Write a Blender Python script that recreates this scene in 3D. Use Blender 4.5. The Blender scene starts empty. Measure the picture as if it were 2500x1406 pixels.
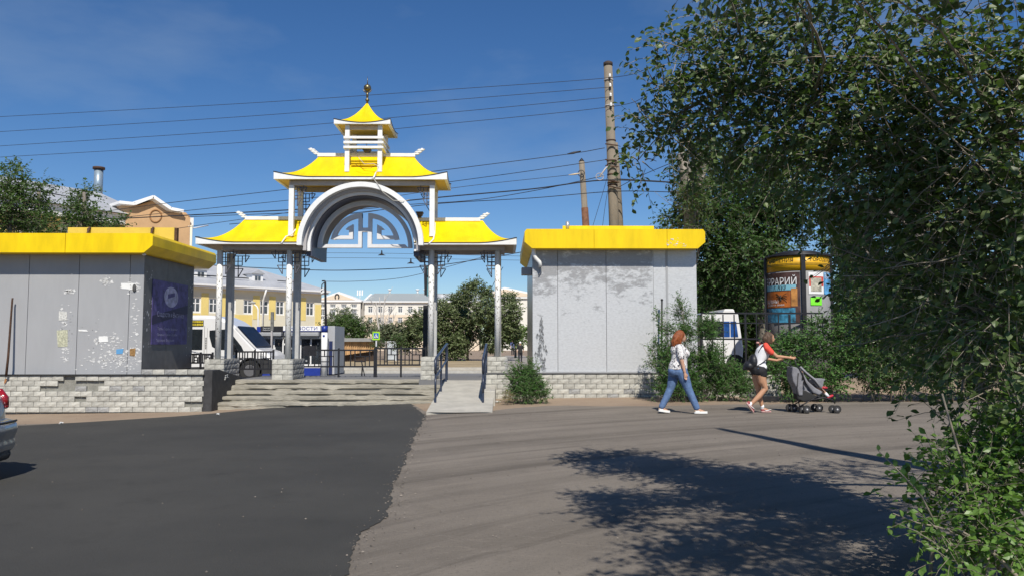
import bpy, bmesh, math, random
import numpy as np
from mathutils import Vector, Matrix, noise as mnoise
R = math.radians
SC = bpy.context.scene
COL = SC.collection
CAMZ = 1.45
FPX = 1950.0            # focal length in photo pixels (2500 wide)
PITCH = math.atan(135 / FPX)
YAW = math.atan(22 / FPX)
# ------------------------------------------------------------------ camera
cam_d = bpy.data.cameras.new('camera'); cam = bpy.data.objects.new('camera', cam_d); COL.objects.link(cam)
cam.location = (0, 0, CAMZ)
cam.rotation_euler = (R(90) + PITCH, 0, -YAW)
cam_d.sensor_width = 36; cam_d.lens = 36 * FPX / 2500; cam_d.clip_end = 3000; cam_d.clip_start = 0.05
SC.camera = cam
# ------------------------------------------------------------------ world, sun, exposure
SUN_EL, SUN_AZ = 48, 7           # az: degrees the sun stands to the right, behind the camera
w = bpy.data.worlds.new('World'); SC.world = w; w.use_nodes = True
nt = w.node_tree; nt.nodes.clear()
sky = nt.nodes.new('ShaderNodeTexSky'); sky.sky_type = 'NISHITA'; sky.sun_disc = False
sky.sun_elevation = R(SUN_EL); sky.sun_rotation = R(180 - SUN_AZ)
sky.air_density = 1.0; sky.dust_density = 0.0; sky.ozone_density = 1.6; sky.altitude = 800
bg = nt.nodes.new('ShaderNodeBackground'); bg.inputs['Strength'].default_value = 0.086
wo = nt.nodes.new('ShaderNodeOutputWorld')
# thin wisps of high cloud
tc = nt.nodes.new('ShaderNodeTexCoord'); mp = nt.nodes.new('ShaderNodeMapping'); mp.inputs['Scale'].default_value = (1.1, 1.1, 3.2)
nz = nt.nodes.new('ShaderNodeTexNoise'); nz.inputs['Scale'].default_value = 2.3; nz.inputs['Detail'].default_value = 7; nz.inputs['Roughness'].default_value = .55
rp = nt.nodes.new('ShaderNodeValToRGB'); rp.color_ramp.elements[0].position = .50; rp.color_ramp.elements[1].position = .95
rp.color_ramp.elements[0].color = (0, 0, 0, 1); rp.color_ramp.elements[1].color = (.42, .42, .42, 1)
mx = nt.nodes.new('ShaderNodeMix'); mx.data_type = 'RGBA'; mx.blend_type = 'MIX'
mx.inputs[7].default_value = (5.0, 6.0, 7.0, 1)
nt.links.new(tc.outputs['Generated'], mp.inputs['Vector']); nt.links.new(mp.outputs['Vector'], nz.inputs['Vector'])
nt.links.new(nz.outputs['Fac'], rp.inputs['Fac']); nt.links.new(rp.outputs['Color'], mx.inputs[0])
hs = nt.nodes.new('ShaderNodeHueSaturation'); hs.inputs['Saturation'].default_value = 1.24
nt.links.new(sky.outputs['Color'], hs.inputs['Color']); tn = nt.nodes.new('ShaderNodeMix'); tn.data_type = 'RGBA'; tn.blend_type = 'MULTIPLY'; tn.inputs[0].default_value = 1; tn.inputs[7].default_value = (.82, .93, 1.10, 1)
nt.links.new(hs.outputs['Color'], tn.inputs[6]); nt.links.new(tn.outputs[2], mx.inputs[6])
nt.links.new(mx.outputs[2], bg.inputs['Color']); nt.links.new(bg.outputs[0], wo.inputs[0])
sd = bpy.data.lights.new('sun', 'SUN'); sd.energy = 5.0; sd.angle = R(.53); sd.color = (1, .94, .84)
sun = bpy.data.objects.new('sun', sd); COL.objects.link(sun)
SDIR = Vector((math.sin(R(SUN_AZ)) * math.cos(R(SUN_EL)), -math.cos(R(SUN_AZ)) * math.cos(R(SUN_EL)), math.sin(R(SUN_EL))))
sun.rotation_euler = SDIR.to_track_quat('Z', 'Y').to_euler(); sun.location = (0, 0, 40)
SC.view_settings.view_transform = 'Standard'; SC.view_settings.look = 'None'
SC.view_settings.exposure = 0.0; SC.view_settings.gamma = 1.0; SC.view_settings.use_curve_mapping = False
SC.cycles.max_bounces = 6; SC.cycles.transparent_max_bounces = 6

# ------------------------------------------------------------------ helpers
_cy, _sy, _cp, _sp = math.cos(YAW), math.sin(YAW), math.cos(PITCH), math.sin(PITCH)
def ray(px, py):
    a = (px - 1250) / FPX; b = (703 - py) / FPX
    # camera axes: right (cy,-sy,0); forward (sy*cp, cy*cp, sp); up (-sy*sp,-cy*sp,cp)
    return Vector((_cy * a + _sy * _cp - _sy * _sp * b, -_sy * a + _cy * _cp - _cy * _sp * b, _sp + _cp * b))
def at(px, py, Y):
    """the place seen at that spot of the photograph, on the upright plane y = Y"""
    d = ray(px, py); k = Y / d.y
    return Vector((d.x * k, Y, CAMZ + d.z * k))
def ax(px, Y): return at(px, 838, Y).x
def az(py, Y, px=1000): return at(px, py, Y).z
def interp(x, pts):
    if x <= pts[0][0]: return pts[0][1]
    for (a, fa), (b, fb) in zip(pts, pts[1:]):
        if x <= b: return fa + (fb - fa) * (x - a) / (b - a)
    return pts[-1][1]
GX = [(-30, -.5), (-7.5, -.21), (-2.2, -.06), (-1, .01), (3, .06), (8, .1), (40, .3)]
def G(x, y):
    g1 = interp(x, GX)
    k = min(max((y - 8) / 10, 0), 1); k = k * k * (3 - 2 * k)
    near = g1 * k
    if y <= 20.9: return near
    far = interp(y, [(20.9, .40), (25, .40), (29, .2), (80, .1), (120, .1), (400, -.5), (3000, -8)])
    if y >= 21.6: return far
    t = (y - 20.9) / .7
    return near * (1 - t) + far * t

# ---- materials
_mats = {}
def mat(name, col, rough=.6, metal=0.0, var=.08, nscale=6.0, bump=.0, bscale=60.0, spec=.5, col2=None, detail=4, stretch=None, island=0.0, emit=None, fac=(.35, .65), coat=0.0):
    if name in _mats: return _mats[name]
    m = bpy.data.materials.new(name); m.use_nodes = True; _mats[name] = m
    n = m.node_tree; b = n.nodes['Principled BSDF']
    b.inputs['Roughness'].default_value = rough; b.inputs['Metallic'].default_value = metal
    b.inputs['Specular IOR Level'].default_value = spec
    if coat: b.inputs['Coat Weight'].default_value = coat
    tc = n.nodes.new('ShaderNodeTexCoord'); mp = n.nodes.new('ShaderNodeMapping')
    if stretch: mp.inputs['Scale'].default_value = stretch
    n.links.new(tc.outputs['Object'], mp.inputs['Vector'])
    nz = n.nodes.new('ShaderNodeTexNoise'); nz.inputs['Scale'].default_value = nscale; nz.inputs['Detail'].default_value = detail; nz.inputs['Roughness'].default_value = .65
    n.links.new(mp.outputs['Vector'], nz.inputs['Vector'])
    rp = n.nodes.new('ShaderNodeValToRGB')
    c1 = tuple(c * (1 - var) for c in col); c2 = tuple(min(c * (1 + var), 1) for c in col) if col2 is None else col2
    rp.color_ramp.elements[0].position = fac[0]; rp.color_ramp.elements[1].position = fac[1]
    rp.color_ramp.elements[0].color = (*c1, 1); rp.color_ramp.elements[1].color = (*c2, 1)
    n.links.new(nz.outputs['Fac'], rp.inputs['Fac'])
    out = rp.outputs['Color']
    if island:
        g = n.nodes.new('ShaderNodeNewGeometry'); oi = n.nodes.new('ShaderNodeObjectInfo')
        ad = n.nodes.new('ShaderNodeMath'); ad.operation = 'ADD'; fr = n.nodes.new('ShaderNodeMath'); fr.operation = 'FRACT'
        n.links.new(g.outputs['Random Per Island'], ad.inputs[0]); n.links.new(oi.outputs['Random'], ad.inputs[1]); n.links.new(ad.outputs[0], fr.inputs[0])
        mr = n.nodes.new('ShaderNodeMapRange'); mr.inputs['To Min'].default_value = 1 - island; mr.inputs['To Max'].default_value = 1 + island
        n.links.new(fr.outputs[0], mr.inputs['Value'])
        vm = n.nodes.new('ShaderNodeVectorMath'); vm.operation = 'SCALE'
        n.links.new(out, vm.inputs[0]); n.links.new(mr.outputs['Result'], vm.inputs['Scale']); out = vm.outputs['Vector']
    n.links.new(out, b.inputs['Base Color'])
    if bump:
        bz = n.nodes.new('ShaderNodeTexNoise'); bz.inputs['Scale'].default_value = bscale; bz.inputs['Detail'].default_value = 5
        n.links.new(mp.outputs['Vector'], bz.inputs['Vector'])
        bp = n.nodes.new('ShaderNodeBump'); bp.inputs['Strength'].default_value = min(bump, 1); bp.inputs['Distance'].default_value = .02
        n.links.new(bz.outputs['Fac'], bp.inputs['Height']); n.links.new(bp.outputs['Normal'], b.inputs['Normal'])
    if emit: b.inputs['Emission Color'].default_value = (*emit, 1); b.inputs['Emission Strength'].default_value = 1
    return m
def leafmat(name, col, col2, rough=.42, trans=.25, tcol=(.12, .25, .03), var=.35):
    if name in _mats: return _mats[name]
    m = bpy.data.materials.new(name); m.use_nodes = True; _mats[name] = m
    n = m.node_tree; b = n.nodes['Principled BSDF']; o = n.nodes['Material Output']
    b.inputs['Roughness'].default_value = rough; b.inputs['Specular IOR Level'].default_value = .45
    g = n.nodes.new('ShaderNodeNewGeometry'); oi = n.nodes.new('ShaderNodeObjectInfo')
    ad = n.nodes.new('ShaderNodeMath'); ad.operation = 'ADD'; fr = n.nodes.new('ShaderNodeMath'); fr.operation = 'FRACT'
    n.links.new(g.outputs['Random Per Island'], ad.inputs[0]); n.links.new(oi.outputs['Random'], ad.inputs[1]); n.links.new(ad.outputs[0], fr.inputs[0])
    rp = n.nodes.new('ShaderNodeValToRGB'); e = rp.color_ramp.elements
    e[0].color = (*[c * (1 - var) for c in col], 1); e[1].color = (*col2, 1); e.new(.5).color = (*col, 1)
    n.links.new(fr.outputs[0], rp.inputs['Fac']); n.links.new(rp.outputs['Color'], b.inputs['Base Color'])
    t = n.nodes.new('ShaderNodeBsdfTranslucent'); t.inputs['Color'].default_value = (*tcol, 1)
    mix = n.nodes.new('ShaderNodeMixShader'); mix.inputs[0].default_value = trans
    n.links.new(b.outputs[0], mix.inputs[1]); n.links.new(t.outputs[0], mix.inputs[2]); n.links.new(mix.outputs[0], o.inputs['Surface'])
    return m

# ---- objects
_world_root = {}
def link(o, parent=None):
    COL.objects.link(o)
    if parent is not None:
        o.parent = parent
        if parent.name in _world_root:
            o.matrix_parent_inverse = Matrix.Translation(-_world_root[parent.name])
    return o
def tag(o, label=None, cat=None, group=None, kind=None):
    if label: o['label'] = label
    if cat: o['category'] = cat
    if group: o['group'] = group
    if kind: o['kind'] = kind
    return o
def thing(name, label, cat, loc, group=None, rotz=0, local=False):
    """Empty at the thing's base; parts are written in world coordinates unless local"""
    o = bpy.data.objects.new(name, None); COL.objects.link(o); o.location = loc; o.rotation_euler = (0, 0, rotz)
    o.empty_display_size = .3
    if not local: _world_root[o.name] = Vector(loc)
    return tag(o, label, cat, group)
def mobj(name, me, parent=None, m=None):
    if m is not None and len(me.materials) == 0: me.materials.append(m)
    return link(bpy.data.objects.new(name, me), parent)

class MB:
    def __init__(s): s.v = []; s.f = []; s.sm = []
    def add(s, vs, fs, smooth=False):
        o = len(s.v); s.v += [tuple(v) for v in vs]
        s.f += [tuple(i + o for i in f) for f in fs]; s.sm += [smooth] * len(fs); return s
    def box(s, x0, x1, y0, y1, z0, z1):
        vs = [(x, y, z) for z in (z0, z1) for y in (y0, y1) for x in (x0, x1)]
        return s.add(vs, [(0, 2, 3, 1), (4, 5, 7, 6), (0, 1, 5, 4), (2, 6, 7, 3), (0, 4, 6, 2), (1, 3, 7, 5)])
    def obox(s, c, M, hx, hy, hz):
        vs = [Vector(c) + M @ Vector((x * hx, y * hy, z * hz)) for z in (-1, 1) for y in (-1, 1) for x in (-1, 1)]
        return s.add(vs, [(0, 2, 3, 1), (4, 5, 7, 6), (0, 1, 5, 4), (2, 6, 7, 3), (0, 4, 6, 2), (1, 3, 7, 5)])
    def bar(s, a, b, w, h=None, up=(0, 0, 1)):
        a = Vector(a); b = Vector(b); d = b - a; L = d.length
        if L < 1e-6: return s
        d.normalize(); u = Vector(up)
        if abs(d.dot(u)) > .99: u = Vector((0, 1, 0))
        sx = d.cross(u).normalized(); u = sx.cross(d)
        M = Matrix((sx, d, u)).transposed()
        return s.obox((a + b) / 2, M, w / 2, L / 2, (h or w) / 2)
    def tube(s, pts, r, n=8, caps=True, smooth=True):
        pts = [Vector(p) for p in pts]; rs = r if isinstance(r, (list, tuple)) else [r] * len(pts)
        vs = []; fs = []; prev = None
        for i, p in enumerate(pts):
            d = (pts[min(i + 1, len(pts) - 1)] - pts[max(i - 1, 0)])
            d = d.normalized() if d.length > 1e-9 else Vector((0, 0, 1))
            if prev is None:
                u = Vector((0, 0, 1)) if abs(d.z) < .9 else Vector((0, 1, 0))
                a = d.cross(u).normalized()
            else:
                a = (prev - d * prev.dot(d))
                a = a.normalized() if a.length > 1e-6 else d.orthogonal().normalized()
            prev = a; b = d.cross(a)
            for k in range(n):
                t = 2 * math.pi * k / n
                vs.append(p + (a * math.cos(t) + b * math.sin(t)) * rs[i])
        for i in range(len(pts) - 1):
            for k in range(n):
                k2 = (k + 1) % n
                fs.append((i * n + k, (i + 1) * n + k, (i + 1) * n + k2, i * n + k2))
        s.add(vs, fs, smooth)
        if caps:
            o = len(s.v) - len(vs)
            s.f.append(tuple(o + k for k in range(n))); s.f.append(tuple(o + (len(pts) - 1) * n + n - 1 - k for k in range(n))); s.sm += [False, False]
        return s
    def cyl(s, c, r, h, n=16, r2=None): return s.tube([c, (c[0], c[1], c[2] + h)], [r, r if r2 is None else r2], n)
    def prism(s, poly, y0, y1, smooth=False):
        """poly: (x,z) points, extruded along y"""
        n = len(poly); vs = [(x, y0, z) for x, z in poly] + [(x, y1, z) for x, z in poly]
        ar = sum(poly[i][0] * poly[(i + 1) % n][1] - poly[(i + 1) % n][0] * poly[i][1] for i in range(n))
        f0 = tuple(range(n)); f1 = tuple(range(2 * n - 1, n - 1, -1))
        fs = [f0, f1] + [(i, i + n, (i + 1) % n + n, (i + 1) % n) for i in range(n)]
        if ar < 0: fs = [tuple(reversed(f)) for f in fs]
        s.add(vs, fs, smooth)
        if smooth: s.sm[-len(fs)] = False; s.sm[-len(fs) + 1] = False
        return s
    def prismz(s, poly, z0, z1):
        n = len(poly); vs = [(x, y, z0) for x, y in poly] + [(x, y, z1) for x, y in poly]
        return s.add(vs, [tuple(range(n - 1, -1, -1)), tuple(range(n, 2 * n))] + [(i, (i + 1) % n, (i + 1) % n + n, i + n) for i in range(n)])
    def lathe(s, c, prof, n=20):
        vs = []; fs = []
        for r, z in prof:
            for k in range(n):
                t = 2 * math.pi * k / n; vs.append((c[0] + r * math.cos(t), c[1] + r * math.sin(t), c[2] + z))
        for i in range(len(prof) - 1):
            for k in range(n):
                k2 = (k + 1) % n; fs.append((i * n + k, i * n + k2, (i + 1) * n + k2, (i + 1) * n + k))
        s.add(vs, fs, True)
        o = len(s.v) - len(vs)
        s.f.append(tuple(o + n - 1 - k for k in range(n))); s.f.append(tuple(o + (len(prof) - 1) * n + k for k in range(n))); s.sm += [False, False]
        return s
    def ball(s, c, r, n=12, m=8):
        r = r if isinstance(r, (tuple, list)) else (r, r, r)
        vs = []; fs = []
        for i in range(m + 1):
            ph = math.pi * i / m
            for k in range(n):
                t = 2 * math.pi * k / n
                vs.append((c[0] + r[0] * math.sin(ph) * math.cos(t), c[1] + r[1] * math.sin(ph) * math.sin(t), c[2] - r[2] * math.cos(ph)))
        for i in range(m):
            for k in range(n):
                k2 = (k + 1) % n; fs.append((i * n + k, i * n + k2, (i + 1) * n + k2, (i + 1) * n + k))
        return s.add(vs, fs, True)
    def wheel(s, c, r, w, n=20, prof=None):
        """disc about the y axis"""
        vs = []; fs = []; prof = prof or [(r * .9, -w / 2), (r, -w * .3), (r, w * .3), (r * .9, w / 2)]
        for q, y in prof:
            for k in range(n):
                t = 2 * math.pi * k / n; vs.append((c[0] + q * math.cos(t), c[1] + y, c[2] + q * math.sin(t)))
        for i in range(len(prof) - 1):
            for k in range(n):
                k2 = (k + 1) % n; fs.append((i * n + k, (i + 1) * n + k, (i + 1) * n + k2, i * n + k2))
        s.add(vs, fs, False); o = len(s.v) - len(vs)
        s.f.append(tuple(o + k for k in range(n))); s.f.append(tuple(o + (len(prof) - 1) * n + n - 1 - k for k in range(n))); s.sm += [False, False]
        return s
    def mesh(s, name):
        me = bpy.data.meshes.new(name); me.from_pydata(s.v, [], s.f)
        me.polygons.foreach_set('use_smooth', s.sm); me.update(); return me
    def build(s, name, m, parent=None, bevel=0.0, weld=False):
        me = s.mesh(name)
        if weld:
            bm = bmesh.new(); bm.from_mesh(me); bmesh.ops.remove_doubles(bm, verts=bm.verts, dist=1e-5); bmesh.ops.recalc_face_normals(bm, faces=bm.faces); bm.to_mesh(me); bm.free()
        o = mobj(name, me, parent, m)
        if bevel:
            b = o.modifiers.new('bevel', 'BEVEL'); b.width = bevel; b.segments = 2; b.limit_method = 'ANGLE'; b.angle_limit = R(40)
        return o
def npmesh(name, V, F, smooth=False):
    V = np.asarray(V, dtype=np.float32); F = np.asarray(F, dtype=np.int32); k = F.shape[1]
    me = bpy.data.meshes.new(name); me.vertices.add(len(V)); me.vertices.foreach_set('co', V.ravel())
    me.loops.add(F.size); me.loops.foreach_set('vertex_index', F.ravel())
    me.polygons.add(len(F)); me.polygons.foreach_set('loop_start', np.arange(0, F.size, k, dtype=np.int32))
    me.polygons.foreach_set('loop_total', np.full(len(F), k, dtype=np.int32))
    me.polygons.foreach_set('use_smooth', np.full(len(F), smooth)); me.update(calc_edges=True); return me
def text_obj(name, s, m, parent, c, w, h, rot=(R(90), 0, 0), bend=None, depth=.0, shear=0, local=False):
    cu = bpy.data.curves.new('lettering', 'FONT'); cu.body = s; cu.size = 1; cu.align_x = 'CENTER'; cu.align_y = 'CENTER'; cu.resolution_u = 2; cu.extrude = depth; cu.shear = shear
    t = bpy.data.objects.new('tmp', cu); COL.objects.link(t)
    dg = bpy.context.evaluated_depsgraph_get(); me = bpy.data.meshes.new_from_object(t.evaluated_get(dg))
    bpy.data.objects.remove(t); bpy.data.curves.remove(cu)
    xs = [v.co.x for v in me.vertices] or [0, 1]; ys = [v.co.y for v in me.vertices] or [0, 1]
    cx = (min(xs) + max(xs)) / 2; cyy = (min(ys) + max(ys)) / 2; kx = w / max(max(xs) - min(xs), 1e-4); ky = h / max(max(ys) - min(ys), 1e-4)
    M = Matrix.Rotation(rot[2], 3, 'Z') @ Matrix.Rotation(rot[0], 3, 'X')
    for v in me.vertices:
        p = Vector(((v.co.x - cx) * kx, (v.co.y - cyy) * ky, v.co.z))
        if bend:   # (axis x, axis y, radius): wrap round an upright cylinder
            a = bend[3] + p.x / bend[2]; v.co = (bend[0] + math.sin(a) * bend[2], bend[1] - math.cos(a) * bend[2], c[2] + p.y)
        else: v.co = M @ p + Vector(c)
    me.update(); me.materials.clear()
    return mobj(name, me, parent, m)
def evaluated(o, name, m=None, parent=None):
    """replace an object by the mesh its modifiers make"""
    dg = bpy.context.evaluated_depsgraph_get(); me = bpy.data.meshes.new_from_object(o.evaluated_get(dg))
    old = o.data; bpy.data.objects.remove(o); bpy.data.meshes.remove(old)
    me.materials.clear(); me.polygons.foreach_set('use_smooth', [True] * len(me.polygons)); me.update()
    return mobj(name, me, parent, m)
rnd = random.Random(7)
# ---- common materials
M_yel = mat('yellow_sheet', (.84, .585, .0), .45, var=.12, nscale=1.8, spec=.35, detail=9, stretch=(1.6, 1, .4))
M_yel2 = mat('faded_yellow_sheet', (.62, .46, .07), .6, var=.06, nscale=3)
M_white = mat('white_paint', (.80, .80, .78), .5, var=.06, nscale=5)
M_wht2 = mat('weathered_white_paint', (.70, .69, .64), .6, var=.12, nscale=9, detail=8)
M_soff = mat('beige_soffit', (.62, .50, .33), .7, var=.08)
M_dk = mat('black_edge_strip', (.02, .02, .02), .5)
M_beam = mat('grey_beam_paint', (.42, .40, .40), .6, var=.08)
M_black = mat('black_steel_paint', (.018, .018, .022), .45, var=.2, spec=.4)
M_blue_rail = mat('blue_black_steel_paint', (.03, .04, .07), .35, var=.2)
M_conc = mat('worn_concrete', (.30, .29, .245), .9, var=.22, nscale=5, detail=8, bump=.5, bscale=40)
M_conc2 = mat('pale_ramp_concrete', (.43, .41, .36), .9, var=.12, nscale=3, detail=8, bump=.3, bscale=60)
M_brick = mat('white_split_brick', (.43, .42, .375), .9, var=.22, nscale=5, detail=9, island=.17, bump=.35, bscale=30)
M_brickg = mat('grey_split_brick', (.33, .33, .32), .9, var=.2, nscale=9, detail=6, island=.12, bump=.6, bscale=25)
M_mort = mat('grey_mortar', (.25, .245, .215), .95, var=.18, nscale=8, bump=.5)
M_darkstone = mat('dark_split_stone', (.13, .13, .13), .9, var=.35, nscale=9, detail=6, bump=.8, bscale=30)
M_blackwall = mat('black_painted_render', (.045, .045, .047), .8, var=.3, nscale=5, detail=8, bump=.5)
M_glass = mat('dark_glass', (.02, .025, .03), .08, var=.2, spec=.8)
M_bark = mat('grey_bark', (.16, .14, .115), .9, var=.3, nscale=14, stretch=(1, 1, .3), bump=1, bscale=30)
M_twig = mat('pale_twig_bark', (.25, .215, .165), .8, var=.3, nscale=10)
M_rust = mat('rusty_iron', (.07, .035, .02), .8, var=.4, nscale=20)
# ================================================================== GROUND, ROADS
def road_mat(name, col, col2, patch, bump, speck=.25, tracks=False, grit=(.35, .33, .3)):
    m = bpy.data.materials.new(name); m.use_nodes = True; _mats[name] = m
    n = m.node_tree; b = n.nodes['Principled BSDF']; b.inputs['Roughness'].default_value = .88; b.inputs['Specular IOR Level'].default_value = .25
    tc = n.nodes.new('ShaderNodeTexCoord'); L = n.links.new
    def noise(sc, det=6, rough=.6, scale=None, dist=0):
        q = n.nodes.new('ShaderNodeTexNoise'); q.inputs['Scale'].default_value = sc; q.inputs['Detail'].default_value = det; q.inputs['Roughness'].default_value = rough; q.inputs['Distortion'].default_value = dist
        if scale:
            mp = n.nodes.new('ShaderNodeMapping'); mp.inputs['Scale'].default_value = scale; L(tc.outputs['Object'], mp.inputs[0]); L(mp.outputs[0], q.inputs['Vector'])
        else: L(tc.outputs['Object'], q.inputs['Vector'])
        return q
    def ramp(src, p0, p1, c0, c1):
        r = n.nodes.new('ShaderNodeValToRGB'); e = r.color_ramp.elements; e[0].position = p0; e[1].position = p1; e[0].color = (*c0, 1); e[1].color = (*c1, 1); L(src, r.inputs[0]); return r.outputs[0]
    def mix(f, a, bb, mode='MIX', k=None):
        q = n.nodes.new('ShaderNodeMix'); q.data_type = 'RGBA'; q.blend_type = mode
        if f is None: q.inputs[0].default_value = k
        else: L(f, q.inputs[0])
        for s, i in ((a, 6), (bb, 7)):
            if isinstance(s, tuple): q.inputs[i].default_value = (*s, 1)
            else: L(s, q.inputs[i])
        return q.outputs[2]
    base = ramp(noise(.35, 8, .6).outputs[0], .38, .62, col, col2)
    if tracks:   # tyre-polished bands sweeping round in wide arcs
        pos = n.nodes.new('ShaderNodeVectorMath'); pos.operation = 'SUBTRACT'; pos.inputs[1].default_value = (12, -6, 0); L(tc.outputs['Object'], pos.inputs[0])
        sp_ = n.nodes.new('ShaderNodeSeparateXYZ'); L(pos.outputs[0], sp_.inputs[0])
        ln = n.nodes.new('ShaderNodeVectorMath'); ln.operation = 'LENGTH'; L(pos.outputs[0], ln.inputs[0])
        at2 = n.nodes.new('ShaderNodeMath'); at2.operation = 'ARCTAN2'; L(sp_.outputs['Y'], at2.inputs[0]); L(sp_.outputs['X'], at2.inputs[1])
        am = n.nodes.new('ShaderNodeMath'); am.operation = 'MULTIPLY'; am.inputs[1].default_value = 1.15; L(at2.outputs[0], am.inputs[0])
        cb = n.nodes.new('ShaderNodeCombineXYZ'); L(ln.outputs['Value'], cb.inputs['X']); L(am.outputs[0], cb.inputs['Y'])
        def arcn(sc, det, dist):
            q = n.nodes.new('ShaderNodeTexNoise'); q.inputs['Scale'].default_value = sc; q.inputs['Detail'].default_value = det; q.inputs['Roughness'].default_value = .6; q.inputs['Distortion'].default_value = dist; L(cb.outputs[0], q.inputs['Vector']); return q.outputs[0]
        base = mix(ramp(arcn(1.2, 7, .1), .47, .66, (0, 0, 0), (.7, .7, .7)), base, tuple(c * .62 for c in col))
        base = mix(ramp(arcn(3.3, 6, .1), .54, .66, (0, 0, 0), (.6, .6, .6)), base, tuple(c * .55 for c in col))
        base = mix(ramp(arcn(2.2, 7, .1), .56, .66, (0, 0, 0), (.6, .6, .6)), base, tuple(c * 1.3 for c in col))
        cr = noise(2.0, 3, .5, (.25, .9, 1), 1.5); ce = ramp(cr.outputs[0], .495, .505, (0, 0, 0), (.5, .5, .5)); ce2 = ramp(cr.outputs[0], .505, .512, (1, 1, 1), (0, 0, 0))
        base = mix(mix(None, ce, ce2, 'MULTIPLY', 1.0), base, tuple(c * 1.35 for c in col))
    base = mix(ramp(noise(1.7, 6, .7).outputs[0], .55, .75, (0, 0, 0), (patch,) * 3), base, tuple(c * .6 for c in col))
    g = noise(48, 3, .75); sp = ramp(g.outputs[0], .60, .72, (0, 0, 0), (.8, .8, .8)); base = mix(sp, base, grit) if speck > .2 else base
    g2 = noise(33, 4, .75); base = mix(ramp(g2.outputs[0], .3, .48, (speck,) * 3, (0, 0, 0)), base, tuple(c * .45 for c in col))
    L(base, b.inputs['Base Color'])
    bz = noise(70, 4, .7); bp = n.nodes.new('ShaderNodeBump'); bp.inputs['Strength'].default_value = bump; bp.inputs['Distance'].default_value = .012; L(bz.outputs[0], bp.inputs['Height']); L(bp.outputs[0], b.inputs['Normal'])
    return m
M_old = road_mat('old_brownish_asphalt', (.20, .174, .146), (.235, .206, .174), .5, 1.0, .5, tracks=True, grit=(.30, .27, .24))
M_new = road_mat('new_dark_asphalt', (.048, .0475, .045), (.064, .0625, .058), .45, .6, .2)
M_sand = road_mat('trodden_sandy_dirt', (.27, .20, .145), (.33, .255, .185), .4, .8, .4, grit=(.42, .36, .3))
M_dry = road_mat('dry_yellow_ground', (.33, .26, .16), (.40, .32, .20), .4, .5, .4, grit=(.45, .38, .28))
M_plaza = road_mat('grey_plaza_asphalt', (.17, .17, .175), (.20, .20, .205), .3, .4, .2)
M_path = road_mat('grey_path', (.30, .27, .24), (.34, .31, .28), .3, .4, .3)

def sheet(name, rows, m, dz, jit=None, zf=None):
    """rows: (y, x_left, x_right); a sheet that follows the ground"""
    V = []; F = []; n = 24; zf = zf or G
    for y, a, b in rows:
        for k in range(n + 1):
            x = a + (b - a) * k / n; V.append((x, y, zf(x, y) + dz))
    for i in range(len(rows) - 1):
        for k in range(n):
            o = i * (n + 1) + k; F.append((o, o + 1, o + n + 2, o + n + 1))
    o = mobj(name, npmesh(name, V, F, True), None, m); o['kind'] = 'structure'; return o
# base ground: one sheet to the horizon, finer close by
xs = [-1500, -600, -250, -120, -60, -30] + [-20 + i for i in range(41)] + [30, 60, 120, 250, 600, 1500]
ys = [-400, -60, -20] + [-6 + i * .75 for i in range(45)] + [28, 29, 31, 35, 42, 50, 60, 80, 100, 120, 160, 250, 400, 1000, 2800]
V = [(x, y, G(x, y) - .008) for y in ys for x in xs]
F = [(j * len(xs) + i, j * len(xs) + i + 1, (j + 1) * len(xs) + i + 1, (j + 1) * len(xs) + i) for j in range(len(ys) - 1) for i in range(len(xs) - 1)]
g = mobj('ground', npmesh('ground', V, F, True), None, M_sand); g['kind'] = 'structure'
fr = lambda a, b, n: [a + (b - a) * i / n for i in range(n + 1)]
# old asphalt: northern edge follows the sandy strip
def north(x): return interp(x, [(-30, 15.6), (-9.5, 17.0), (-5.6, 19.9), (-2.3, 20.2), (-1.6, 17.3), (-.3, 17.3), (1, 18.3), (4, 17.9), (8, 18.5), (14, 18.6), (30, 19)]) + .12 * math.sin(x * 1.7) + .06 * math.sin(x * 5.1)
V = []; F = []; cols = fr(-30, 30, 240); nr = 60
for x in cols:
    yn = north(x)
    for k in range(nr + 1):
        y = -40 + (yn + 40) * (k / nr) ** .35 if k else -40
        V.append((x, y, G(x, y) + .000))
for i in range(len(cols) - 1):
    for k in range(nr): o = i * (nr + 1) + k; F.append((o, o + nr + 1, o + nr + 2, o + 1))
o = mobj('old_road', npmesh('old_road', V, F, True), None, M_old); o['kind'] = 'structure'
# new asphalt on the left with a ragged edge
def newx(y):
    pts = [(-40, 2.0), (3.5, -.75), (5.0, ax(842, 5)), (6.3, ax(905, 6.6)), (6.85, ax(945, 6.65)), (8.0, ax(960, 8)), (10.8, ax(1000, 10.8)), (13.4, ax(1020, 13.4)), (16.6, ax(1043, 16.6)), (17.3, -1.75), (20.2, -2.3)]
    return interp(y, pts) + .05 * mnoise.noise((y * 2.2, 0, 0)) + .03 * mnoise.noise((y * 9, 3, 0)) + .015 * mnoise.noise((y * 25, 3, 0))
rows = []
for y in fr(-40, 2, 12) + fr(2.15, 20.25, 320):
    xl = interp(y, [(14.6, -30), (16.6, -9.8), (18.9, -6.9), (19.8, -6.2), (20.25, -5.8)])
    if y > 19.2: pass
    rows.append((y, min(xl, newx(y) - .1), newx(y)))
sheet('new_road', rows, M_new, .006)
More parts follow.
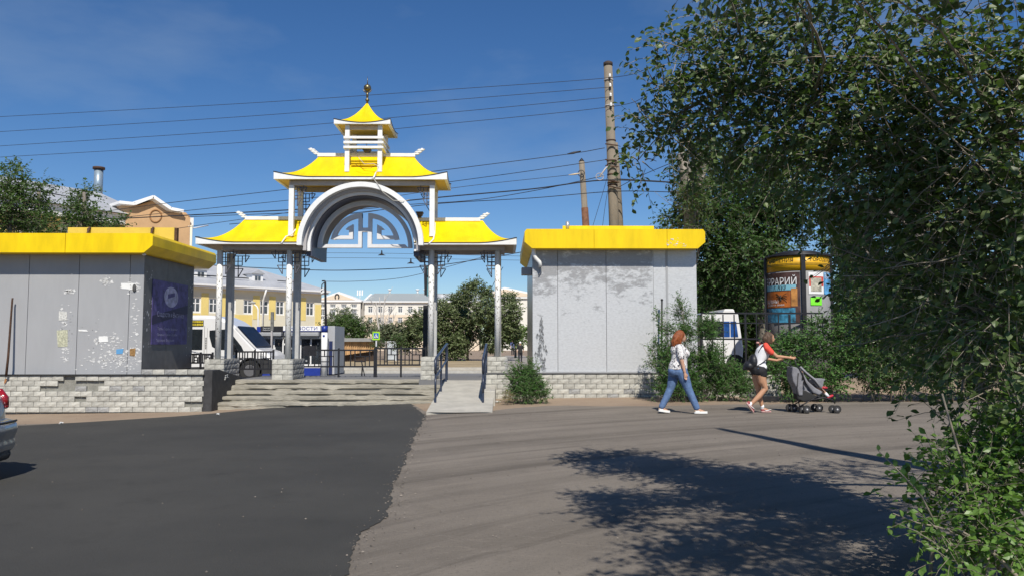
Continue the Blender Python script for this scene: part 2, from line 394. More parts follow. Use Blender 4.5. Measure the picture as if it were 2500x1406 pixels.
# plaza behind the steps, then pavement, dirt and street beyond
def zp(x, y): return .48 if y < 24.5 else (.48 - (y - 24.5) * .02 if y < 26.5 else .44)
slab = MB().box(-7.2, 1.2, 22.02, 24.5, .0, .48).box(-2.25, -.15, 21.5, 22.02, 0, .479); o = slab.build('plaza', M_plaza); o['kind'] = 'structure'
sheet('street_beyond', [(y, -60, 40) for y in fr(24.52, 34, 10)], M_plaza, .006)
sheet('dry_lawn', [(y, -25, 25) for y in fr(36, 62, 12)], M_dry, .006)
sheet('path', [(y, ax(1235, 50) - (y - 36) * .0, ax(1235, 50) + 2.2) for y in fr(35, 90, 12)], M_path, .012)
sheet('sidewalk', [(y, -25, 12) for y in fr(34.0, 36.0, 3)], M_path, .010)
kb = MB()
for y in (34.0, 38.5): kb.box(-24, 1.5, y, y + .15, G(0, y) - .2, G(0, y) + .13)
o = kb.build('kerb', mat('pale_kerb', (.45, .44, .41), .9, var=.1)); o['kind'] = 'structure'
# scattered grit and litter on the road, one mass
gv = []; gf = []; rg = np.random.default_rng(3)
for i in range(1450):
    near = rg.random() < .6
    y = rg.uniform(4.2, 12) if near else rg.uniform(12, 20.5); x = rg.uniform(-.6 * y, .65 * y)
    if i > 900: y = rg.uniform(3.5, 17); x = newx(y) + rg.normal() * .06 + .03
    elif x < newx(y) and rg.random() < .8: continue
    s = rg.uniform(.004, .012) * (1.2 if y > 12 else 1); z = G(x, y) + .008
    a = rg.uniform(0, 6.28); o = len(gv)
    gv += [(x + s * math.cos(a), y + s * math.sin(a), z), (x - s * math.sin(a), y + s * math.cos(a), z), (x - s * math.cos(a), y - s * math.sin(a), z), (x + s * math.sin(a), y - s * math.cos(a), z), (x, y, z + s * .8)]
    gf += [(o, o + 1, o + 4), (o + 1, o + 2, o + 4), (o + 2, o + 3, o + 4), (o + 3, o, o + 4)]
o = mobj('gravel', npmesh('gravel', gv, gf), None, mat('gravel_stone', (.15, .13, .11), .9, var=.6, nscale=2, island=.5)); tag(o, 'small dark and pale stones scattered over the worn road', 'gravel', kind='stuff')
M_paper = mat('white_paper', (.75, .75, .73), .8, var=.1)
# litter scraps near the ramp and road
for i, (px, py, s, lab) in enumerate([(532, 1012, .05, 'white paper scrap on the dark asphalt in front of the steps'), (1213, 982, .10, 'white crumpled wrapper in the dirt beside the ramp'), (1060, 1000, .05, 'small white scrap at the left foot of the ramp'), (1335, 981, .05, 'reddish stone chip in the sand under the right brick wall'), (150, 1034, .05, 'white scrap on the sandy strip at the left')]):
    Y = 17.0; p = at(px, py, Y)
    for _ in range(12):
        Y *= (CAMZ - G(p.x, Y)) / max(CAMZ - p.z, .01); p = at(px, py, Y)
    b = MB(); r2 = random.Random(i)
    for k in range(3):
        a = r2.uniform(0, 6.3); b.obox((p.x + r2.uniform(-s, s) * .4, p.y + r2.uniform(-s, s) * .4, p.z + .015 + .01 * k), Matrix.Rotation(a, 3, 'Z') @ Matrix.Rotation(r2.uniform(-.5, .5), 3, 'X'), s * .6, s * .4, .004)
    o = b.build('litter_scrap' if i != 3 else 'stone_chip', M_paper if i != 3 else mat('red_chip', (.4, .15, .1), .8)); tag(o, lab, 'litter')

# ================================================================== BRICK WALLS
def brick_meshes(L, H, D, n=5, seed=0, m=M_brick):
    out = []; r3 = random.Random(seed)
    for i in range(n):
        vs = []; nx, nz = 4, 3
        for j in range(nz + 1):
            for k in range(nx + 1):
                e = k in (0, nx) or j in (0, nz)
                vs.append((-L / 2 + L * k / nx, -D / 2 + (.008 if e else .0) + r3.uniform(-.005, .003), -H / 2 + H * j / nz + (0 if e else r3.uniform(-.01, .01))))
        fs = [(j * 5 + k, j * 5 + k + 1, (j + 1) * 5 + k + 1, (j + 1) * 5 + k) for j in range(nz) for k in range(nx)]
        o = len(vs); rim = [0, 1, 2, 3, 4, 9, 14, 19, 18, 17, 16, 15, 10, 5]
        vs += [(vs[q][0], D / 2, vs[q][2]) for q in rim]
        for q in range(14): fs.append((rim[q], o + q, o + (q + 1) % 14, rim[(q + 1) % 14]))
        me = bpy.data.meshes.new('brick'); me.from_pydata(vs, [], fs); me.materials.append(m); me.update(); out.append(me)
    return out
BL, BH = .283, .128
BR = brick_meshes(BL - .008, BH - .006, .09)
BRg = brick_meshes(BL - .010, BH - .008, .09, 3, 5, M_brickg)
def lay(parent, x0, x1, y, z0, courses, missing=(), grey=(), rotz=0, cut=None, ph=0, loc=None, scale=1.0, meshes=None):
    """running bond on a face: x0..x1 along, front face at y"""
    r4 = random.Random(int(abs(x0) * 91) + courses)
    for c in range(courses):
        x = x0 - (BL / 2 if (c + ph) % 2 else 0); i = 0; z = z0 + (c + .5) * BH
        while x < x1 - .02:
            a = max(x, x0); b = min(x + BL, x1); x += BL; i += 1
            if b - a < .04 or (i, c) in missing or (cut and cut((a + b) / 2, z)): continue
            me = r4.choice(BRg if (i, c) in grey else (meshes or BR))
            o = bpy.data.objects.new('brick', me); link(o, parent)
            u = (a + b) / 2; d = .045 + r4.uniform(-.006, .006)
            o.location = (u, y + d, z) if rotz == 0 else (y - d, u, z)
            o.rotation_euler = (r4.uniform(-.01, .01), r4.uniform(-.012, .012), rotz if r4.random() < 2 else 0)
            o.scale = ((b - a) / BL, 1, r4.uniform(.96, 1.0))
# left retaining wall
YL = 19.8; xL1 = ax(500, YL); xL0 = -13.6
zL0 = -.225
wl = thing('brick_retaining_wall', 'white split-brick plinth wall with missing bricks, left of the steps', 'brick wall', (xL1 - 3, YL, -.25))
MB().box(xL0 - .3, xL1 - .02, YL + .07, YL + .45, -.5, .675).build('mortar_core', M_mort, wl)
miss = {(25, 5), (26, 5), (27, 5), (28, 5), (25, 6), (24, 5), (24, 4), (25, 4), (26, 4), (27, 4), (28, 4), (25, 2), (44, 1), (45, 1)}
nxt = int((xL1 - xL0) / BL)
def bi(px, c):   # index of the brick of course c seen at photo column px
    off = BL / 2 if c % 2 else 0
    return int((ax(px, YL) - xL0 + off) / BL) + 1
miss = set([(bi(p, 5), 5) for p in (165, 190, 215, 235, 255)] + [(bi(p, 4), 4) for p in (122, 150, 175, 235)] + [(bi(181, 6), 6)] + [(bi(198, 2), 2)] + [(bi(470, 1), 1), (bi(490, 1), 1)])
gry = set([(bi(280, 4), 4), (bi(205, 4), 4), (bi(330, 4), 4), (bi(250, 0), 0), (bi(220, 0), 0)])
lay(wl, xL0, xL1, YL, zL0, 7, missing=miss, grey=gry)
MB().box(xL0, xL1 + .02, YL - .03, YL + .3, .672, .69).build('ledge_strip', M_dk, wl)
# short top course beside the kiosk
lay(wl, ax(346, YL), xL1, YL + .01, .692, 1, grey={(1, 0), (3, 0)})
MB().box(ax(346, YL), xL1 - .02, YL + .07, YL + .45, .692, .80).build('top_core', M_mort, wl)
# dark return wall beside the steps
y2 = 21.95
rw = MB(); x0 = xL1 - .02; x1 = xL1 + .2
prof = [(YL + .012, -.45), (YL + .012, .80), (YL + .5, .80), (y2, .56), (y2, -.45)]
rw.add([(x0, y, z) for y, z in prof] + [(x1, y, z) for y, z in prof], [tuple(range(5)), tuple(range(9, 4, -1))] + [(i, i + 5, (i + 1) % 5 + 5, (i + 1) % 5) for i in range(5)])
t = thing('stair_side_wall', 'black painted rough side wall left of the concrete steps with a small white scrawl', 'low wall', (x1, YL + 1, -.2))
rw.build('wall_body', M_blackwall, t, bevel=.015)
g0 = at(523, 918, 20.6); b = MB()
for a_, c_ in (((0, .03), (.10, .05)), ((.02, .03), (0, -.08)), ((.0, -.03), (.12, -.02)), ((.09, .05), (.07, -.01))):
    b.bar((x1 + .004, 20.7 + a_[0] * 2.2, .60 + a_[1]), (x1 + .004, 20.7 + c_[0] * 2.2, .60 + c_[1]), .012, .008)
b.build('painted_scrawl', M_white, t)
# right plinth wall
YR = 20.6; xr0 = ax(1187, YR); xr1 = ax(1905, YR)
wr = thing('brick_retaining_wall', 'stained white split-brick plinth wall under the right silver kiosk, right of the ramp', 'brick wall', ((xr0 + xr1) / 2, YR, 0))
MB().box(xr0 + .05, xr1, YR + .07, YR + .4, -.3, .68).build('mortar_core', M_mort, wr)
lay(wr, xr0, xr1, YR, .035, 5, missing={(23, 4), (25, 3)}, grey={(12, 0), (14, 1), (17, 1), (18, 0), (19, 2), (20, 0), (9, 1), (22, 1), (5, 3)})
MB().box(xr0, xr1, YR - .02, YR + .25, .678, .70).build('ledge_strip', mat('grey_ledge', (.12, .12, .12), .8), wr)
# ================================================================== STEPS, RAMP
st = thing('staircase', 'wide worn concrete staircase of five low steps leading up through the yellow gate', 'steps', (-4.5, 20.5, -.2))
M_step = mat('worn_step_concrete', (.31, .29, .24), .95, var=.28, nscale=2.6, detail=9, bump=.9, bscale=16, stretch=(.5, 1, 2))
xsL, xsR = xL1 + .2, -1.57
for i in range(5):
    ya = 20.24 + i * .32; z1 = .48 - .126 * (4 - i)
    # chipped front edge
    V = []; n = 90; r5 = random.Random(i)
    b = MB(); xs_ = fr(xsL, xsR, n)
    ch = [max(0, mnoise.noise((x * 1.3, i * 9.1, 0)) * .09 + mnoise.noise((x * 6, i * 4.1, 0)) * .05 - .004) for x in xs_]
    und = [.05 * min(1, max(0, mnoise.noise((x * .9, i * 7.3, 2)) * 5 + .35 + mnoise.noise((x * 5, i * 7.3, 2)) * 1.2)) for x in xs_]
    zt = [z1 - (i < 4) * .0 + .006 * mnoise.noise((x * 3, i * 3, 1)) for x in xs_]
    vs = []
    for k, x in enumerate(xs_):
        vs += [(x, ya + .012 + und[k], z1 - .45), (x, ya + .014 + und[k], z1 - .085 - ch[k]), (x, ya - .004 + ch[k] * .4, z1 - .07 - ch[k] * .6), (x, ya - .005 + ch[k] * .7, zt[k] - .012 - ch[k] * .3), (x, ya + .03 + ch[k], zt[k]), (x, ya + .62 if i < 4 else 22.02, zt[k])]
    fs = []
    for k in range(n):
        for j in range(5): o = k * 6 + j; fs.append((o, o + 6, o + 7, o + 1))
    fs.append(tuple(range(5, -1, -1))); fs.append(tuple(n * 6 + j for j in range(6)))
    b.add(vs, fs, False); b.build('step', M_step, st)
rp_ = thing('ramp', 'pale concrete wheelchair ramp between two dark handrails right of the steps', 'ramp', (-.9, 17, 0))
b = MB(); n = 16; top = []; yy = fr(16.72, 21.7, n)
vs = []
for y in yy:
    k = (y - 16.72) / (21.7 - 16.72); z = interp(k, [(0, .035), (.12, .09), (.95, .475), (1, .48)])
    xl = -1.56 - .03 * (1 - k); xr = -.22; bow = -.12 * math.sin(0) 
    vs += [(xl, y, -.3), (xl, y, z), (-.98, y - (.1 if k == 0 else 0), z + .0), (xr, y, z), (xr, y, -.3)]
fs = []
for i in range(n):
    for j in range(4): o = i * 5 + j; fs.append((o, o + 5, o + 6, o + 1))
fs.append((0, 1, 2, 3, 4)); b.add(vs, [tuple(reversed(f)) for f in fs]); b.build('slab', M_conc2, rp_, weld=True)
b = MB(); b.box(-.45, -.18, 18.6, 21.6, -.2, .36); b.build('side_block', M_conc2, rp_, bevel=.02)
def handrail(name, label, x, y0, y1, rail_x=0.0):
    t = thing(name, label, 'handrail', (x, y0, G(x, y0)), 'handrails of the ramp')
    def zr(y): return interp((y - 16.72) / 4.98, [(0, .035), (.12, .09), (.95, .475), (1, .48)])
    for y in (y0, y0 + 1.6, y1 - .1, y1 + .25):
        b = MB(); b.bar((x, y, zr(y) - .02), (x, y, zr(y) + .95), .045); b.build('post', M_blue_rail, t)
    for h, w_ in ((.97, .055), (.55, .04)):
        b = MB(); b.tube([(x, y0 - .02, zr(y0) + h - .32), (x, y0 - .04, zr(y0) + h - .02), (x, y0 + .15, zr(y0 + .15) + h), (x, y1, zr(y1) + h), (x, y1 + .3, zr(y1) + h)], w_ / 2 + .004, 8)
        b.build('rail', M_blue_rail, t)
    return t
handrail('handrail', 'dark blue tubular handrail on the left edge of the ramp, next to the steps', -1.50, 17.9, 21.3)
handrail('handrail', 'dark blue tubular handrail on the ramp\'s right edge, next to the brick wall', -.44, 17.9, 21.3)
# ================================================================== GATE
gate = thing('gateway', 'white gateway with curved yellow pagoda roofs, round arch and small belfry', 'gate', (ax(880, 22), 22.2, .48))
def hip_roof(x0, x1, y0, y1, rx0, rx1, ze, zr, tip, tipw, e=2.1, nt_=12, nx=40, ends=(True, True)):
    """concave hipped roof; eaves rise towards the corners"""
    yc = (y0 + y1) / 2; rings = []
    def eave():
        pts = []
        for k in range(nx): pts.append((x0 + (x1 - x0) * k / nx, y0))
        for k in range(10): pts.append((x1, y0 + (y1 - y0) * k / 10))
        for k in range(nx): pts.append((x1 - (x1 - x0) * k / nx, y1))
        for k in range(10): pts.append((x0, y1 - (y1 - y0) * k / 10))
        return pts
    ev = eave(); out = []
    def cr(x, y):
        dl = (x - x0) if ends[0] else 99; dr = (x1 - x) if ends[1] else 99
        c = max(0, 1 - min(dl, dr) / tipw)
        if not (ends[0] or ends[1]): return 0
        ends_y = max(0, 1 - min(y - y0, y1 - y) / min(tipw, (y1 - y0) / 2))
        return c ** 1.8 * ends_y ** 1.8
    for j in range(nt_ + 1):
        t = j / nt_; ring = []
        for x, y in ev:
            u = (x - x0) / (x1 - x0); rx = rx0 + (rx1 - rx0) * u
            if ends == (True, True) or True:
                # points on the end faces run straight to the ridge end
                rx = min(max(x, rx0), rx1) if rx1 - rx0 > .3 else (rx0 + rx1) / 2
            X = x + (rx - x) * t; Y = y + (yc - y) * t
            ce = 0 if (ends == (False, False)) else max(0, 1 - min((x - x0) if ends[0] else 99, (x1 - x) if ends[1] else 99) / (tipw * 1.3)); ee = 1.2 + (e - 1.2) * min(1, ce * 1.25) ** .8
            ring.append((X, Y, ze + (zr - ze) * t ** ee + tip * cr(x, y) * (1 - t) ** 1.1))
        out.append(ring)
    return out, ev, cr
def roof(parent, x0, x1, y0, y1, rx0, rx1, ze, zr, zf, tip, tipw, ends=(True, True), soffit=M_soff, e=2.1):
    rings, ev, cr = hip_roof(x0, x1, y0, y1, rx0, rx1, ze, zr, tip, tipw, e, ends=ends)
    n = len(ev); V = [p for r in rings for p in r]; F = []
    for j in range(len(rings) - 1):
        for k in range(n): F.append((j * n + k, j * n + (k + 1) % n, (j + 1) * n + (k + 1) % n, (j + 1) * n + k))
    b = MB(); b.add(V, F, True)
    rf = b.build('roof', M_yel, parent)
    # fascia: straight lower edge, upper edge follows the roof; a thin dark drip strip over it
    def band(z_lo, z_hi, off, name, m):
        vs = []; r0 = rings[0]
        for k in range(n):
            x, y, z = r0[k]; dx = (-off if abs(x - x0) < 1e-6 else 0) + (off if abs(x - x1) < 1e-6 else 0); dy = (-off if abs(y - y0) < 1e-6 else 0) + (off if abs(y - y1) < 1e-6 else 0)
            vs += [(x + dx, y + dy, z_lo(z)), (x + dx, y + dy, z_hi(z)), (x * 1 - dx * .2 + (.06 if x <= x0 + .001 else 0) - (.06 if x >= x1 - .001 else 0), y + (.06 if y <= y0 + .001 else 0) - (.06 if y >= y1 - .001 else 0), z_hi(z)), (x + (.06 if x <= x0 + .001 else 0) - (.06 if x >= x1 - .001 else 0), y + (.06 if y <= y0 + .001 else 0) - (.06 if y >= y1 - .001 else 0), z_lo(z))]
        fs = []
        for k in range(n):
            a = k * 4; c = ((k + 1) % n) * 4
            for q in range(4): fs.append((a + q, c + q, c + (q + 1) % 4, a + (q + 1) % 4))
        return MB().add(vs, fs).build(name, m, rf)
    band(lambda z: zf, lambda z: z - .016, .012, 'fascia', M_white)
    band(lambda z: z - .016, lambda z: z + .006, .022, 'drip_edge', M_dk)
    if ends[0] or ends[1]:
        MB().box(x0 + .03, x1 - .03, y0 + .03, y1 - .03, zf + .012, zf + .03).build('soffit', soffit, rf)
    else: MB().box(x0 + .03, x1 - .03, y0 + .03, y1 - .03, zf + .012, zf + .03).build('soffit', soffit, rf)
    return rf
YG = 21.25; YB = 23.35
Zl = lambda py: az(py, YG, 900)
def ridge(parent, xa, xb, y, z, orn):
    MB().box(min(xa, xb), max(xa, xb), y - .05, y + .05, z - .02, z + .075).build('ridge_cap', M_white, parent)
    for xe, sgn in orn:
        b = MB()
        for i in range(3):
            xc = xe + sgn * (.02 + .07 * i); zc = z + .05 + .058 * i
            b.prism([(xc - .11, zc), (xc + .06, zc), (xc + .11 , zc + .036), (xc - .06, zc + .036)] if sgn > 0 else [(xc - .06, zc), (xc + .11, zc), (xc + .06, zc + .036), (xc - .11, zc + .036)], y - .04, y + .04)
            b.prism([(xc - .03 + sgn * .03, zc + .032), (xc + .03 + sgn * .03, zc + .032), (xc + .03 + sgn * .03, zc + .062), (xc - .03 + sgn * .03, zc + .062)], y - .03, y + .03)
        b.build('ridge_ornament', M_white, parent)
yc = (YG + YB) / 2
# lower left and right roofs
xA0, xA1 = ax(472, YG), ax(742, YG); xB0, xB1 = ax(1010, YG), ax(1260, YG)
zr1 = az(536, yc, 650)
rA = roof(gate, xA0, xA1, YG, YB, ax(590, yc), xA1 + .0, Zl(591.5), zr1, Zl(596.6), .14, 1.05, ends=(True, False))
ridge(rA, ax(592, yc), ax(738, yc), yc, zr1, [(ax(592, yc), -1)])
rB = roof(gate, xB0, xB1, YG, YB, xB0, ax(1178, yc), Zl(592.5), az(539, yc, 1100), Zl(597.4), .14, 1.05, ends=(False, True))
ridge(rB, ax(1014, yc), ax(1172, yc), yc, az(539, yc, 1100), [(ax(1172, yc), 1)])
# upper roof
yU0, yU1 = 21.35, 22.95; yu = (yU0 + yU1) / 2
xU0, xU1 = ax(661, yU0), ax(1088, yU0); zu = az(382, yu, 880)
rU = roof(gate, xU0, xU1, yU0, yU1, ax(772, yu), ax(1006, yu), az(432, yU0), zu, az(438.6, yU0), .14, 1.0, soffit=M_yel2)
ridge(rU, ax(768, yu), ax(1010, yu), yu, zu, [(ax(768, yu), -1), (ax(1010, yu), 1)])
# belfry roof
yC0, yC1 = 21.45, 22.98; ycc = (yC0 + yC1) / 2
xC0, xC1 = ax(808, yC0), ax(946, yC0); xcm = (xC0 + xC1) / 2
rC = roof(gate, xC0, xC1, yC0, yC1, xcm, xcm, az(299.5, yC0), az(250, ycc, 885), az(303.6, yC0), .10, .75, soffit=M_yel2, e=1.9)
# beams under roofs
zs = Zl(598) + .03
b = MB(); b.box(ax(540, 21.7), ax(742, 21.7), 21.62, 21.74, zs - .12, zs - .0); b.box(ax(540, 21.7), ax(742, 21.7), 22.75, 22.87, zs - .12, zs); b.box(ax(540, 21.7), ax(540, 21.7) + .12, 21.741, 22.749, zs - .12, zs); b.build('beam', M_beam, gate)
b = MB(); b.box(ax(1024, 21.7), ax(1232, 21.7), 21.62, 21.74, zs - .12, zs); b.box(ax(1024, 21.7), ax(1232, 21.7), 22.75, 22.87, zs - .12, zs); b.box(ax(1232, 21.7) - .12, ax(1232, 21.7), 21.741, 22.749, zs - .12, zs); b.build('beam', M_beam, gate)
zs2 = az(440, yU0) + .03
b = MB(); x0, x1 = ax(700, 21.6), ax(1060, 21.6)
b.box(x0, x1, 21.55, 21.66, zs2 - .14, zs2 - .012); b.box(x0, x1, 22.5, 22.61, zs2 - .14, zs2 - .012); b.box(x0, x0 + .11, 21.661, 22.499, zs2 - .14, zs2 - .012); b.box(x1 - .11, x1, 21.661, 22.499, zs2 - .14, zs2 - .012)
b.build('beam', M_beam, gate)
# ---- pedestals of split brick and lower columns
M_col = mat('peeling_white_column_paint', (.78, .78, .75), .55, var=.04, nscale=16, col2=(.82, .81, .79), detail=10, stretch=(1, 1, .5))
YP = 21.56
M_rearcol = mat('grey_rear_column', (.45, .45, .44), .6, var=.08)  # rear columns get an even grey, darker than the front ones
def fret(parent, x, y, z, sx, m=M_dk, s=1.0):
    """lattice bracket hanging in the corner between a column and the beam"""
    b = MB(); w_ = .022
    def L(x0, z0, x1, z1): b.bar((x + sx * x0 * s, y, z - z0 * s), (x + sx * x1 * s, y, z - z1 * s), w_, w_)
    L(0, .06, .40, .06); L(.40, .06, .29, .24); L(.29, .24, .29, .0); L(.08, .06, .08, .33); L(.08, .33, .20, .33); L(.20, .33, .20, .06); L(0, .21, .20, .21)
    L(0, .42, .23, .42); L(.23, .42, .09, .66); L(.09, .66, .09, .33); L(0, .33, .09, .33)
    return b.build('lattice_bracket', m, parent)
M_fret = mat('dark_grey_fret_paint', (.10, .10, .12), .5)
peds = [(500, 548, 905), (665, 716, 928), (1027, 1064, 920), (1186, 1240, 900)]
cols_px = [(532, 615), (703, 612), (1052, 612), (1215, 612)]
for i, ((pa, pb, pbase), (cx_, ctop)) in enumerate(zip(peds, cols_px)):
    a, c = ax(pa, YP), ax(pb, YP); zt = az(876 if i < 2 else 870, YP)
    p = MB().box(a + .07, c - .07, YP + .07, YP + 1.22, .40, zt - .002).build('pedestal', M_mort, gate)
    nc = max(1, round((zt - .48) / BH)); k = (zt - .48) / (nc * BH)
    for cc in range(nc):
        for face in range(2):
            r6 = random.Random(i * 50 + cc * 3 + face); u0, u1 = (a, c) if face == 0 else (YP + .0, YP + 1.28)
            u = u0 - (BL / 2 if cc % 2 else 0)
            while u < u1 - .03:
                s0, s1 = max(u, u0), min(u + BL, u1); u += BL
                if s1 - s0 < .04: continue
                o = bpy.data.objects.new('brick', r6.choice(BR if face == 0 else BRg)); link(o, p)
                zc = .48 + (cc + .5) * BH * k
                if face == 0: o.location = ((s0 + s1) / 2, YP + .045, zc)
                else: o.location = (c - .045, (s0 + s1) / 2, zc); o.rotation_euler = (0, 0, R(90))
                o.scale = ((s1 - s0) / BL, 1, k * .985)
    x = ax(cx_, 21.75)
    for yy_, rr in ((21.76, .080), (22.62, .085)):
        nm = MB()
        if yy_ < 22: nm.tube([(x, yy_, zt), (x, yy_, zs - .12)], rr, 18)
        else: nm.box(x - .09, x + .09, yy_ - .09, yy_ + .09, zt, zs - .12)
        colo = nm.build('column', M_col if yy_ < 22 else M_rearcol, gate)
        if yy_ < 22:
            # glued paper remains wrapped round the column
            b = MB(); r7 = random.Random(i)
            for q in range(90):
                if r7.random() < .85: zz = zt + r7.uniform(.55, 2.3)
                a0 = -math.pi / 2 + r7.uniform(-1.1, 1.1); da = r7.uniform(.08, .3); hh = r7.choice([r7.uniform(.004, .012), r7.uniform(.01, .03)]); rad = rr + .004
                vs = []
                for qq in range(4): t_ = a0 + da * qq / 3; vs += [(x + rad * math.cos(t_), yy_ + rad * math.sin(t_), zz - hh), (x + rad * math.cos(t_), yy_ + rad * math.sin(t_), zz + hh)]
                b.add(vs, [(0, 2, 3, 1), (2, 4, 5, 3), (4, 6, 7, 5)])
            o = b.build('paper_remains', mat('grimy_glued_paper', (.32, .31, .28), .9, var=.7, nscale=30, island=.7), colo); o['kind'] = 'stuff'
    for sx in (1, -1):
        if (i == 0 and sx == -1) or (i == 3 and sx == 1): continue
        fret(gate, x + sx * .085, 21.70, zs - .12, sx, M_fret)
        fret(gate, x + sx * .09, 22.72, zs - .12, sx, M_fret)
# ---- upper columns
for cx_, z0p in ((706, 577), (1053, 577)):
    x = ax(cx_, 21.6)
    b = MB().box(x - .067, x + .067, 21.53, 21.665, az(z0p, 21.5), zs2 - .14); b.build('upper_column', M_white, gate)
    b = MB().box(x - .067, x + .067, 22.49, 22.62, az(577, 21.6), zs2 - .14); b.build('upper_column', M_white, gate)
    sx = 1 if cx_ < 880 else -1
    fret(gate, x + sx * .07, 21.6, zs2 - .14, sx, M_fret, .85).name; fret(gate, x + sx * .07, 22.55, zs2 - .14, sx, M_fret, .85)
# ---- arch: stepped rings and a barrel
acx = ax(875.5, 21.0); az0 = az(597, 21.0); S = 21.0 / FPX
def ring(R0, R1, y0, y1, name, m, parent, zb=0, R0b=None, R1b=None, n=56, ky=1.0):
    R0b = R0b or R0; R1b = R1b or R1; V = []; F = []
    ts = [math.pi * k / n for k in range(n + 1)]
    pts = lambda Rr: [(acx + Rr, az0 - zb)] + [(acx + Rr * math.cos(t), az0 + Rr * ky * math.sin(t)) for t in ts] + [(acx - Rr, az0 - zb)]
    o0, i0, o1, i1 = pts(R0), pts(R1), pts(R0b), pts(R1b); N = len(o0)
    for a_, b_, c_, d_ in zip(o0, i0, i1, o1): V += [(a_[0], y0, a_[1]), (b_[0], y0, b_[1]), (c_[0], y1, c_[1]), (d_[0], y1, d_[1])]
    for k in range(N - 1):
        for q in range(4): F.append((k * 4 + q, (k + 1) * 4 + q, (k + 1) * 4 + (q + 1) % 4, k * 4 + (q + 1) % 4))
    F.append((3, 2, 1, 0)); F.append(tuple((N - 1) * 4 + q for q in range(4)))
    b = MB(); b.add(V, F, False); return b.build(name, m, parent, weld=True)
M_arch = mat('white_arch_sheet', (.82, .82, .82), .45, var=.05, nscale=3)
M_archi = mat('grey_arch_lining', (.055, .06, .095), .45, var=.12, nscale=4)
ar = ring(155 * S, 143 * S, 21.0, 21.2, 'arch', M_white, gate, zb=.02)
ring(144 * S, 136 * S, 21.20, 21.34, 'inner_band', M_beam, ar, zb=.14)  # grey of this band puts the shade behind the front ring into its colour
ring(139 * S, 129 * S, 21.34, 21.46, 'inner_band', M_arch, ar, zb=.14)
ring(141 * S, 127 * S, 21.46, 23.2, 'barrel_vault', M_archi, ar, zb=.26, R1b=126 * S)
ring(155 * S, 141 * S, 23.2, 23.35, 'rear_band', M_white, ar, zb=.05)
# ---- fret screen in the arch
yS0, yS1 = 21.95, 22.09; scx = ax(887.5, yS0); q = yS0 / FPX; zS = az(605.5, yS0)
M_scr = mat('white_screen_sheet', (.72, .72, .73), .5, var=.04)
scr = bpy.data.objects.new('fret_screen', None); scr.location = gate.location * 0; link(scr, gate); 
def arcring(cx, cz, Ro, Ri, a0, a1, n, y0, y1, b=None):
    b = b or MB(); P = []
    for k in range(n + 1):
        t = a0 + (a1 - a0) * k / n; P.append((cx + Ro * math.cos(t), cz + Ro * math.sin(t), cx + Ri * math.cos(t), cz + Ri * math.sin(t)))
    for k in range(n):
        A, B = P[k], P[k + 1]; b.prism([(A[0], A[1]), (B[0], B[1]), (B[2], B[3]), (A[2], A[3])], y0, y1)
    return b
bb = arcring(scx, zS, 116 * q, 106 * q, 0, math.pi, 48, yS0, yS1).build('screen_arc', M_scr, gate, weld=True)
bpy.data.objects.remove(scr)
u = lambda px: scx + (px - 887.5) * q
zz = lambda py: zS + (605.5 - py) * q
b = MB()
b.prism([(u(781), zz(605.5)), (u(880), zz(605.5)), (u(880), zz(566)), (u(894), zz(566)), (u(894), zz(605.5)), (u(994), zz(605.5)), (u(986), zz(597)), (u(904), zz(597)), (u(904), zz(556)), (u(871), zz(556)), (u(871), zz(597)), (u(789), zz(597))], yS0, yS1)
b.build('screen_meander', M_scr, gate)
for sg in (-1, 1):
    f = lambda px: scx + sg * (887.5 - px) * q * -1 if sg < 0 else scx + (887.5 - px) * q
    def F2(px): return scx + (px - 887.5) * q if sg < 0 else scx - (px - 887.5) * q
    b = MB(); cx_ = F2(880); cz = zz(597)
    a0, a1 = (math.pi / 2, math.pi - .17) if sg < 0 else (math.pi / 2, .17)
    arcring(cx_, cz, 77 * q, 66 * q, a0, a1, 20, yS0, yS1, b)
    pr = lambda L_: b.prism([(F2(x), zz(z)) for x, z in L_], yS0 - .002, yS1 + .002)
    pr([(871, 520), (880, 520), (880, 556), (871, 556)])
    pr([(803, 584), (858, 584), (858, 575.5), (812, 575.5)])
    pr([(848.5, 553), (858, 547.5), (858, 575.4), (848.5, 575.4)])
    pr([(840, 560), (848.5, 552), (848.5, 560)])
    b.build('screen_hook', M_scr, gate)
# ---- belfry posts, slats, panel
zc0 = az(304.5, yC0) + .0
for cx_ in (841.5, 922.5):
    x = ax(cx_, 21.62)
    MB().box(x - .06, x + .06, 21.56, 21.68, az(420, 21.56), zc0 + .01).build('belfry_post', M_white, gate)
    MB().box(x - .06, x + .06, 22.58, 22.70, az(420, 21.7), zc0 + .01).build('belfry_post', M_white, gate)
xa, xb = ax(831, 21.5), ax(930.5, 21.5)
for py in (336, 348, 360):
    z = az(py, 21.5); h = .033
    MB().box(xa, xb, 21.50, 21.56, z - h, z + h).build('belfry_slat', M_white, gate, bevel=.004)
    MB().box(xa, xb, 22.701, 22.76, z - h, z + h).build('belfry_slat', M_white, gate)
    MB().box(xb - .07, xb - .0, 21.561, 22.70, z - h, z + h).build('belfry_slat', M_white, gate)
    MB().box(xa, xa + .07, 21.561, 22.70, z - h, z + h).build('belfry_slat', M_white, gate)
x0, x1 = ax(847, 21.6), ax(917, 21.6)
MB().box(x0, x1, 21.6, 21.64, az(318, 21.6), zc0 + .01).build('belfry_beam', M_soff, gate)
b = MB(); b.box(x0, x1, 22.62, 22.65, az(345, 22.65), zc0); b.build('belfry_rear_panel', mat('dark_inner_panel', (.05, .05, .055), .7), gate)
b = MB(); 
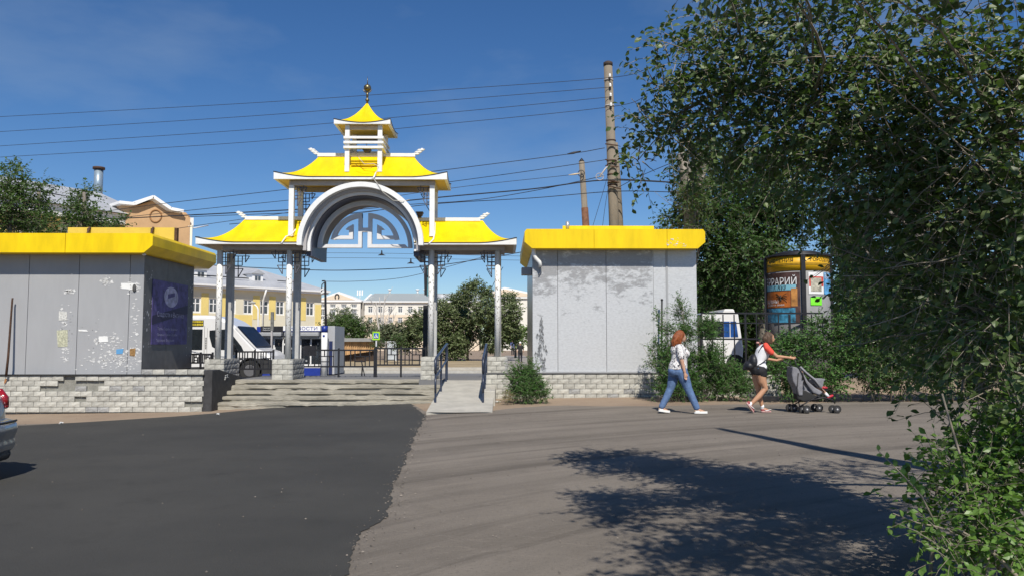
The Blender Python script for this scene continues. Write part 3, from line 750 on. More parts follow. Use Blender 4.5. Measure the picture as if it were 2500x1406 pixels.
for k in range(3): b.box(x0 + .02, x1 - .02, 21.70 + .02 * k, 21.74 + .02 * k, az(390 + k * 5.5, 21.6) - .012, az(390 + k * 5.5, 21.6) + .012)
b.build('yellow_louvre', M_yel, gate)
b = MB(); bx, bz = ax(889, 22.1), az(370, 22.1)
b.prism([(bx - .12, bz + .06), (bx + .12, bz + .06), (bx + .07, bz - .02), (bx - .07, bz - .02)], 22.0, 22.25); b.tube([(bx, 22.1, bz + .25), (bx, 22.1, bz + .05)], .01, 6)
b.build('loudspeaker', mat('grey_brown_horn', (.12, .11, .10), .5), gate)
# ---- finial
fx, fy, fz = xcm, ycc, az(250, ycc, 885)
M_fin = mat('tarnished_brass', (.20, .165, .09), .35, metal=.8, var=.3, nscale=9)
b = MB(); b.lathe((fx, fy, fz - .05), [(.035, 0), (.03, .06), (.055, .09), (.058, .12), (.03, .15), (.02, .18), (.035, .19), (.035, .30), (.02, .32)], 14)
fin = b.build('finial', M_fin, gate)
sc_ = az(218, ycc, 885)
MB().ball((fx, fy, sc_ + .03), .105, 18, 12).build('finial_ball', M_fin, fin)
b = MB(); P = []
for k in range(21):
    t = math.pi * (1.10 + .80 * k / 20) - 0; P.append((fx + .135 * math.cos(t), fy, sc_ + .03 + .02 + .15 * math.sin(t)))
b.tube(P, [.004 + .016 * math.sin(math.pi * k / 20) for k in range(21)], 8); b.build('finial_crescent', M_fin, fin)
b = MB(); b.tube([(fx, fy, sc_ + .12), (fx, fy, az(187, ycc, 885))], [.014, .003], 6); b.build('finial_spike', M_fin, fin)
# ---- small fittings: floodlight on the right roof, loose cables, white conduit
x, z = ax(1022, 22.2), az(532, 22.2)
b = MB(); b.box(x - .05, x + .05, 22.15, 22.25, z - .0, z + .06); b.prism([(x - .09, z + .13), (x + .09, z + .13), (x + .07, z + .06), (x - .07, z + .06)], 22.1, 22.32); b.box(x - .1, x + .1, 22.08, 22.34, z + .13, z + .155)
t = tag(b.build('floodlight', mat('brown_floodlight_housing', (.10, .075, .06), .6)), 'small brown floodlight standing on the ridge of the gateway\'s right lower roof', 'lamp')
M_cab = mat('pale_cable', (.55, .52, .45), .6)
def cable_on(pts, r=.008, m=M_cab, name='loose_cable'): 
    return MB().tube(pts, r, 5).build(name, m, gate)
cable_on([at(1062, 545, 21.9), at(1061, 570, 21.6), at(1058, 585, 21.38), at(1050, 593, 21.24), at(1046, 596, 21.22)], .022, M_white, 'conduit')
cable_on([at(722, 560, 21.5), at(712, 573, 21.45), at(698, 578, 21.4), at(690, 590, 21.22), at(685, 597, 21.2)], .018, M_white, 'conduit')
cable_on([at(918, 422, 21.5), at(914, 432, 21.3), at(908, 438, 21.3)], .025, M_white, 'conduit')
cable_on([at(866, 370, 21.8), at(878, 388, 21.65), at(890, 402, 21.5), at(912, 400, 21.45), at(925, 408, 21.4), at(912, 437, 21.3), at(920, 447, 20.98), at(935, 470, 20.97), at(960, 490, 20.97), at(985, 492, 20.97), at(1000, 488, 21.2)], .009)
cable_on([at(868, 402, 21.5), at(885, 412, 21.4), at(905, 411, 21.4), at(924, 402, 21.5)], .006, M_dk)
# ================================================================== METAL RAILINGS BEHIND THE GATE
def railing(name, label, pxa, pxb, Y, ztop, zbot, zfoot, group, dirn=1, pitch=.36):
    xa, xb = ax(pxa, Y), ax(pxb, Y)
    t = thing(name, label, 'railing', ((xa + xb) / 2, Y, zfoot), group)
    for z in (ztop, zbot): MB().bar((xa, Y, z), (xb, Y, z), .045).build('rail', M_black, t)
    n = max(2, round((xb - xa) / 1.9))
    for k in range(n + 1):
        x = xa + (xb - xa) * k / n; MB().bar((x, Y - .001, zfoot), (x, Y - .001, ztop + .06), .05).build('post', M_black, t)
    for k in range(n):
        a = xa + (xb - xa) * k / n; L_ = (xb - xa) / n; h = ztop - zbot
        for f in (.16, .33): MB().bar((a + L_ * f, Y, zbot), (a + L_ * f, Y, ztop), .028).build('baluster', M_black, t)
        b = MB()   # meander panel
        for (u0, v0, u1, v1) in ((.45, 0, .45, 1), (.86, 0, .86, 1), (.45, .62, .86, .62), (.60, .62, .60, 1), (.45, .3, .74, .3), (.74, 0, .74, .62)):
            b.bar((a + L_ * u0, Y + .002, zbot + h * v0), (a + L_ * u1, Y + .002, zbot + h * v1), .028)
        b.build('meander_panel', M_black, t)
    return t
G_R = 'black meander railings of the square'
railing('railing', 'black steel railing in front of the news kiosk, right of the second pedestal', 740, 915, 23.3, az(854, 23.3), az(894, 23.3), .48, G_R)
railing('railing', 'black steel meander railing next to the third pedestal, under the crossing sign', 919, 1040, 23.3, az(850, 23.3), az(890, 23.3), .48, G_R)
railing('railing', 'black steel railing before the white minibus, between the left and second pedestals', 578, 668, 23.4, az(858, 23.4), az(900, 23.4), .48, G_R)
railing('railing', 'black steel railing at the left end, between the grey kiosk and the first pedestal', 462, 520, 23.5, az(864, 23.5), az(885, 23.5), .40, G_R)
for px, yb, yt in ((755, 925, 848),):
    pass
b = MB(); x = ax(884, 24.3); b.tube([(x, 24.3, .47), (x + .02, 24.3, .78), (x - .02, 24.3, .95)], .02, 6); b.tube([(x + .02, 24.3, .78), (x + .09, 24.3, .48)], .015, 6)
tag(b.build('bent_pipe', M_black), 'short bent black pipe sticking up behind the middle railing', 'pipe')
# ================================================================== KIOSKS
def streak_metal(name, col, peel=None):
    m = mat(name, col, .38, metal=.25, var=.05, nscale=2.5, stretch=(1, 1, .25))
    return m
M_kl = mat('grey_composite_panel', (.355, .36, .37), .5, var=.05, nscale=1.4, spec=.4, stretch=(1.5, 1, .35), detail=7)
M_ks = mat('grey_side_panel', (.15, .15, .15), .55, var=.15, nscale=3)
def peel_mat():
    m = bpy.data.materials.new('peeling_silver_sheet'); m.use_nodes = True; n = m.node_tree; L = n.links.new; b = n.nodes['Principled BSDF']
    b.inputs['Roughness'].default_value = .42; b.inputs['Metallic'].default_value = .15
    tc = n.nodes.new('ShaderNodeTexCoord'); sep = n.nodes.new('ShaderNodeSeparateXYZ'); L(tc.outputs['Object'], sep.inputs[0])
    mp = n.nodes.new('ShaderNodeMapping'); mp.inputs['Scale'].default_value = (1.0, 1, 1.9); L(tc.outputs['Object'], mp.inputs[0])
    a = n.nodes.new('ShaderNodeTexNoise'); a.inputs['Scale'].default_value = 3.2; a.inputs['Detail'].default_value = 9; a.inputs['Roughness'].default_value = .7; a.inputs['Distortion'].default_value = .15; L(mp.outputs[0], a.inputs['Vector'])
    mr = n.nodes.new('ShaderNodeMapRange'); mr.inputs['From Min'].default_value = 1.6; mr.inputs['From Max'].default_value = 3.9; mr.inputs['To Min'].default_value = -.19; mr.inputs['To Max'].default_value = .14; L(sep.outputs['Z'], mr.inputs['Value'])
    ad = n.nodes.new('ShaderNodeMath'); ad.operation = 'ADD'; L(a.outputs[0], ad.inputs[0]); L(mr.outputs[0], ad.inputs[1])
    # only the three left panels have peeled
    mx_ = n.nodes.new('ShaderNodeMapRange'); mx_.inputs['From Min'].default_value = ax(1594, 20.8); mx_.inputs['From Max'].default_value = ax(1600, 20.8); mx_.inputs['To Min'].default_value = 0; mx_.inputs['To Max'].default_value = .5; L(sep.outputs['X'], mx_.inputs['Value'])
    sb = n.nodes.new('ShaderNodeMath'); sb.operation = 'SUBTRACT'; L(ad.outputs[0], sb.inputs[0]); L(mx_.outputs[0], sb.inputs[1])
    rp = n.nodes.new('ShaderNodeValToRGB'); e = rp.color_ramp.elements; e[0].position = .49; e[1].position = .59; e[0].color = (.58, .59, .60, 1); e[1].color = (.34, .34, .345, 1); x = e.new(.53); x.color = (.47, .48, .49, 1)
    L(sb.outputs[0], rp.inputs[0])
    c = n.nodes.new('ShaderNodeTexNoise'); c.inputs['Scale'].default_value = 14; c.inputs['Detail'].default_value = 6; L(mp.outputs[0], c.inputs['Vector'])
    c2 = n.nodes.new('ShaderNodeValToRGB'); c2.color_ramp.elements[0].color = (.86, .86, .86, 1); c2.color_ramp.elements[0].position = .3; c2.color_ramp.elements[1].position = .6; c2.color_ramp.elements[1].color = (1, 1, 1, 1); L(c.outputs[0], c2.inputs[0])
    mx = n.nodes.new('ShaderNodeMix'); mx.data_type = 'RGBA'; mx.blend_type = 'MULTIPLY'; mx.inputs[0].default_value = 1; L(rp.outputs[0], mx.inputs[6]); L(c2.outputs[0], mx.inputs[7]); L(mx.outputs[2], b.inputs['Base Color'])
    bp = n.nodes.new('ShaderNodeBump'); bp.inputs['Strength'].default_value = .25; bp.inputs['Distance'].default_value = .01; L(a.outputs[0], bp.inputs['Height']); L(bp.outputs[0], b.inputs['Normal'])
    return m
M_peel = peel_mat()
def cornice(parent, xa, xb, y0, y1, zt, zb, ch, joints, seam_side=True):
    """box cornice with chamfered lower edges, front boards as separate panels"""
    body = [(xa, zb + ch * .85), (xa + ch, zb), (xb - ch, zb), (xb, zb + ch * .85), (xb, zt - .07), (xb - .05, zt), (xa + .05, zt), (xa, zt - .07)]
    MB().prism(body, y0 + .03, y1).build('cornice', M_yel, parent)
    js = [xa] + joints + [xb]
    for i, (a, c) in enumerate(zip(js, js[1:])):
        p = []
        if i == 0: p += [(a, zt - .07), (a, zb + ch * .85), (a + ch, zb)]
        else: p += [(a + .006, zt), (a + .006, zb)]
        if i == len(js) - 2: p += [(c - ch, zb), (c, zb + ch * .85), (c, zt - .07), (c - .05, zt)]
        else: p += [(c - .006, zb), (c - .006, zt)]
        if i == 0: p += [(a + .05, zt)]
        MB().prism(p, y0, y0 + .028).build('fascia_panel', M_yel, parent)
# ---------- left kiosk
YK = 20.0; YKr = 23.2
kx0 = -13.6; kx1 = ax(347, YK); kz0 = .692; kz1 = az(623, YK)
kl = thing('kiosk', 'long grey kiosk with yellow cornice, torn paper remains and a purple poster, left', 'kiosk', ((kx0 + kx1) / 2, 21.6, kz0))
MB().box(kx0, kx1 - .02, YK + .03, YKr, kz0, kz1).build('wall_core', M_dk, kl)
js = [kx0, ax(-55, YK), ax(64, YK), ax(187, YK), ax(312, YK), kx1]
for a, c in zip(js, js[1:]):
    MB().box(a + .006, c - .006, YK, YK + .03, kz0, kz1).build('wall_panel', M_kl, kl, bevel=.004)
for a, c in ((YK + .002, 21.4), (21.41, YKr)):
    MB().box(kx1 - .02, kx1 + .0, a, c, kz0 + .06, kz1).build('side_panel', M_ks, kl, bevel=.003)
cz1 = az(571, 19.55); czb = az(618, 19.55)
cornice(kl, -14.5, ax(365, 19.55), 19.55, 23.9, cz1, czb, .21, [ax(-60, 19.55), ax(150, 19.55)])
b = MB().box(ax(155, 23), ax(418, 23), 23.0, 23.05, cz1 - .3, az(557, 23)); rs = b.build('rear_signboard', M_yel2, kl)
for px in (206, 363): 
    b = MB(); x = ax(px, 22.9); b.bar((x, 22.97, az(557, 23)), (x - .0, 22.6, cz1), .05); b.bar((x - .05, 22.97, az(557, 23) - .03), (x - .05, 22.97, cz1), .04); b.build('strut', M_rust, rs)
b = MB(); x = ax(420, 23); b.box(x - .02, x + .06, 22.98, 23.1, cz1 - .3, az(558, 23)); b.build('frame', M_rust, rs)
MB().ball((ax(345, 19.7), 19.7, czb - .03), (.05, .05, .03), 8, 6).build('lamp', M_white, kl)
# purple poster on the end wall (advert for a pastry stall); plain stand-in shapes, faded script lettering
M_pur = mat('faded_purple_print', (.10, .08, .25), .6, var=.45, nscale=6, detail=8)
M_lil = mat('faded_lilac_print', (.50, .48, .66), .6, var=.3, nscale=8)
px_ = kx1 + .006
ya, yb = 20.47, 22.75
zp0, zp1 = az(840, 21.6), az(690, 21.6)
pst = MB().box(px_, px_ + .012, ya, yb, zp0, zp1).build('poster', M_pur, kl)
def onside(pts, m, nm='print', off=.014):
    b = MB(); vs = [(px_ + off, ya + (yb - ya) * u_, zp0 + (zp1 - zp0) * v_) for u_, v_ in pts]; n = len(vs)
    b.add(vs, [tuple(range(n))]); return b.build(nm, m, pst)
onside([(0, .30), (1, .52), (1, .66), (0, .44)], mat('dark_print_band', (.03, .025, .08), .6), 'slogan_band', .016)
cir = [(.5 + .2 * math.cos(a), .76 + .165 * math.sin(a)) for a in [2 * math.pi * k / 20 for k in range(20)]]
onside(cir, M_lil, 'round_emblem', .018)
onside([(.40, .80), (.60, .84), (.60, .78), (.40, .73)], M_pur, 'emblem_stripe', .02)
for i, (s_, u_, v_, w_, h_) in enumerate((('Сладости и Выпечка', .5, .47, 1.7, .17), ('Торты  Пироги  Булочки', .42, .24, 1.25, .09), ('Печенье  Кексы  Рулеты', .42, .15, 1.25, .09), ('Пирожные  Ватрушки', .36, .06, 1.1, .09))):
    text_obj('lettering', s_, M_lil, pst, (px_ + .02, ya + (yb - ya) * u_, zp0 + (zp1 - zp0) * v_), w_, h_, rot=(R(90), 0, R(90)))
# torn paper remains on front and end wall
def scraps(parent, n, box, Y, seed, m, smin=.015, smax=.06, clusters=None):
    b = MB(); r8 = random.Random(seed)
    for i in range(n):
        if clusters:
            cx_, cy_, sx_, sy_ = r8.choice(clusters); px = r8.gauss(cx_, sx_); py = r8.gauss(cy_, sy_)
        else: px = r8.uniform(box[0], box[1]); py = r8.uniform(box[2], box[3])
        if not (box[0] < px < box[1] and box[2] < py < box[3]): continue
        p = at(px, py, Y); s = r8.uniform(smin, smax) ; k = r8.randint(6, 10); a0 = r8.uniform(0, 6.3); st_ = r8.uniform(.12, .8)
        vs = [(p.x + s * math.cos(a0 + 6.283 * j / k) * r8.uniform(.25, 1.3), Y - .003 - .0012 * (i % 4), p.z + s * st_ * math.sin(a0 + 6.283 * j / k) * r8.uniform(.25, 1.3)) for j in range(k)]
        b.add(vs, [tuple(range(k - 1, -1, -1))])
    return b.build('paper_scraps', m, parent)
M_scr1 = mat('torn_white_paper', (.62, .62, .61), .85, var=.2, nscale=20)
o = scraps(kl, 800, (150, 343, 670, 908), YK, 1, M_scr1, .008, .05, [(155, 860, 15, 18), (250, 870, 26, 20), (262, 830, 18, 12), (328, 700, 12, 6), (330, 820, 7, 60), (290, 860, 20, 18), (150, 800, 10, 30), (258, 686, 6, 5), (167, 712, 6, 3), (300, 880, 25, 14)]); o['kind'] = 'stuff'
scraps(kl, 60, (150, 343, 670, 908), YK - .004, 2, mat('grey_smudge', (.16, .16, .16), .8), .006, .02, [(258, 686, 6, 5), (320, 705, 5, 6), (175, 790, 5, 15), (155, 815, 12, 12), (240, 820, 20, 20)])['kind'] = 'stuff'
M_tag = mat('ad_paper', (.55, .55, .52), .8, var=.3, nscale=30)
for (a, c, d, e, m_) in ((144, 162, 759, 782, M_tag), (140, 168, 805, 845, mat('yellowed_paper', (.45, .45, .33), .8, var=.35, nscale=25)), (297, 333, 690, 706, M_white), (191, 213, 804, 809, M_white), (240, 262, 820, 833, M_white), (283, 300, 852, 862, mat('blue_paper_scrap', (.10, .30, .55), .8)), (317, 331, 850, 868, mat('brown_tape_patch', (.30, .17, .06), .8, var=.5, nscale=30))):
    P0 = at(a, e, YK); P1 = at(c, d, YK); r8 = random.Random(a); k = 10
    ed = []
    for (x, z) in ((P0.x, P0.z), (P1.x, P0.z), (P1.x, P1.z), (P0.x, P1.z)): ed.append((x + r8.uniform(-.03, .03), YK - .008, z + r8.uniform(-.02, .02)))
    b = MB(); b.add(ed + [(v[0], YK - .002, v[2]) for v in ed], [(0, 1, 2, 3), (7, 6, 5, 4)] + [(i, i + 4, (i + 1) % 4 + 4, (i + 1) % 4) for i in range(4)]); o = b.build('flyer', m_, kl)
b = MB(); p = at(328, 703, YK - .02); b.ball((p.x, YK - .02, p.z), (.05, .02, .10), 10, 8); b.build('peeled_patch', mat('dark_peeled_patch', (.08, .08, .08), .9), kl)
b = MB(); r8 = random.Random(5)
for i in range(60):
    y = r8.choice([r8.uniform(20.05, 20.5), r8.gauss(20.3, .15), r8.uniform(22.7, 23.1)]); z = r8.uniform(1.1, 3.3); s = r8.uniform(.01, .045); k = 5
    if not 20.03 < y < 23.1: continue
    vs = [(kx1 + .004, y + s * math.cos(6.28 * j / k) * r8.uniform(.4, 1.2), z + s * 1.2 * math.sin(6.28 * j / k) * r8.uniform(.4, 1.2)) for j in range(k)]; b.add(vs, [tuple(range(k))])
b.build('paper_scraps', M_scr1, kl)['kind'] = 'stuff'
b = MB(); b.tube([at(15, 917, 19.7), at(20, 870, 19.7), at(30, 732, 19.85), at(31, 727, 19.85)], [.03, .028, .022, .022], 8)
tag(b.build('iron_rod', M_rust), 'thin rusty iron rod leaning upright against the left grey kiosk', 'rod')
b = MB(); p = at(14, 930, 19.79); b.add([(p.x - .01, 19.765, p.z + .06), (p.x + .05, 19.765, p.z + .07), (p.x + .02, 19.765, p.z - .02), (p.x - .03, 19.765, p.z - .07)], [(3, 2, 1, 0)]); b.build('rust_stain', mat('rust_stain', (.35, .16, .06), .9), wl)
# ---------- right kiosk
YQ = 20.78; YQr = 25.2
qx0 = ax(1300, YQ); qx1 = ax(1704, YQ); qz0 = .70; qz1 = az(608, YQ)
kr = thing('kiosk', 'silver kiosk with peeling front, yellow cornice and white downpipe, right of the ramp', 'kiosk', ((qx0 + qx1) / 2, 23, qz0))
MB().box(qx0 + .02, qx1 - .02, YQ + .03, YQr, qz0, qz1).build('wall_core', M_ks, kr)
js = [qx0, ax(1362, YQ), ax(1481, YQ), ax(1597, YQ), ax(1632, YQ), qx1]
for i, (a, c) in enumerate(zip(js, js[1:])):
    MB().box(a + .005, c - .005, YQ + (.02 if i >= 3 else 0), YQ + .045, qz0, qz1).build('wall_panel', M_peel, kr, bevel=.004)
MB().box(ax(1628, YQ), ax(1633, YQ), YQ + .002, YQ + .03, qz0, qz1).build('joint_strip', M_kl, kr)
M_sdk = mat('dull_grey_sheet', (.23, .235, .25), .3, metal=.6, var=.15, nscale=3)
MB().box(qx0 - .0, qx0 + .02, YQ + .031, 23.2, qz0, qz1).build('side_panel', M_sdk, kr)
MB().box(qx0 - .0, qx0 + .02, 23.22, YQr, qz0, qz1).build('side_panel', M_sdk, kr)
MB().box(ax(1325, YQ), ax(1600, YQ), YQ - .04, YQ - .001, qz0 - .0, qz0 + .03).build('base_flashing', M_kl, kr)
cy = 20.40
cornice(kr, ax(1281, cy), ax(1726, cy), cy, 25.9, az(559, cy), az(606, cy), .19, [ax(1452, cy), ax(1632, cy)])
MB().box(ax(1375, 24), ax(1600, 24), 24.0, 24.06, az(559, cy) - .2, az(551, 24)).build('rear_signboard', M_yel, kr)
b = MB(); x = ax(1387, 23); b.tube([(x, 23, az(560, 23)), (x, 23, az(541, 23))], .055, 12); b.build('vent_pipe', mat('galvanised_pipe', (.5, .5, .5), .4, metal=.6), kr)
b = MB(); x = ax(1273, 21.6); b.box(x, qx0, 21.4, 21.75, az(672, 21.6), az(654, 21.6)); b.build('wall_lamp', M_kl, kr, bevel=.015)
b = MB(); b.tube([at(1303, 604, 20.6), at(1303, 620, 20.6), at(1308, 631, 20.6), at(1317, 640, 20.62), at(1320, 652, 20.64)], .052, 12); b.build('downpipe', M_white, kr)
b = MB(); b.tube([at(1320, 651, 20.74), at(1320, 663, 20.74), at(1316, 672, 20.74)], .018, 8); b.build('pipe_bracket', M_kl, kr)
b = MB()
r8 = random.Random(4)
for i in range(90):   # crumpled shiny damage at the lower left corner
    px = 1321 + r8.gauss(0, 2 + 7 * min(1, max(0, (i / 90)))); py = 780 + 125 * (i / 90) + r8.uniform(-4, 4)
    if not 1306 < px < 1336: continue
    p = at(px, py, YQ); s = r8.uniform(.02, .07)
    b.add([(p.x - s * .5, YQ - .004, p.z), (p.x, YQ - .010, p.z - s * 1.2), (p.x + s * .5, YQ - .004, p.z + .2 * s), (p.x, YQ - .018, p.z + s * 1.4)], [(0, 1, 2), (0, 2, 3)])
b.build('crumpled_foil', mat('crumpled_foil', (.27, .28, .29), .5, metal=.4, var=.5, nscale=20), kr)['kind'] = 'stuff'
scraps(kr, 24, (1626, 1675, 582, 602), cy - .001, 9, M_scr1, .01, .04)['kind'] = 'stuff'
b = MB(); b.tube([at(1615, 905, 20.5), at(1616, 735, 20.55)], .022, 8); b.ball(at(1616, 732, 20.55), .035, 8, 6)
tag(b.build('iron_rod', M_dk), 'thin dark rod standing upright in the bush before the right silver kiosk', 'rod')
# ================================================================== BUILDINGS BEYOND
M_cream = mat('cream_render', (.72, .67, .52), .85, var=.05, nscale=.6)
M_ypan = mat('yellow_render', (.80, .63, .22), .85, var=.06, nscale=.6)
M_tan = mat('tan_render', (.52, .33, .175), .9, var=.08, nscale=.8, detail=8)
M_roofg = mat('pale_grey_roof_sheet', (.42, .43, .45), .5, var=.10, nscale=.7, stretch=(1, 1, 1))
M_wtrim = mat('white_trim', (.80, .80, .79), .7, var=.04)
M_pane = mat('window_glass', (.07, .08, .09), .15, var=.5, nscale=.8, spec=.8)
M_pane2 = mat('lighter_window_glass', (.14, .15, .16), .2, var=.4, nscale=1.2, spec=.7)  # lighter glass for the windows of the far buildings
M_reveal = mat('plain_reveal_grey', (.34, .34, .33), .9)  # grey shared by inner masses, seams, coping and small parts
def window_meshes(w_, h_, frame=.09, pane_m=M_pane, mull=1, trans=.35):
    b = MB(); f = frame
    b.box(-w_ / 2, -w_ / 2 + f, -.02, .10, 0, h_); b.box(w_ / 2 - f, w_ / 2, -.02, .10, 0, h_); b.box(-w_ / 2 + f, w_ / 2 - f, -.02, .10, h_ - f, h_); b.box(-w_ / 2 + f, w_ / 2 - f, -.02, .10, 0, f)
    for k in range(mull):
        x = -w_ / 2 + w_ * (k + 1) / (mull + 1); b.box(x - f * .4, x + f * .4, -.015, .08, f, h_ - f)
    if trans: b.box(-w_ / 2 + f, w_ / 2 - f, -.014, .08, h_ * (1 - trans) - f * .35, h_ * (1 - trans) + f * .35)
    fm = b.mesh('window_frame'); fm.materials.append(M_wtrim)
    b = MB().box(-w_ / 2 + f * .5, w_ / 2 - f * .5, .03, .05, f * .5, h_ - f * .5); pm = b.mesh('pane'); pm.materials.append(pane_m)
    return fm, pm
def put_window(parent, ms, x, y, z, name='window'):
    o = bpy.data.objects.new(name, ms[0]); link(o, parent); o.location = (x, y, z)
    p = bpy.data.objects.new('pane', ms[1]); link(p, o); return o
def wall_with_holes(parent, x0, x1, z0, z1, holes, y, thick, m, name='wall', m_fn=None):
    """a wall built as strips round its window openings"""
    xs_ = sorted(set([x0, x1] + [h[0] for h in holes] + [h[1] for h in holes])); zs_ = sorted(set([z0, z1] + [h[2] for h in holes] + [h[3] for h in holes]))
    b = MB()
    for a, c in zip(xs_, xs_[1:]):
        z = None
        for d, e in zip(zs_, zs_[1:]):
            hole = any(h[0] <= a + 1e-6 and c <= h[1] + 1e-6 and h[2] <= d + 1e-6 and e <= h[3] + 1e-6 for h in holes)
            if not hole: b.box(a, c, y, y + thick, d, e)
    return b.build(name, m, parent)
# ---- cream and yellow building on the left, seen through the gate
ang = math.atan2(.736, .677); Yc = 105; xc = ax(783, Yc)
bl = thing('school_building', 'long cream and yellow two-storey building with grey hipped roof behind the minibus', 'building', (xc, Yc, 0), rotz=ang, local=True)
Wd = 46; zE = 8.3
xw = [-1.7 - 2.2 * i for i in range(20)]
xw = [x for i, x in enumerate(xw) if i not in (1,)]
holes = []
for x in xw:
    for zb in (1.5, 5.0): holes.append((x - .62, x + .62, zb, zb + 1.75))
wall_with_holes(bl, -Wd, 0, -.5, zE - .45, holes, 0, .35, M_cream)
MB().box(-Wd, 0, .36, 11.9, -.5, zE - .45).build('inner_mass', M_reveal, bl)
wm = window_meshes(1.24, 1.75, .15, M_pane, 1, .38)
wm2 = []
for x in xw:
    for zb in (1.5, 5.0):
        o = put_window(bl, wm, x, .12, zb)
# yellow rendered fields, 3 cm proud, between the windows
r9 = random.Random(11); b_ = []
for i, x in enumerate(xw[:-1]):
    xm = x - 1.1
    for zb, zt_ in ((4.4, 7.3), (.6, 4.4), (3.3, 4.95)):
        if r9.random() < .5:
            if zb == 3.3: MB().box(x - 1.7, x + .55, -.03, -.001, 3.3, 4.9).build('yellow_field', M_ypan, bl)
            else: MB().box(x - 1.55, x - .66, -.035, -.001, zb, zt_).build('yellow_field', M_ypan, bl)
MB().box(-.95, -.01, -.03, -.001, 3.3, 6.5).build('yellow_field', M_ypan, bl)
b = MB(); b.box(-Wd - .6, .6, -.7, 12.6, zE - .449, zE - .22); b.box(-Wd - .8, .8, -.9, 12.8, zE - .219, zE); b.build('cornice', M_wtrim, bl)
b = MB(); V = [(-Wd - .8, -.9, zE), (.8, -.9, zE), (.8, 12.8, zE), (-Wd - .8, 12.8, zE), (-6, 5.9, zE + 2.9), (-Wd + 6, 5.9, zE + 2.9)]
b.add(V, [(0, 1, 4, 5), (1, 2, 4), (2, 3, 5, 4), (3, 0, 5)]); rf = b.build('roof', M_roofg, bl)
for x in (-8.6, -16):
    b = MB(); b.box(x - .75, x + .75, 1.2, 4.5, zE + .6, zE + 1.75); b.build('dormer', M_wtrim, rf)
    b = MB(); b.prism([(x - 1.0, zE + 1.75), (x + 1.0, zE + 1.75), (x, zE + 2.25)], 1.0, 4.6); b.build('dormer_roof', M_roofg, rf)
    MB().box(x - .38, x - .04, 1.17, 1.19, zE + .95, zE + 1.5).build('dormer_window', M_pane, rf); MB().box(x + .04, x + .38, 1.17, 1.19, zE + .95, zE + 1.5).build('dormer_window', M_pane, rf)
b = MB(); b.bar((-Wd, .9, zE + 1.1), (-10, .9, zE + 1.1), .06, .12); b.bar((-6, .9, zE + 1.05), (-3, .9, zE + 1.05), .06, .1); b.build('snow_guard', M_dk, rf)
b = MB(); b.tube([(-8.6, -.85, zE - .3), (-8.6, -.4, zE - 1.2), (-8.6, -.15, zE - 1.6), (-8.6, -.15, .4)], .11, 8); b.build('downpipe', M_wtrim, bl)
MB().box(-Wd, .0, -.06, -.0355, -.5, .75).build('plinth', mat('brown_plinth', (.22, .13, .08), .9), bl)
# ---- tan gabled wing behind the left kiosk
Yt = 60; k = Yt / FPX
tx = lambda px: ax(px, Yt); tz = lambda py, px=380: az(py, Yt, px)
bt = thing('gabled_building', 'tan rendered building end with curved white gable coping and a round moulding', 'building', (tx(380), Yt, 0))
gp = [(tx(285), -1), (tx(456), -1), (tx(456), tz(530)), (tx(444), tz(519)), (tx(415), tz(514)), (tx(371), tz(488)), (tx(328), tz(501)), (tx(290), tz(497)), (tx(285), tz(502))]
def shear(b):
    b.v = [(v[0] - max(0, v[1] - Yt) * 1.05, v[1], v[2]) for v in b.v]; return b
shear(MB().prism(gp, Yt, Yt + 9)).build('gable_wall', M_tan, bt)
b = MB(); cp = [(288, 499.5), (326, 503.5), (371, 486), (415, 515), (446, 521)]
for (a, c), (d, e) in zip(cp, cp[1:]): b.bar((tx(a), Yt + 4, tz(c) + .08), (tx(d), Yt + 4, tz(e) + .08), 9.0, .22, up=(0, 0, 1))
shear(b).build('coping', M_wtrim, bt)
shear(MB().box(tx(456), tx(473), Yt + .4, Yt + 4, tz(552), tz(530))).build('cornice_end', M_wtrim, bt)
b = MB(); P = [(tx(371) + 14 * k * math.cos(t), Yt - .03, tz(528) + 15 * k * math.sin(t)) for t in [2 * math.pi * i / 28 for i in range(29)]]
b.tube(P, .055, 6); b.build('round_moulding', mat('darker_tan_moulding', (.33, .17, .07), .9), bt)
b = MB(); b.tube([(tx(458), Yt + .1, tz(550)), (tx(457), Yt + .1, 0)], .09, 8); b.build('downpipe', M_cream, bt)
b = MB(); b.tube([(tx(476), Yt + 2, tz(541)), (tx(462), Yt + .3, tz(556)), (tx(452), Yt, tz(553))], .05, 6); b.build('pipe', M_wtrim, bt)
an2 = math.atan2(.85, .53); xq = tx(300)
bw = thing('school_building', 'cream building with pale metal roof and tall flue pipe behind the left treetops', 'building', (xq, Yt + 1.5, 0), rotz=an2, local=True)
zE2 = tz(524, 300)
MB().box(-30, 0, 0, 12, -1, zE2 - .8).build('wall', M_cream, bw)
MB().box(-30, -.0, -.7, 12.5, zE2 - .799, zE2).build('cornice', M_wtrim, bw)
b = MB(); V = [(-31, -1, zE2), (1, -1, zE2), (1, 13, zE2), (-31, 13, zE2), (0, 5.2, zE2 + 2.5), (-25, 6, zE2 + 2.6)]; b.add(V, [(0, 1, 4, 5), (1, 2, 4), (2, 3, 5, 4), (3, 0, 5)]); rf2 = b.build('roof', M_roofg, bw)
b = MB(); b.bar((-9, 1.8, zE2 + 1.2), (-3.6, 1.8, zE2 + 1.0), .1, .25); b.bar((-2.6, 1.4, zE2 + .8), (-.4, 1.4, zE2 + .6), .08, .18); b.build('snow_guard', M_dk, rf2)
b = MB(); b.cyl((0.0, 5.2, zE2 + 2.0), .34, 2.3, 14); fl = b.build('flue_pipe', mat('bluish_flue', (.3, .38, .45), .4, metal=.4), rf2)
b = MB(); b.cyl((0.0, 5.2, zE2 + 4.35), .46, .18, 14); b.build('flue_cap', M_rust, rf2)
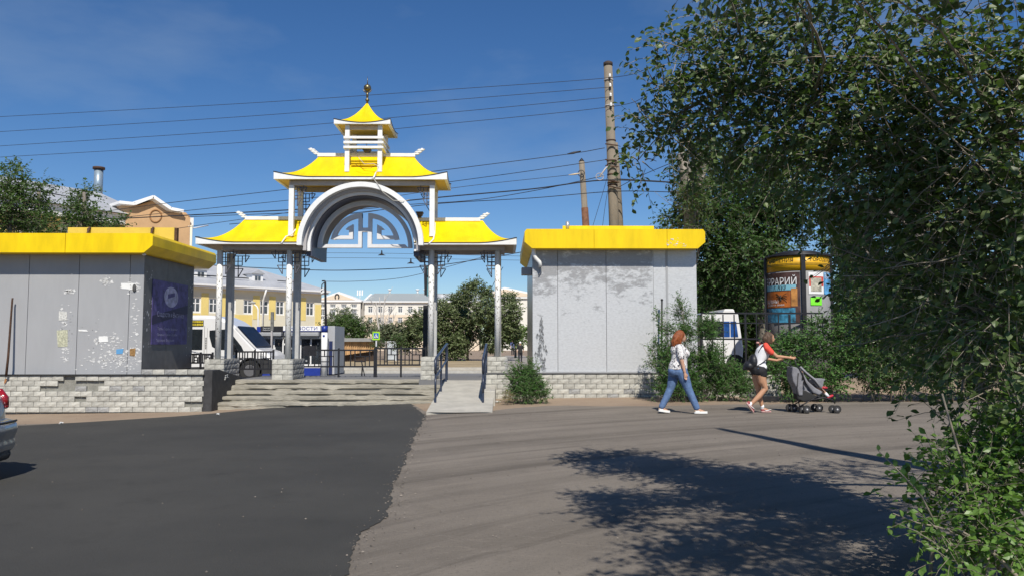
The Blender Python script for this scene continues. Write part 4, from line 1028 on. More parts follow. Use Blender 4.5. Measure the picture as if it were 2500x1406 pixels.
for i, x in enumerate((-5, -8, -11)):
    put_window(bw, window_meshes(1.3, 1.9, .1), x, -.06, zE2 - 4.2)
    MB().box(x + .8, x + 2.2, -.03, -.001, zE2 - 5.5, zE2 - .82).build('yellow_field', M_ypan, bw)
# ---- white pedimented building in the middle
Yw = 170; wx = lambda px: ax(px, Yw); wz = lambda py: az(py, Yw, 900)
M_wh = mat('white_render', (.74, .71, .64), .9, var=.04, nscale=.3)
M_pink = mat('pale_peach_render', (.72, .60, .46), .9, var=.05, nscale=.3)
bc = thing('pedimented_building', 'white three-storey building with a triangular pediment, just right of the cream and yellow one', 'building', (wx(830), Yw, 0))
holes = []; W_ = []
for px in (784, 811, 838, 863, 876):
    if px == 876: continue
    for (a, c) in ((742, 751), (754, 770), (771, 780)): holes.append((wx(px) - .62, wx(px) + .62, wz(c), wz(a))); W_.append((wx(px), wz(c), wz(a) - wz(c)))
wall_with_holes(bc, wx(757), wx(879), -1, wz(737), holes, Yw, .5, M_wh)
MB().box(wx(757), wx(879), Yw + .51, Yw + 14, -1, wz(737)).build('inner_mass', M_reveal, bc)
for x, z, h in W_: put_window(bc, window_meshes(1.24, h, .11, M_pane2, 2, 0), x, Yw + .15, z)
MB().prism([(wx(755), wz(737)), (wx(882), wz(737)), (wx(882), wz(734)), (wx(826), wz(712)), (wx(766), wz(734)), (wx(755), wz(734))], Yw - .3, Yw + 14).build('pediment', M_wtrim, bc)
MB().prism([(wx(775), wz(732)), (wx(866), wz(732)), (wx(826), wz(717))], Yw - .35, Yw - .301).build('tympanum', M_pink, bc)
b = MB(); b.tube([(wx(822) + .4 * math.cos(t) * 1.0, Yw - .40, wz(725) + .6 * math.sin(t)) for t in [math.pi * (-.2 + 1.4 * i / 12) for i in range(13)]], .13, 6); b.build('round_motif', M_dk, bc)
b = MB()
for dx in (-.5, 0, .5): b.box(wx(871) + dx - .13, wx(871) + dx + .13, Yw + 3, Yw + 3.2, wz(719), wz(706))
b.tube([(wx(871), Yw + 3.1, wz(735)), (wx(871), Yw + 3.1, wz(708))], .06, 5); tag(b.build('cell_antenna', M_wtrim), 'white mobile antenna panels standing on the roof right of the pediment', 'antenna')
MB().box(wx(879), wx(888), Yw + 1, Yw + 14, -1, wz(737)).build('side_wing', mat('grey_side_render', (.36, .34, .31), .9), bc)
# ---- long building right of it
be = thing('long_building', 'long pale peach building with white upper floor and grey roof behind bushes', 'building', (wx(980), Yw, 0))
holes = []; W_ = []
for px in [903 + 24.4 * i for i in range(7)]:
    for (a, c, hh) in ((747.5, 763, 0), (774, 788, 0), (800, 814, 0)): holes.append((wx(px) - .50, wx(px) + .50, wz(c), wz(a))); W_.append((wx(px), wz(c), wz(a) - wz(c)))
hs_ = [h for h in holes if h[3] > wz(765)]
wall_with_holes(be, wx(889), wx(1170), wz(768), wz(738), hs_, Yw, .5, M_wh)
wall_with_holes(be, wx(889), wx(1170), -1, wz(768), [h for h in holes if h[3] <= wz(765)], Yw, .5, M_pink, 'lower_wall')
MB().box(wx(889), wx(1170), Yw + .51, Yw + 13, -1, wz(738)).build('inner_mass', M_reveal, be)
for x, z, h in W_: put_window(be, window_meshes(1.0, h, .1, M_pane2, 1, .3), x, Yw + .15, z)
MB().box(wx(887), wx(1175), Yw - .5, Yw + 13.5, wz(738), wz(735)).build('cornice', M_wtrim, be)
b = MB(); z0 = wz(735) + .001; b.add([(wx(887), Yw - .5, z0), (wx(1175), Yw - .5, z0), (wx(1175), Yw + 7, z0 + 2.1), (wx(900), Yw + 7, z0 + 2.1), (wx(887), Yw + 13, z0), (wx(1175), Yw + 13, z0)], [(0, 1, 2, 3), (0, 3, 4), (4, 3, 2, 5)]); b.build('roof', mat('grey_green_roof', (.33, .36, .36), .6, var=.08), be)
b = MB(); b.bar((wx(889), Yw + .2, wz(735)), (wx(898), Yw + 4, wz(717)), .5, .5); b.build('roof_ladder', M_wtrim, be)
for px in (939, 1010, 1029):
    b = MB(); b.cyl((wx(px), Yw + 6.8, z0 + 1.9), .22, .9, 8); b.cyl((wx(px), Yw + 6.8, z0 + 2.75), .42, .25, 8); b.build('roof_vent', M_wtrim, be)
b = MB(); b.cyl((wx(1076), Yw + 3, z0 + .2), 1.1, 1.4, 12); b.build('arched_dormer', M_roofg, be)
bp2 = thing('pedimented_building', 'peach pediment of a white building rising behind the big bush, beside the right kiosk', 'building', (wx(1260), Yw, 0))
MB().box(wx(1210), wx(1330), Yw, Yw + 14, -1, wz(728)).build('wall', M_wh, bp2)
MB().prism([(wx(1200), wz(728)), (wx(1340), wz(728)), (wx(1340), wz(724)), (wx(1232), wz(701)), (wx(1200), wz(712))], Yw - .4, Yw + 14).build('pediment', M_wtrim, bp2)
MB().prism([(wx(1205), wz(724)), (wx(1325), wz(724)), (wx(1232), wz(706)), (wx(1205), wz(713))], Yw - .45, Yw - .401).build('tympanum', M_pink, bp2)
# ================================================================== THINGS BEYOND THE GATE
# striped low garage row / board fence
Yg = 60; bgx = thing('board_fence', 'low fence of upright orange-tan boards under a grey coping, left of the crossing sign', 'fence', (ax(865, Yg), Yg, .1))
xg0, xg1 = ax(800, Yg), ax(911, Yg); M_bd = mat('orange_tan_board', (.50, .30, .14), .8, var=.2, nscale=3, island=.15)
bme = MB().box(-.13, .13, -.02, .02, 0, 1).mesh('board'); bme.materials.append(M_bd)
Pg0, Pg1 = at(800, 840, 57), at(911, 840, 60)
n = 22
for i in range(n):
    u_ = i / (n - 1); PP = Pg0.lerp(Pg1, u_); yy_ = PP.y; o = bpy.data.objects.new('board', bme); link(o, bgx); x_ = PP.x
    zt = az(831, yy_); o.location = (x_, yy_, az(872 - 16 * u_, yy_)); o.scale = (.6, 1, zt - o.location.z - .08)
b = MB(); p0 = at(797, 829, 57); p1 = at(915, 829, 60); b.bar(p0, p1, .5, .25); b.build('coping', M_reveal, bgx)
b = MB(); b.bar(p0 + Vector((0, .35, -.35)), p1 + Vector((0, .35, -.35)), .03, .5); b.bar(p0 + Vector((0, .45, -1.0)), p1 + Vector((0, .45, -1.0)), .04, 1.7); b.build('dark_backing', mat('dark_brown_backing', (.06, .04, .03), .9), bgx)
b = MB(); p0 = at(940, 832, 62); p1 = at(968, 834, 62); b.box(p0.x, p1.x, 62, 62.2, .1, p0.z); tag(b.build('metal_fence', mat('pale_blue_sheet', (.5, .54, .58), .5, var=.15, nscale=1)), 'pale corrugated metal fence piece between bushes right of the crossing sign', 'fence')
# crossing sign
Ys = 34; t = thing('crossing_sign', 'square pedestrian crossing sign with fluorescent yellow-green border on a thin pole', 'road sign', (ax(918, Ys), Ys, G(0, Ys)))
s0 = at(909.5, 829, Ys); s1 = at(927, 809, Ys); cx_ = (s0.x + s1.x) / 2; cz_ = (s0.z + s1.z) / 2; hw = (s1.x - s0.x) / 2
b = MB(); b.tube([(cx_, Ys + .06, .1), (cx_, Ys + .06, s1.z)], .035, 8); b.build('pole', M_roofg, t)
MB().box(s0.x, s1.x, Ys, Ys + .02, s0.z, s1.z).build('border', mat('fluorescent_yellow_green', (.45, .85, .02), .5), t)
MB().box(cx_ - hw * .72, cx_ + hw * .72, Ys - .012, Ys - .001, cz_ - hw * .78, cz_ + hw * .78).build('blue_field', mat('sign_blue', (.02, .13, .45), .4), t)
MB().prism([(cx_ - hw * .6, cz_ - hw * .62), (cx_ + hw * .6, cz_ - hw * .62), (cx_, cz_ + hw * .6)], Ys - .02, Ys - .0125).build('white_triangle', M_wtrim, t)
b = MB(); y = Ys - .026
b.ball((cx_ + .0, y, cz_ + hw * .22), (hw * .07, .004, hw * .08), 8, 6); b.bar((cx_, y, cz_ + hw * .12), (cx_ - .01, y, cz_ - hw * .2), hw * .12, .008, up=(0, 1, 0)); b.bar((cx_, y, cz_ - hw * .18), (cx_ - hw * .18, y, cz_ - hw * .5), hw * .08, .008, up=(0, 1, 0)); b.bar((cx_, y, cz_ - hw * .18), (cx_ + hw * .16, y, cz_ - hw * .5), hw * .08, .008, up=(0, 1, 0)); b.bar((cx_, y, cz_ + hw * .06), (cx_ - hw * .2, y, cz_ - hw * .12), hw * .06, .008, up=(0, 1, 0))
for s_ in (-.42, -.2, .2, .4): b.bar((cx_ + hw * s_, y, cz_ - hw * .6), (cx_ + hw * s_ * .8, y, cz_ - hw * .5), hw * .08, .006, up=(0, 1, 0))
b.build('walking_figure', M_dk, t)
# dark street post with a green signboard edge, by the third column
Yd = 26; b = MB(); x = ax(1038, Yd); t = thing('street_post', 'tall black square post behind the third gate column, with a narrow teal board', 'post', (x, Yd, .4))
b.box(x - .075, x + .075, Yd, Yd + .15, .3, az(745, Yd)); b.build('post', M_black, t)
b = MB(); b.prism([(ax(1033, Yd), az(650, Yd)), (ax(1037, Yd), az(645, Yd)), (ax(1041, Yd), az(655, Yd)), (ax(1041, Yd), az(720, Yd)), (ax(1035, Yd), az(720, Yd))], Yd + .02, Yd + .12); b.build('board_frame', M_black, t)
MB().box(ax(1040, Yd + .2), ax(1051, Yd + .2), Yd + .2, Yd + .25, az(722, Yd), az(650, Yd)).build('signboard', mat('teal_print', (.10, .25, .30), .4, var=.3, nscale=2), t)
# thin lamp mast above the news kiosk
Ym = 38; t = thing('lamp_mast', 'thin dark lamp mast with a short bent arm rising above the news kiosk', 'street lamp', (ax(795, Ym), Ym, .2))
b = MB(); b.tube([at(797, 900, Ym), at(794, 690, Ym), at(793, 686, Ym), at(786, 686, Ym)], [.07, .05, .04, .03], 8); b.build('mast', M_black, t)
b = MB(); b.tube([at(791, 690, Ym), at(786, 695, Ym), at(785, 712, Ym)], .025, 6); b.build('lamp_cable', M_black, t)
b = MB(); b.bar(at(783, 708, Ym), at(791, 704, Ym), .10, .05); b.bar(at(784, 716, Ym), at(792, 712, Ym), .1, .05); b.build('bracket', M_wtrim, t)
Ym = 60; t = thing('street_lamp', 'slender white street lamp with curved neck before the cream and yellow building', 'street lamp', (ax(630, Ym), Ym, .1))
b = MB(); b.tube([at(630, 880, Ym), at(630, 755, Ym), at(627, 748, Ym), at(617, 740, Ym)], [.09, .06, .05, .04], 8); b.build('mast', M_wtrim, t)
b = MB(); p = at(615, 739, Ym); b.ball(p, (.3, .15, .10), 10, 6); b.build('lamp_head', M_reveal, t)
# grey narrow signpost in front of news kiosk
Yn = 30; t = thing('signpost', 'tall narrow weathered grey post with wide flat top between the first two columns', 'post', (ax(663, Yn), Yn, .3))
MB().box(ax(660.5, Yn), ax(664.5, Yn), Yn, Yn + .06, .2, az(795, Yn)).build('post', M_beam, t)
MB().box(ax(659.5, Yn), ax(666.5, Yn), Yn - .01, Yn + .07, az(806, Yn), az(761, Yn)).build('plate', mat('stained_grey_plate', (.16, .16, .15), .7, var=.4, nscale=6), t)
# ---- news kiosk
Yk = 31.5; K = lambda px, py, y=Yk: at(px, py, y)
nk = thing('news_kiosk', 'white and blue news kiosk with lettered sign band behind the second column', 'kiosk', (ax(715, Yk), Yk, .25))
M_bl = mat('kiosk_blue', (.015, .04, .28), .4); zb = .25; zk1 = az(797, Yk)
MB().box(ax(640, Yk), ax(783, Yk), Yk + .12, Yk + 2.6, zb, zk1 - .02).build('body', M_reveal, nk)
MB().box(ax(628, Yk), ax(637, Yk), Yk - .1, Yk + .1, az(812, Yk), az(797, Yk)).build('blue_panel', M_bl, nk)
MB().box(ax(637, Yk) + .003, ax(692, Yk), Yk - .1, Yk + .1, az(810, Yk), az(796, Yk)).build('black_sign', M_black, nk)
MB().box(ax(692, Yk) + .003, ax(783, Yk), Yk - .1, Yk + .1, az(807, Yk), az(795, Yk)).build('white_sign', M_wtrim, nk)
MB().box(ax(640, Yk), ax(783, Yk), Yk - .08, Yk + .1, az(809, Yk) - .0, az(807.1, Yk)).build('blue_stripe', M_bl, nk)
p = K(716, 801, Yk - .11); text_obj('lettering', 'НОВОСТИ', M_bl, nk, (ax(742, Yk), Yk - .106, p.z), ax(775, Yk) - ax(708, Yk), .13)
text_obj('lettering', 'Пресса для вас', M_wtrim, nk, (ax(655, Yk), Yk - .106, az(800.5, Yk)), .38, .05); text_obj('lettering', 'Ежедневно', M_wtrim, nk, (ax(652, Yk), Yk - .106, az(805, Yk)), .28, .05)
M_shut = mat('grey_shutter_box', (.40, .41, .42), .45, metal=.3, var=.06)
for a, c in ((636, 692), (699, 782)):
    b = MB(); b.box(ax(a, Yk), ax(c, Yk), Yk - .35, Yk + .11, az(820, Yk), az(811, Yk)); b.prism([(ax(a, Yk), az(827, Yk)), (ax(c, Yk), az(827, Yk)), (ax(c, Yk), az(820.2, Yk)), (ax(a, Yk), az(820.2, Yk))], Yk - .1, Yk + .11); b.build('shutter_box', M_shut, nk, bevel=.02)
MB().box(ax(640, Yk), ax(783, Yk), Yk + .02, Yk + .118, az(888, Yk), az(827, Yk) - .003).build('shop_window', M_glass, nk)
for px in (640, 668, 690, 700, 728, 733, 758): MB().box(ax(px, Yk), ax(px + 3, Yk), Yk - .03, Yk + .019, az(889, Yk), az(827, Yk) - .003).build('mullion', M_wtrim, nk)
r8 = random.Random(8)
for i in range(46):
    px = r8.uniform(643, 776); row = r8.choice((838, 848, 858, 868, 878)); w_ = r8.uniform(1.5, 4.5); h_ = r8.uniform(3, 7)
    MB().box(ax(px, Yk), ax(px + w_, Yk), Yk - .002 - .001 * (i % 7), Yk + .018, az(row + 4, Yk), az(row + 4 - h_, Yk)).build('magazine', [M_reveal, M_wtrim, M_shut, mat('tan_cover', (.4, .3, .2), .6), mat('red_cover', (.4, .08, .06), .6), M_black][r8.randrange(6)], nk)
MB().box(ax(640, Yk), ax(783, Yk), Yk - .02, Yk + .118, az(897, Yk), az(888, Yk) - .003).build('white_sill', M_wtrim, nk)
MB().box(ax(640, Yk), ax(783, Yk), Yk - .02, Yk + .118, zb - .1, az(897, Yk) - .003).build('blue_base', M_bl, nk)
b = MB(); b.box(ax(742, 30), ax(772, 30), 30, 30.15, az(868, 30), az(843, 30)); b.build('leaning_case', M_black, nk)
x = ax(792, 31.2); b = MB(); b.tube([(x, 31.2, zb - .1), (x, 31.2, az(811, 31.2))], .12, 16); b.build('corner_pillar', M_wtrim, nk)
b = MB(); b.tube([(x, 31.2, az(811, 31.2) + .002), (x, 31.2, az(795, 31.2))], .121, 16); b.build('pillar_cap', M_bl, nk)
MB().box(x - .04, x + .04, 31.06, 31.079, az(821, 31.2), az(817, 31.2)).build('number_plate', M_bl, nk)
MB().box(ax(799, 31.6), ax(816, 31.6), 31.7, 33.6, zb, az(795, 31.7)).build('side_wall', M_roofg, nk)
MB().box(ax(803, 31.6), ax(811, 31.6), 31.62, 31.69, zb, az(832, 31.6)).build('side_door', mat('dark_blue_door', (.02, .03, .10), .4), nk)
# ---- minibus
Yv = 27.6; vx = lambda px: ax(px, Yv); vz = lambda py: az(py, Yv, 560)
van = thing('minibus', 'white high-roof route minibus with black lower trim and dark windows behind the left columns', 'minibus', (vx(500), Yv, .15))
M_van = mat('white_vehicle_paint', (.80, .80, .80), .25, var=.02, spec=.6, coat=.4)
prof = [(330, 912), (330, 790), (334, 776), (345, 769), (500, 769), (528, 771), (552, 781), (575, 797), (598, 822), (625, 850), (648, 858), (660, 868), (666, 880), (667, 905), (664, 912), (330, 912)]
b = MB(); pr = [(vx(x), vz(z)) for x, z in prof[:-1]]
b.prism(pr, Yv, Yv + 2.0, smooth=False); b.build('body', M_van, van, bevel=.10)
def vplate(name, pts, m, off=.012, th=.02): 
    return MB().prism([(vx(x), vz(z)) for x, z in pts], Yv - off, Yv - off + th).build(name, m, van)
vplate('side_window', [(420, 803), (494, 803), (494, 853), (420, 853)], M_glass)
vplate('side_window', [(340, 803), (414, 803), (414, 853), (340, 853)], M_glass)
vplate('cab_window', [(511, 806), (549, 803), (549, 853), (530, 852), (518, 845), (511, 820)], M_glass)
vplate('front_side_window', [(553, 803), (563, 812), (590, 845), (596, 858), (553, 858)], M_glass)
vplate('black_lower_trim', [(330, 898), (560, 893), (585, 886), (600, 876), (640, 874), (667, 878), (667, 911), (330, 911)], mat('black_plastic', (.03, .03, .032), .6), .02, .03)
vplate('door_seam', [(498, 795), (499.5, 795), (499.5, 900), (498, 900)], M_reveal, .006, .01)
vplate('door_seam', [(505, 800), (506, 800), (506, 890), (505, 890)], M_reveal, .006, .01)
vplate('route_display', [(440, 781), (496, 781), (496, 796), (440, 796)], mat('route_display_black', (.03, .03, .01), .5), .016, .02)
b = MB(); r8 = random.Random(2); M_led = mat('yellow_display_print', (.65, .5, .04), .5)
for i in range(13):
    a = 444 + i * 4; 
    for zt_, zb_ in ((783, 787), (789.5, 794.5)): b.prism([(vx(a), vz(zb_)), (vx(a + r8.uniform(2, 3.4)), vz(zb_)), (vx(a + r8.uniform(2, 3.4)), vz(zt_)), (vx(a), vz(zt_))], Yv - .024, Yv - .0165)
b.build('display_print', M_led, van)
b = MB(); 
for i in range(7): b.prism([(vx(501), vz(826 + i * 4.2)), (vx(504.5), vz(826 + i * 4.2)), (vx(503.5), vz(823 + i * 4.2)), (vx(501.5), vz(823.4 + i * 4.2))], Yv - .006, Yv - .001)
b.build('vertical_decal', M_dk, van)
# windscreen on the sloping front
b = MB(); a0 = Vector((vx(559), 0, vz(786))); a1 = Vector((vx(624), 0, vz(849))); nrm = Vector((a1.z - a0.z, 0, -(a1.x - a0.x))).normalized() * -1
for s_ in range(6):
    pass
q0 = (vx(556) + .03, vz(783.5) + .03); 
pts = [(575, 797), (598, 822), (622, 847)]
off = [(vx(x) + .035, vz(z) + .035) for x, z in pts]; inn = [(vx(x) + .004, vz(z) + .004) for x, z in pts]
b.prism(off + inn[::-1], Yv + .12, Yv + 1.88); b.build('windscreen', mat('tinted_windscreen', (.01, .018, .04), .45, spec=.12, var=.3), van)
b = MB(); b.prism([(vx(576), vz(796.5)), (vx(601), vz(822)), (vx(626), vz(848)), (vx(624), vz(851)), (vx(598), vz(825.5)), (vx(573), vz(799.5))], Yv - .014, Yv - .002)
b.build('a_pillar', M_van, van)
vplate('headlight', [(635, 866), (652, 870), (660, 879), (640, 877)], mat('headlight_glass', (.6, .62, .65), .1, spec=.9), .02, .04)
vplate('handle', [(586, 873), (594, 873), (594, 876), (586, 876)], M_dk, .03, .03)
vplate('red_light', [(462, 866), (468, 864), (468, 874), (460, 878)], mat('red_lamp', (.4, .01, .01), .3), .02, .03)
b = MB(); b.box(vx(562), vx(578), Yv - .32, Yv - .12, vz(865), vz(838)); b.bar((vx(575), Yv - .2, vz(852)), (vx(580), Yv, vz(855)), .06); b.build('wing_mirror', M_black, van, bevel=.03)
for px in (612, 395):
    c = (vx(px), Yv + .10, vz(905) - .0)
    b = MB(); b.wheel((c[0], Yv + .08, vz(904)), .37, .24, 24); wh = b.build('wheel', mat('tyre_rubber', (.025, .025, .025), .85), van)
    b = MB(); b.wheel((c[0], Yv - .045, vz(904)), .2, .03, 20); b.build('rim', mat('dusty_dark_rim', (.16, .16, .17), .5, metal=.3), wh)
    b = MB(); b.wheel((c[0], Yv - .005, vz(904)), .45, .03, 24); b.build('wheel_arch', M_black, van)
# ================================================================== VEGETATION
def unit(a): return a / np.maximum(np.linalg.norm(a, axis=-1, keepdims=True), 1e-9)
def leaf_arrays(P, D, N, S, width=.30, droop=.12, simple=False):
    """leaf-shaped blades; simple: two triangles, else four with a folded midrib"""
    D = unit(D); side = unit(np.cross(D, N)); N = unit(np.cross(side, D)); S = S[:, None]
    base = P; tip = P + D * S - N * S * droop
    l = P + D * S * .42 + side * S * width + N * S * .07; r = P + D * S * .42 - side * S * width + N * S * .07
    n = len(P); i = np.arange(n)
    if simple:
        V = np.stack([base, l, tip, r], 1).reshape(-1, 3); b = i * 4
        F = np.concatenate([np.stack([b, b + 2, b + 1], 1), np.stack([b, b + 3, b + 2], 1)])
    else:
        m = P + D * S * .5 - N * S * .02; l2 = P + D * S * .74 + side * S * width * .72 + N * S * .02; r2 = P + D * S * .74 - side * S * width * .72 + N * S * .02
        V = np.stack([base, l, tip, r, m, l2, r2], 1).reshape(-1, 3); b = i * 7
        F = np.concatenate([np.stack(t, 1) for t in ((b, b + 4, b + 1), (b + 1, b + 4, b + 5), (b + 5, b + 4, b + 2), (b, b + 3, b + 4), (b + 3, b + 6, b + 4), (b + 6, b + 2, b + 4))])
    return V, F
def twig_field(rng, clumps, seg=7, tl=(.3, .6), size=(.04, .07), up=.15, droop=.25, spread=.55, horiz=.0):
    """clumps: (centre, radii, number of twigs). returns leaf arrays and twig segments"""
    P = []; D = []; N = []; S = []; T0 = []; T1 = []
    for c, rad, n in clumps:
        c = np.array(c); rad = np.array(rad if hasattr(rad, '__len__') else (rad,) * 3, float)
        u = unit(rng.normal(size=(n, 3))); q = rng.random((n, 1)) ** .45
        p0 = c + u * rad * q * .82
        d = unit(u * spread + rng.normal(size=(n, 3)) * .55 + np.array([0, 0, up]))
        if horiz: d[:, 2] *= (1 - horiz); d = unit(d)
        L = rng.uniform(*tl, size=(n, 1)); 
        T0.append(p0); T1.append(p0 + d * L + np.array([0, 0, -1]) * L * droop)
        for k in range(seg):
            t = (k + .6) / seg
            p = p0 + d * L * t + np.array([0, 0, -1]) * L * droop * t * t
            tang = unit(d + np.array([0, 0, -1]) * droop * 2 * t)
            s0 = unit(np.cross(tang, rng.normal(size=(n, 3)) * .35 + np.array([0, 0, 1]))) * (1 if k % 2 else -1)
            P.append(p); D.append(unit(tang * .6 + s0 * .8 + rng.normal(size=(n, 3)) * .3 + np.array([0, 0, -.15])))
            N.append(unit(rng.normal(size=(n, 3)) * .55 + np.array([0, 0, 1]) + np.array([0, -.25, 0]))); S.append(rng.uniform(*size, size=n) * (1.05 - .25 * abs(t - .45)))
    return np.concatenate(P), np.concatenate(D), np.concatenate(N), np.concatenate(S), np.concatenate(T0), np.concatenate(T1)
def twig_mesh(T0, T1, r, rng, T2=None):
    d = unit(T1 - T0); a = unit(np.cross(d, np.array([.3, .2, 1.0]))); b = np.cross(d, a); n = len(T0); mid = (T0 + T1) / 2 + np.array([0, 0, 1]) * np.linalg.norm(T1 - T0, axis=1, keepdims=True) * .06
    r = np.full((n, 1), r) if np.isscalar(r) else r
    rings = [(T0, 1.0), (mid, .75), (T1, .3)]
    V = np.stack([q + (a * math.cos(t) + b * math.sin(t)) * r * k for q, k in rings for t in (0, 2.09, 4.19)], 1).reshape(-1, 3)
    i = np.arange(n) * 9; F = []
    for j in (0, 3):
        for k in range(3): F.append(np.stack([i + j + k, i + j + (k + 1) % 3, i + j + 3 + (k + 1) % 3, i + j + 3 + k], 1))
    return V, np.concatenate(F)
def limb(b, a, c, r0, r1, rng, n=7, sag=.0, wob=.06, sides=7):
    a = Vector(a); c = Vector(c); L = (c - a).length; P = []
    o = Vector(rng.normal(size=3)); 
    for i in range(n + 1):
        t = i / n; w_ = math.sin(math.pi * t)
        P.append(a.lerp(c, t) + Vector((0, 0, 1)) * (sag * L * w_) + o * wob * L * .35 * w_ + Vector(rng.normal(size=3)) * wob * L * .07 * w_)
    b.tube(P, [r0 + (r1 - r0) * i / n for i in range(n + 1)], sides); return P
def crown_tree(name, label, cat, base, trunk_top, clumps, rng, leaf_m, seg=6, tl=(.3, .6), size=(.05, .08), r0=.15, simple=True, droop=.25, up=.15, width=.3, group=None, twig_r=.004, bark=None, limbs=True, stems=None, spread=.55, horiz=0):
    t = thing(name, label, cat, base, group)
    b = MB(); 
    if stems is None: stems = [(base, trunk_top, r0)]
    for s0, s1, rr in stems: limb(b, s0, s1, rr, rr * .5, rng, 8, 0, .05)
    b.build('trunk', bark or M_bark, t)
    if limbs:
        b = MB()
        for c, rad, n in clumps:
            k = rng.uniform(.35, 1); s0, s1, rr = stems[rng.integers(len(stems))]
            a = Vector(s0).lerp(Vector(s1), k); limb(b, a, c, rr * .30, .008, rng, 6, .05, .12, 5)
        o = b.build('branches', bark or M_bark, t)
    P, D, N, S, T0, T1 = twig_field(rng, clumps, seg, tl, size, up, droop, spread, horiz)
    V, F = twig_mesh(T0, T1, twig_r, rng); o = mobj('twigs', npmesh('twigs', V, F, True), t, M_twig); o['kind'] = 'stuff'
    V, F = leaf_arrays(P, D, N, S, width, simple=simple)
    o = mobj('crown', npmesh('crown', V, F, False), t, leaf_m); o['kind'] = 'stuff'
    return t, (P, D, N, S)
LM_near = leafmat('elm_leaf', (.078, .122, .040), (.135, .185, .065), .45, .22, (.15, .29, .03))
LM_dark = leafmat('dark_tree_leaf', (.035, .085, .014), (.06, .125, .022), .55, .18, (.10, .22, .02))
LM_mid = leafmat('green_tree_leaf', (.05, .10, .02), (.09, .155, .035), .5, .25, (.14, .28, .03))
LM_brt = leafmat('bright_shoot_leaf', (.11, .21, .04), (.16, .28, .06), .42, .3, (.2, .4, .04))
LM_olive = leafmat('grey_olive_leaf', (.12, .155, .075), (.19, .21, .12), .6, .15, (.14, .2, .05))
LM_fea = leafmat('feathery_leaf', (.055, .145, .025), (.095, .21, .042), .6, .2, (.14, .28, .04))
def C(px, py, Y, r, n, sq=1.0, dy=None):
    p = at(px, py, Y); k = (r, dy if dy else r, r * sq); return (tuple(p), k, n)
rng = np.random.default_rng(12)
# ---------- foreground elm, right of the camera
TB = (5.9, 5.7, 0)
cl = []
# outer arm reaching left (photo columns 1510-1700)
for px, py, Y, r, n in [(1555, 395, 7.2, .16, 12), (1590, 300, 7.2, .20, 16), (1610, 210, 7.1, .22, 22), (1640, 330, 7.0, .28, 34), (1665, 150, 7.0, .32, 44), (1700, 260, 6.9, .40, 60), (1740, 60, 6.8, .34, 44), (1760, 160, 6.7, .42, 70), (1780, 300, 6.7, .42, 80), (1700, 345, 7.0, .22, 24), (1850, 40, 6.6, .45, 60), (1870, 190, 6.4, .50, 100), (1900, 330, 6.4, .42, 100), (1800, 370, 6.8, .20, 26),
                         (1960, 100, 6.2, .5, 90), (2000, 260, 6.0, .55, 130), (2030, 420, 6.0, .45, 110), (2100, 60, 5.9, .45, 70), (2120, 200, 5.8, .55, 130), (2160, 380, 5.7, .55, 150), (2170, 540, 5.9, .45, 110), (2230, 120, 5.6, .5, 90), (2270, 300, 5.4, .55, 150), (2300, 480, 5.4, .55, 150), (2310, 640, 5.5, .5, 120), (2370, 60, 5.5, .35, 34), (2400, 210, 5.2, .45, 100), (2420, 400, 5.0, .5, 130), (2440, 590, 5.0, .5, 130), (2440, 760, 5.0, .5, 120), (2500, 300, 5.0, .5, 100), (2500, 500, 4.8, .45, 90), (2500, 110, 5.0, .35, 36),
                         (2180, 690, 6.6, .5, 100), (2330, 800, 5.6, .5, 110), (2450, 900, 4.8, .45, 90), (2240, 850, 6.3, .35, 40), (2360, 950, 5.2, .3, 40), (2470, 1040, 4.7, .34, 56), (2110, 560, 6.7, .33, 50), (2140, 700, 7.0, .36, 46), (2500, 1180, 4.6, .3, 40), (2300, 1050, 5.2, .16, 20), (2385, 1080, 5.0, .2, 26)]:
    cl.append(C(px + (45 if py > 820 else 0), py, Y, r, int(n * (.62 if py > 820 else .80))))
# crown above and behind the frame: it casts the leaf shadow on the road
for i_ in range(44):   # high thin boughs above the picture: their shade dapples the road
    gx, gy, h = rng.uniform(.9, 2.5), rng.uniform(5.1, 7.8), rng.uniform(3.6, 4.3)
    r = rng.uniform(.14, .34); cl.append(((gx + .11 * h, gy - .893 * h, h), (r, r, r * .5), int(100 * r)))
for i_ in range(4):
    cl.append(((rng.uniform(3.2, 5.2), rng.uniform(1.5, 4.2), rng.uniform(3.2, 4.4)), (.45, .45, .3), 50))
for x, y, z, r, n in [(2.0, 5.2, 4.45, .5, 50), (2.6, 5.9, 4.6, .5, 50), (1.5, 5.6, 4.3, .3, 26), (3.6, 5.0, 4.6, .6, 60), (4.6, 5.2, 4.6, .7, 70)]:
    cl.append(((x, y, z), (r, r, r * .6), n))
stems = [(TB, (5.6, 5.9, 4.6), .25), ((5.7, 5.6, .3), (4.4, 4.6, 3.4), .09), ((5.8, 5.9, .8), (4.2, 6.2, 3.0), .08), ((5.6, 5.9, 3.0), (4.6, 5.4, 9.0), .22)]
t, (P, D, N, S) = crown_tree('elm_tree', 'big glossy-leaved dark green tree filling the right foreground, its branches reaching over the road', 'tree', TB, None, [], np.random.default_rng(1), LM_near, stems=stems, limbs=False) if False else (thing('elm_tree', 'big glossy-leaved dark green tree filling the upper right foreground', 'tree', TB), (None,) * 4)
b = MB()
for s0, s1, rr in stems: limb(b, s0, s1, rr, rr * .35, rng, 9, 0, .05, 9)
b.build('trunk', M_bark, t)
b = MB(); hubs = [Vector(at(2250, 420, 5.9)), Vector(at(2000, 250, 6.3)), Vector(at(1800, 220, 6.8)), Vector(at(2350, 700, 5.5)), Vector((3.6, 3.4, 3.4)), Vector(at(2450, 350, 5.2))]
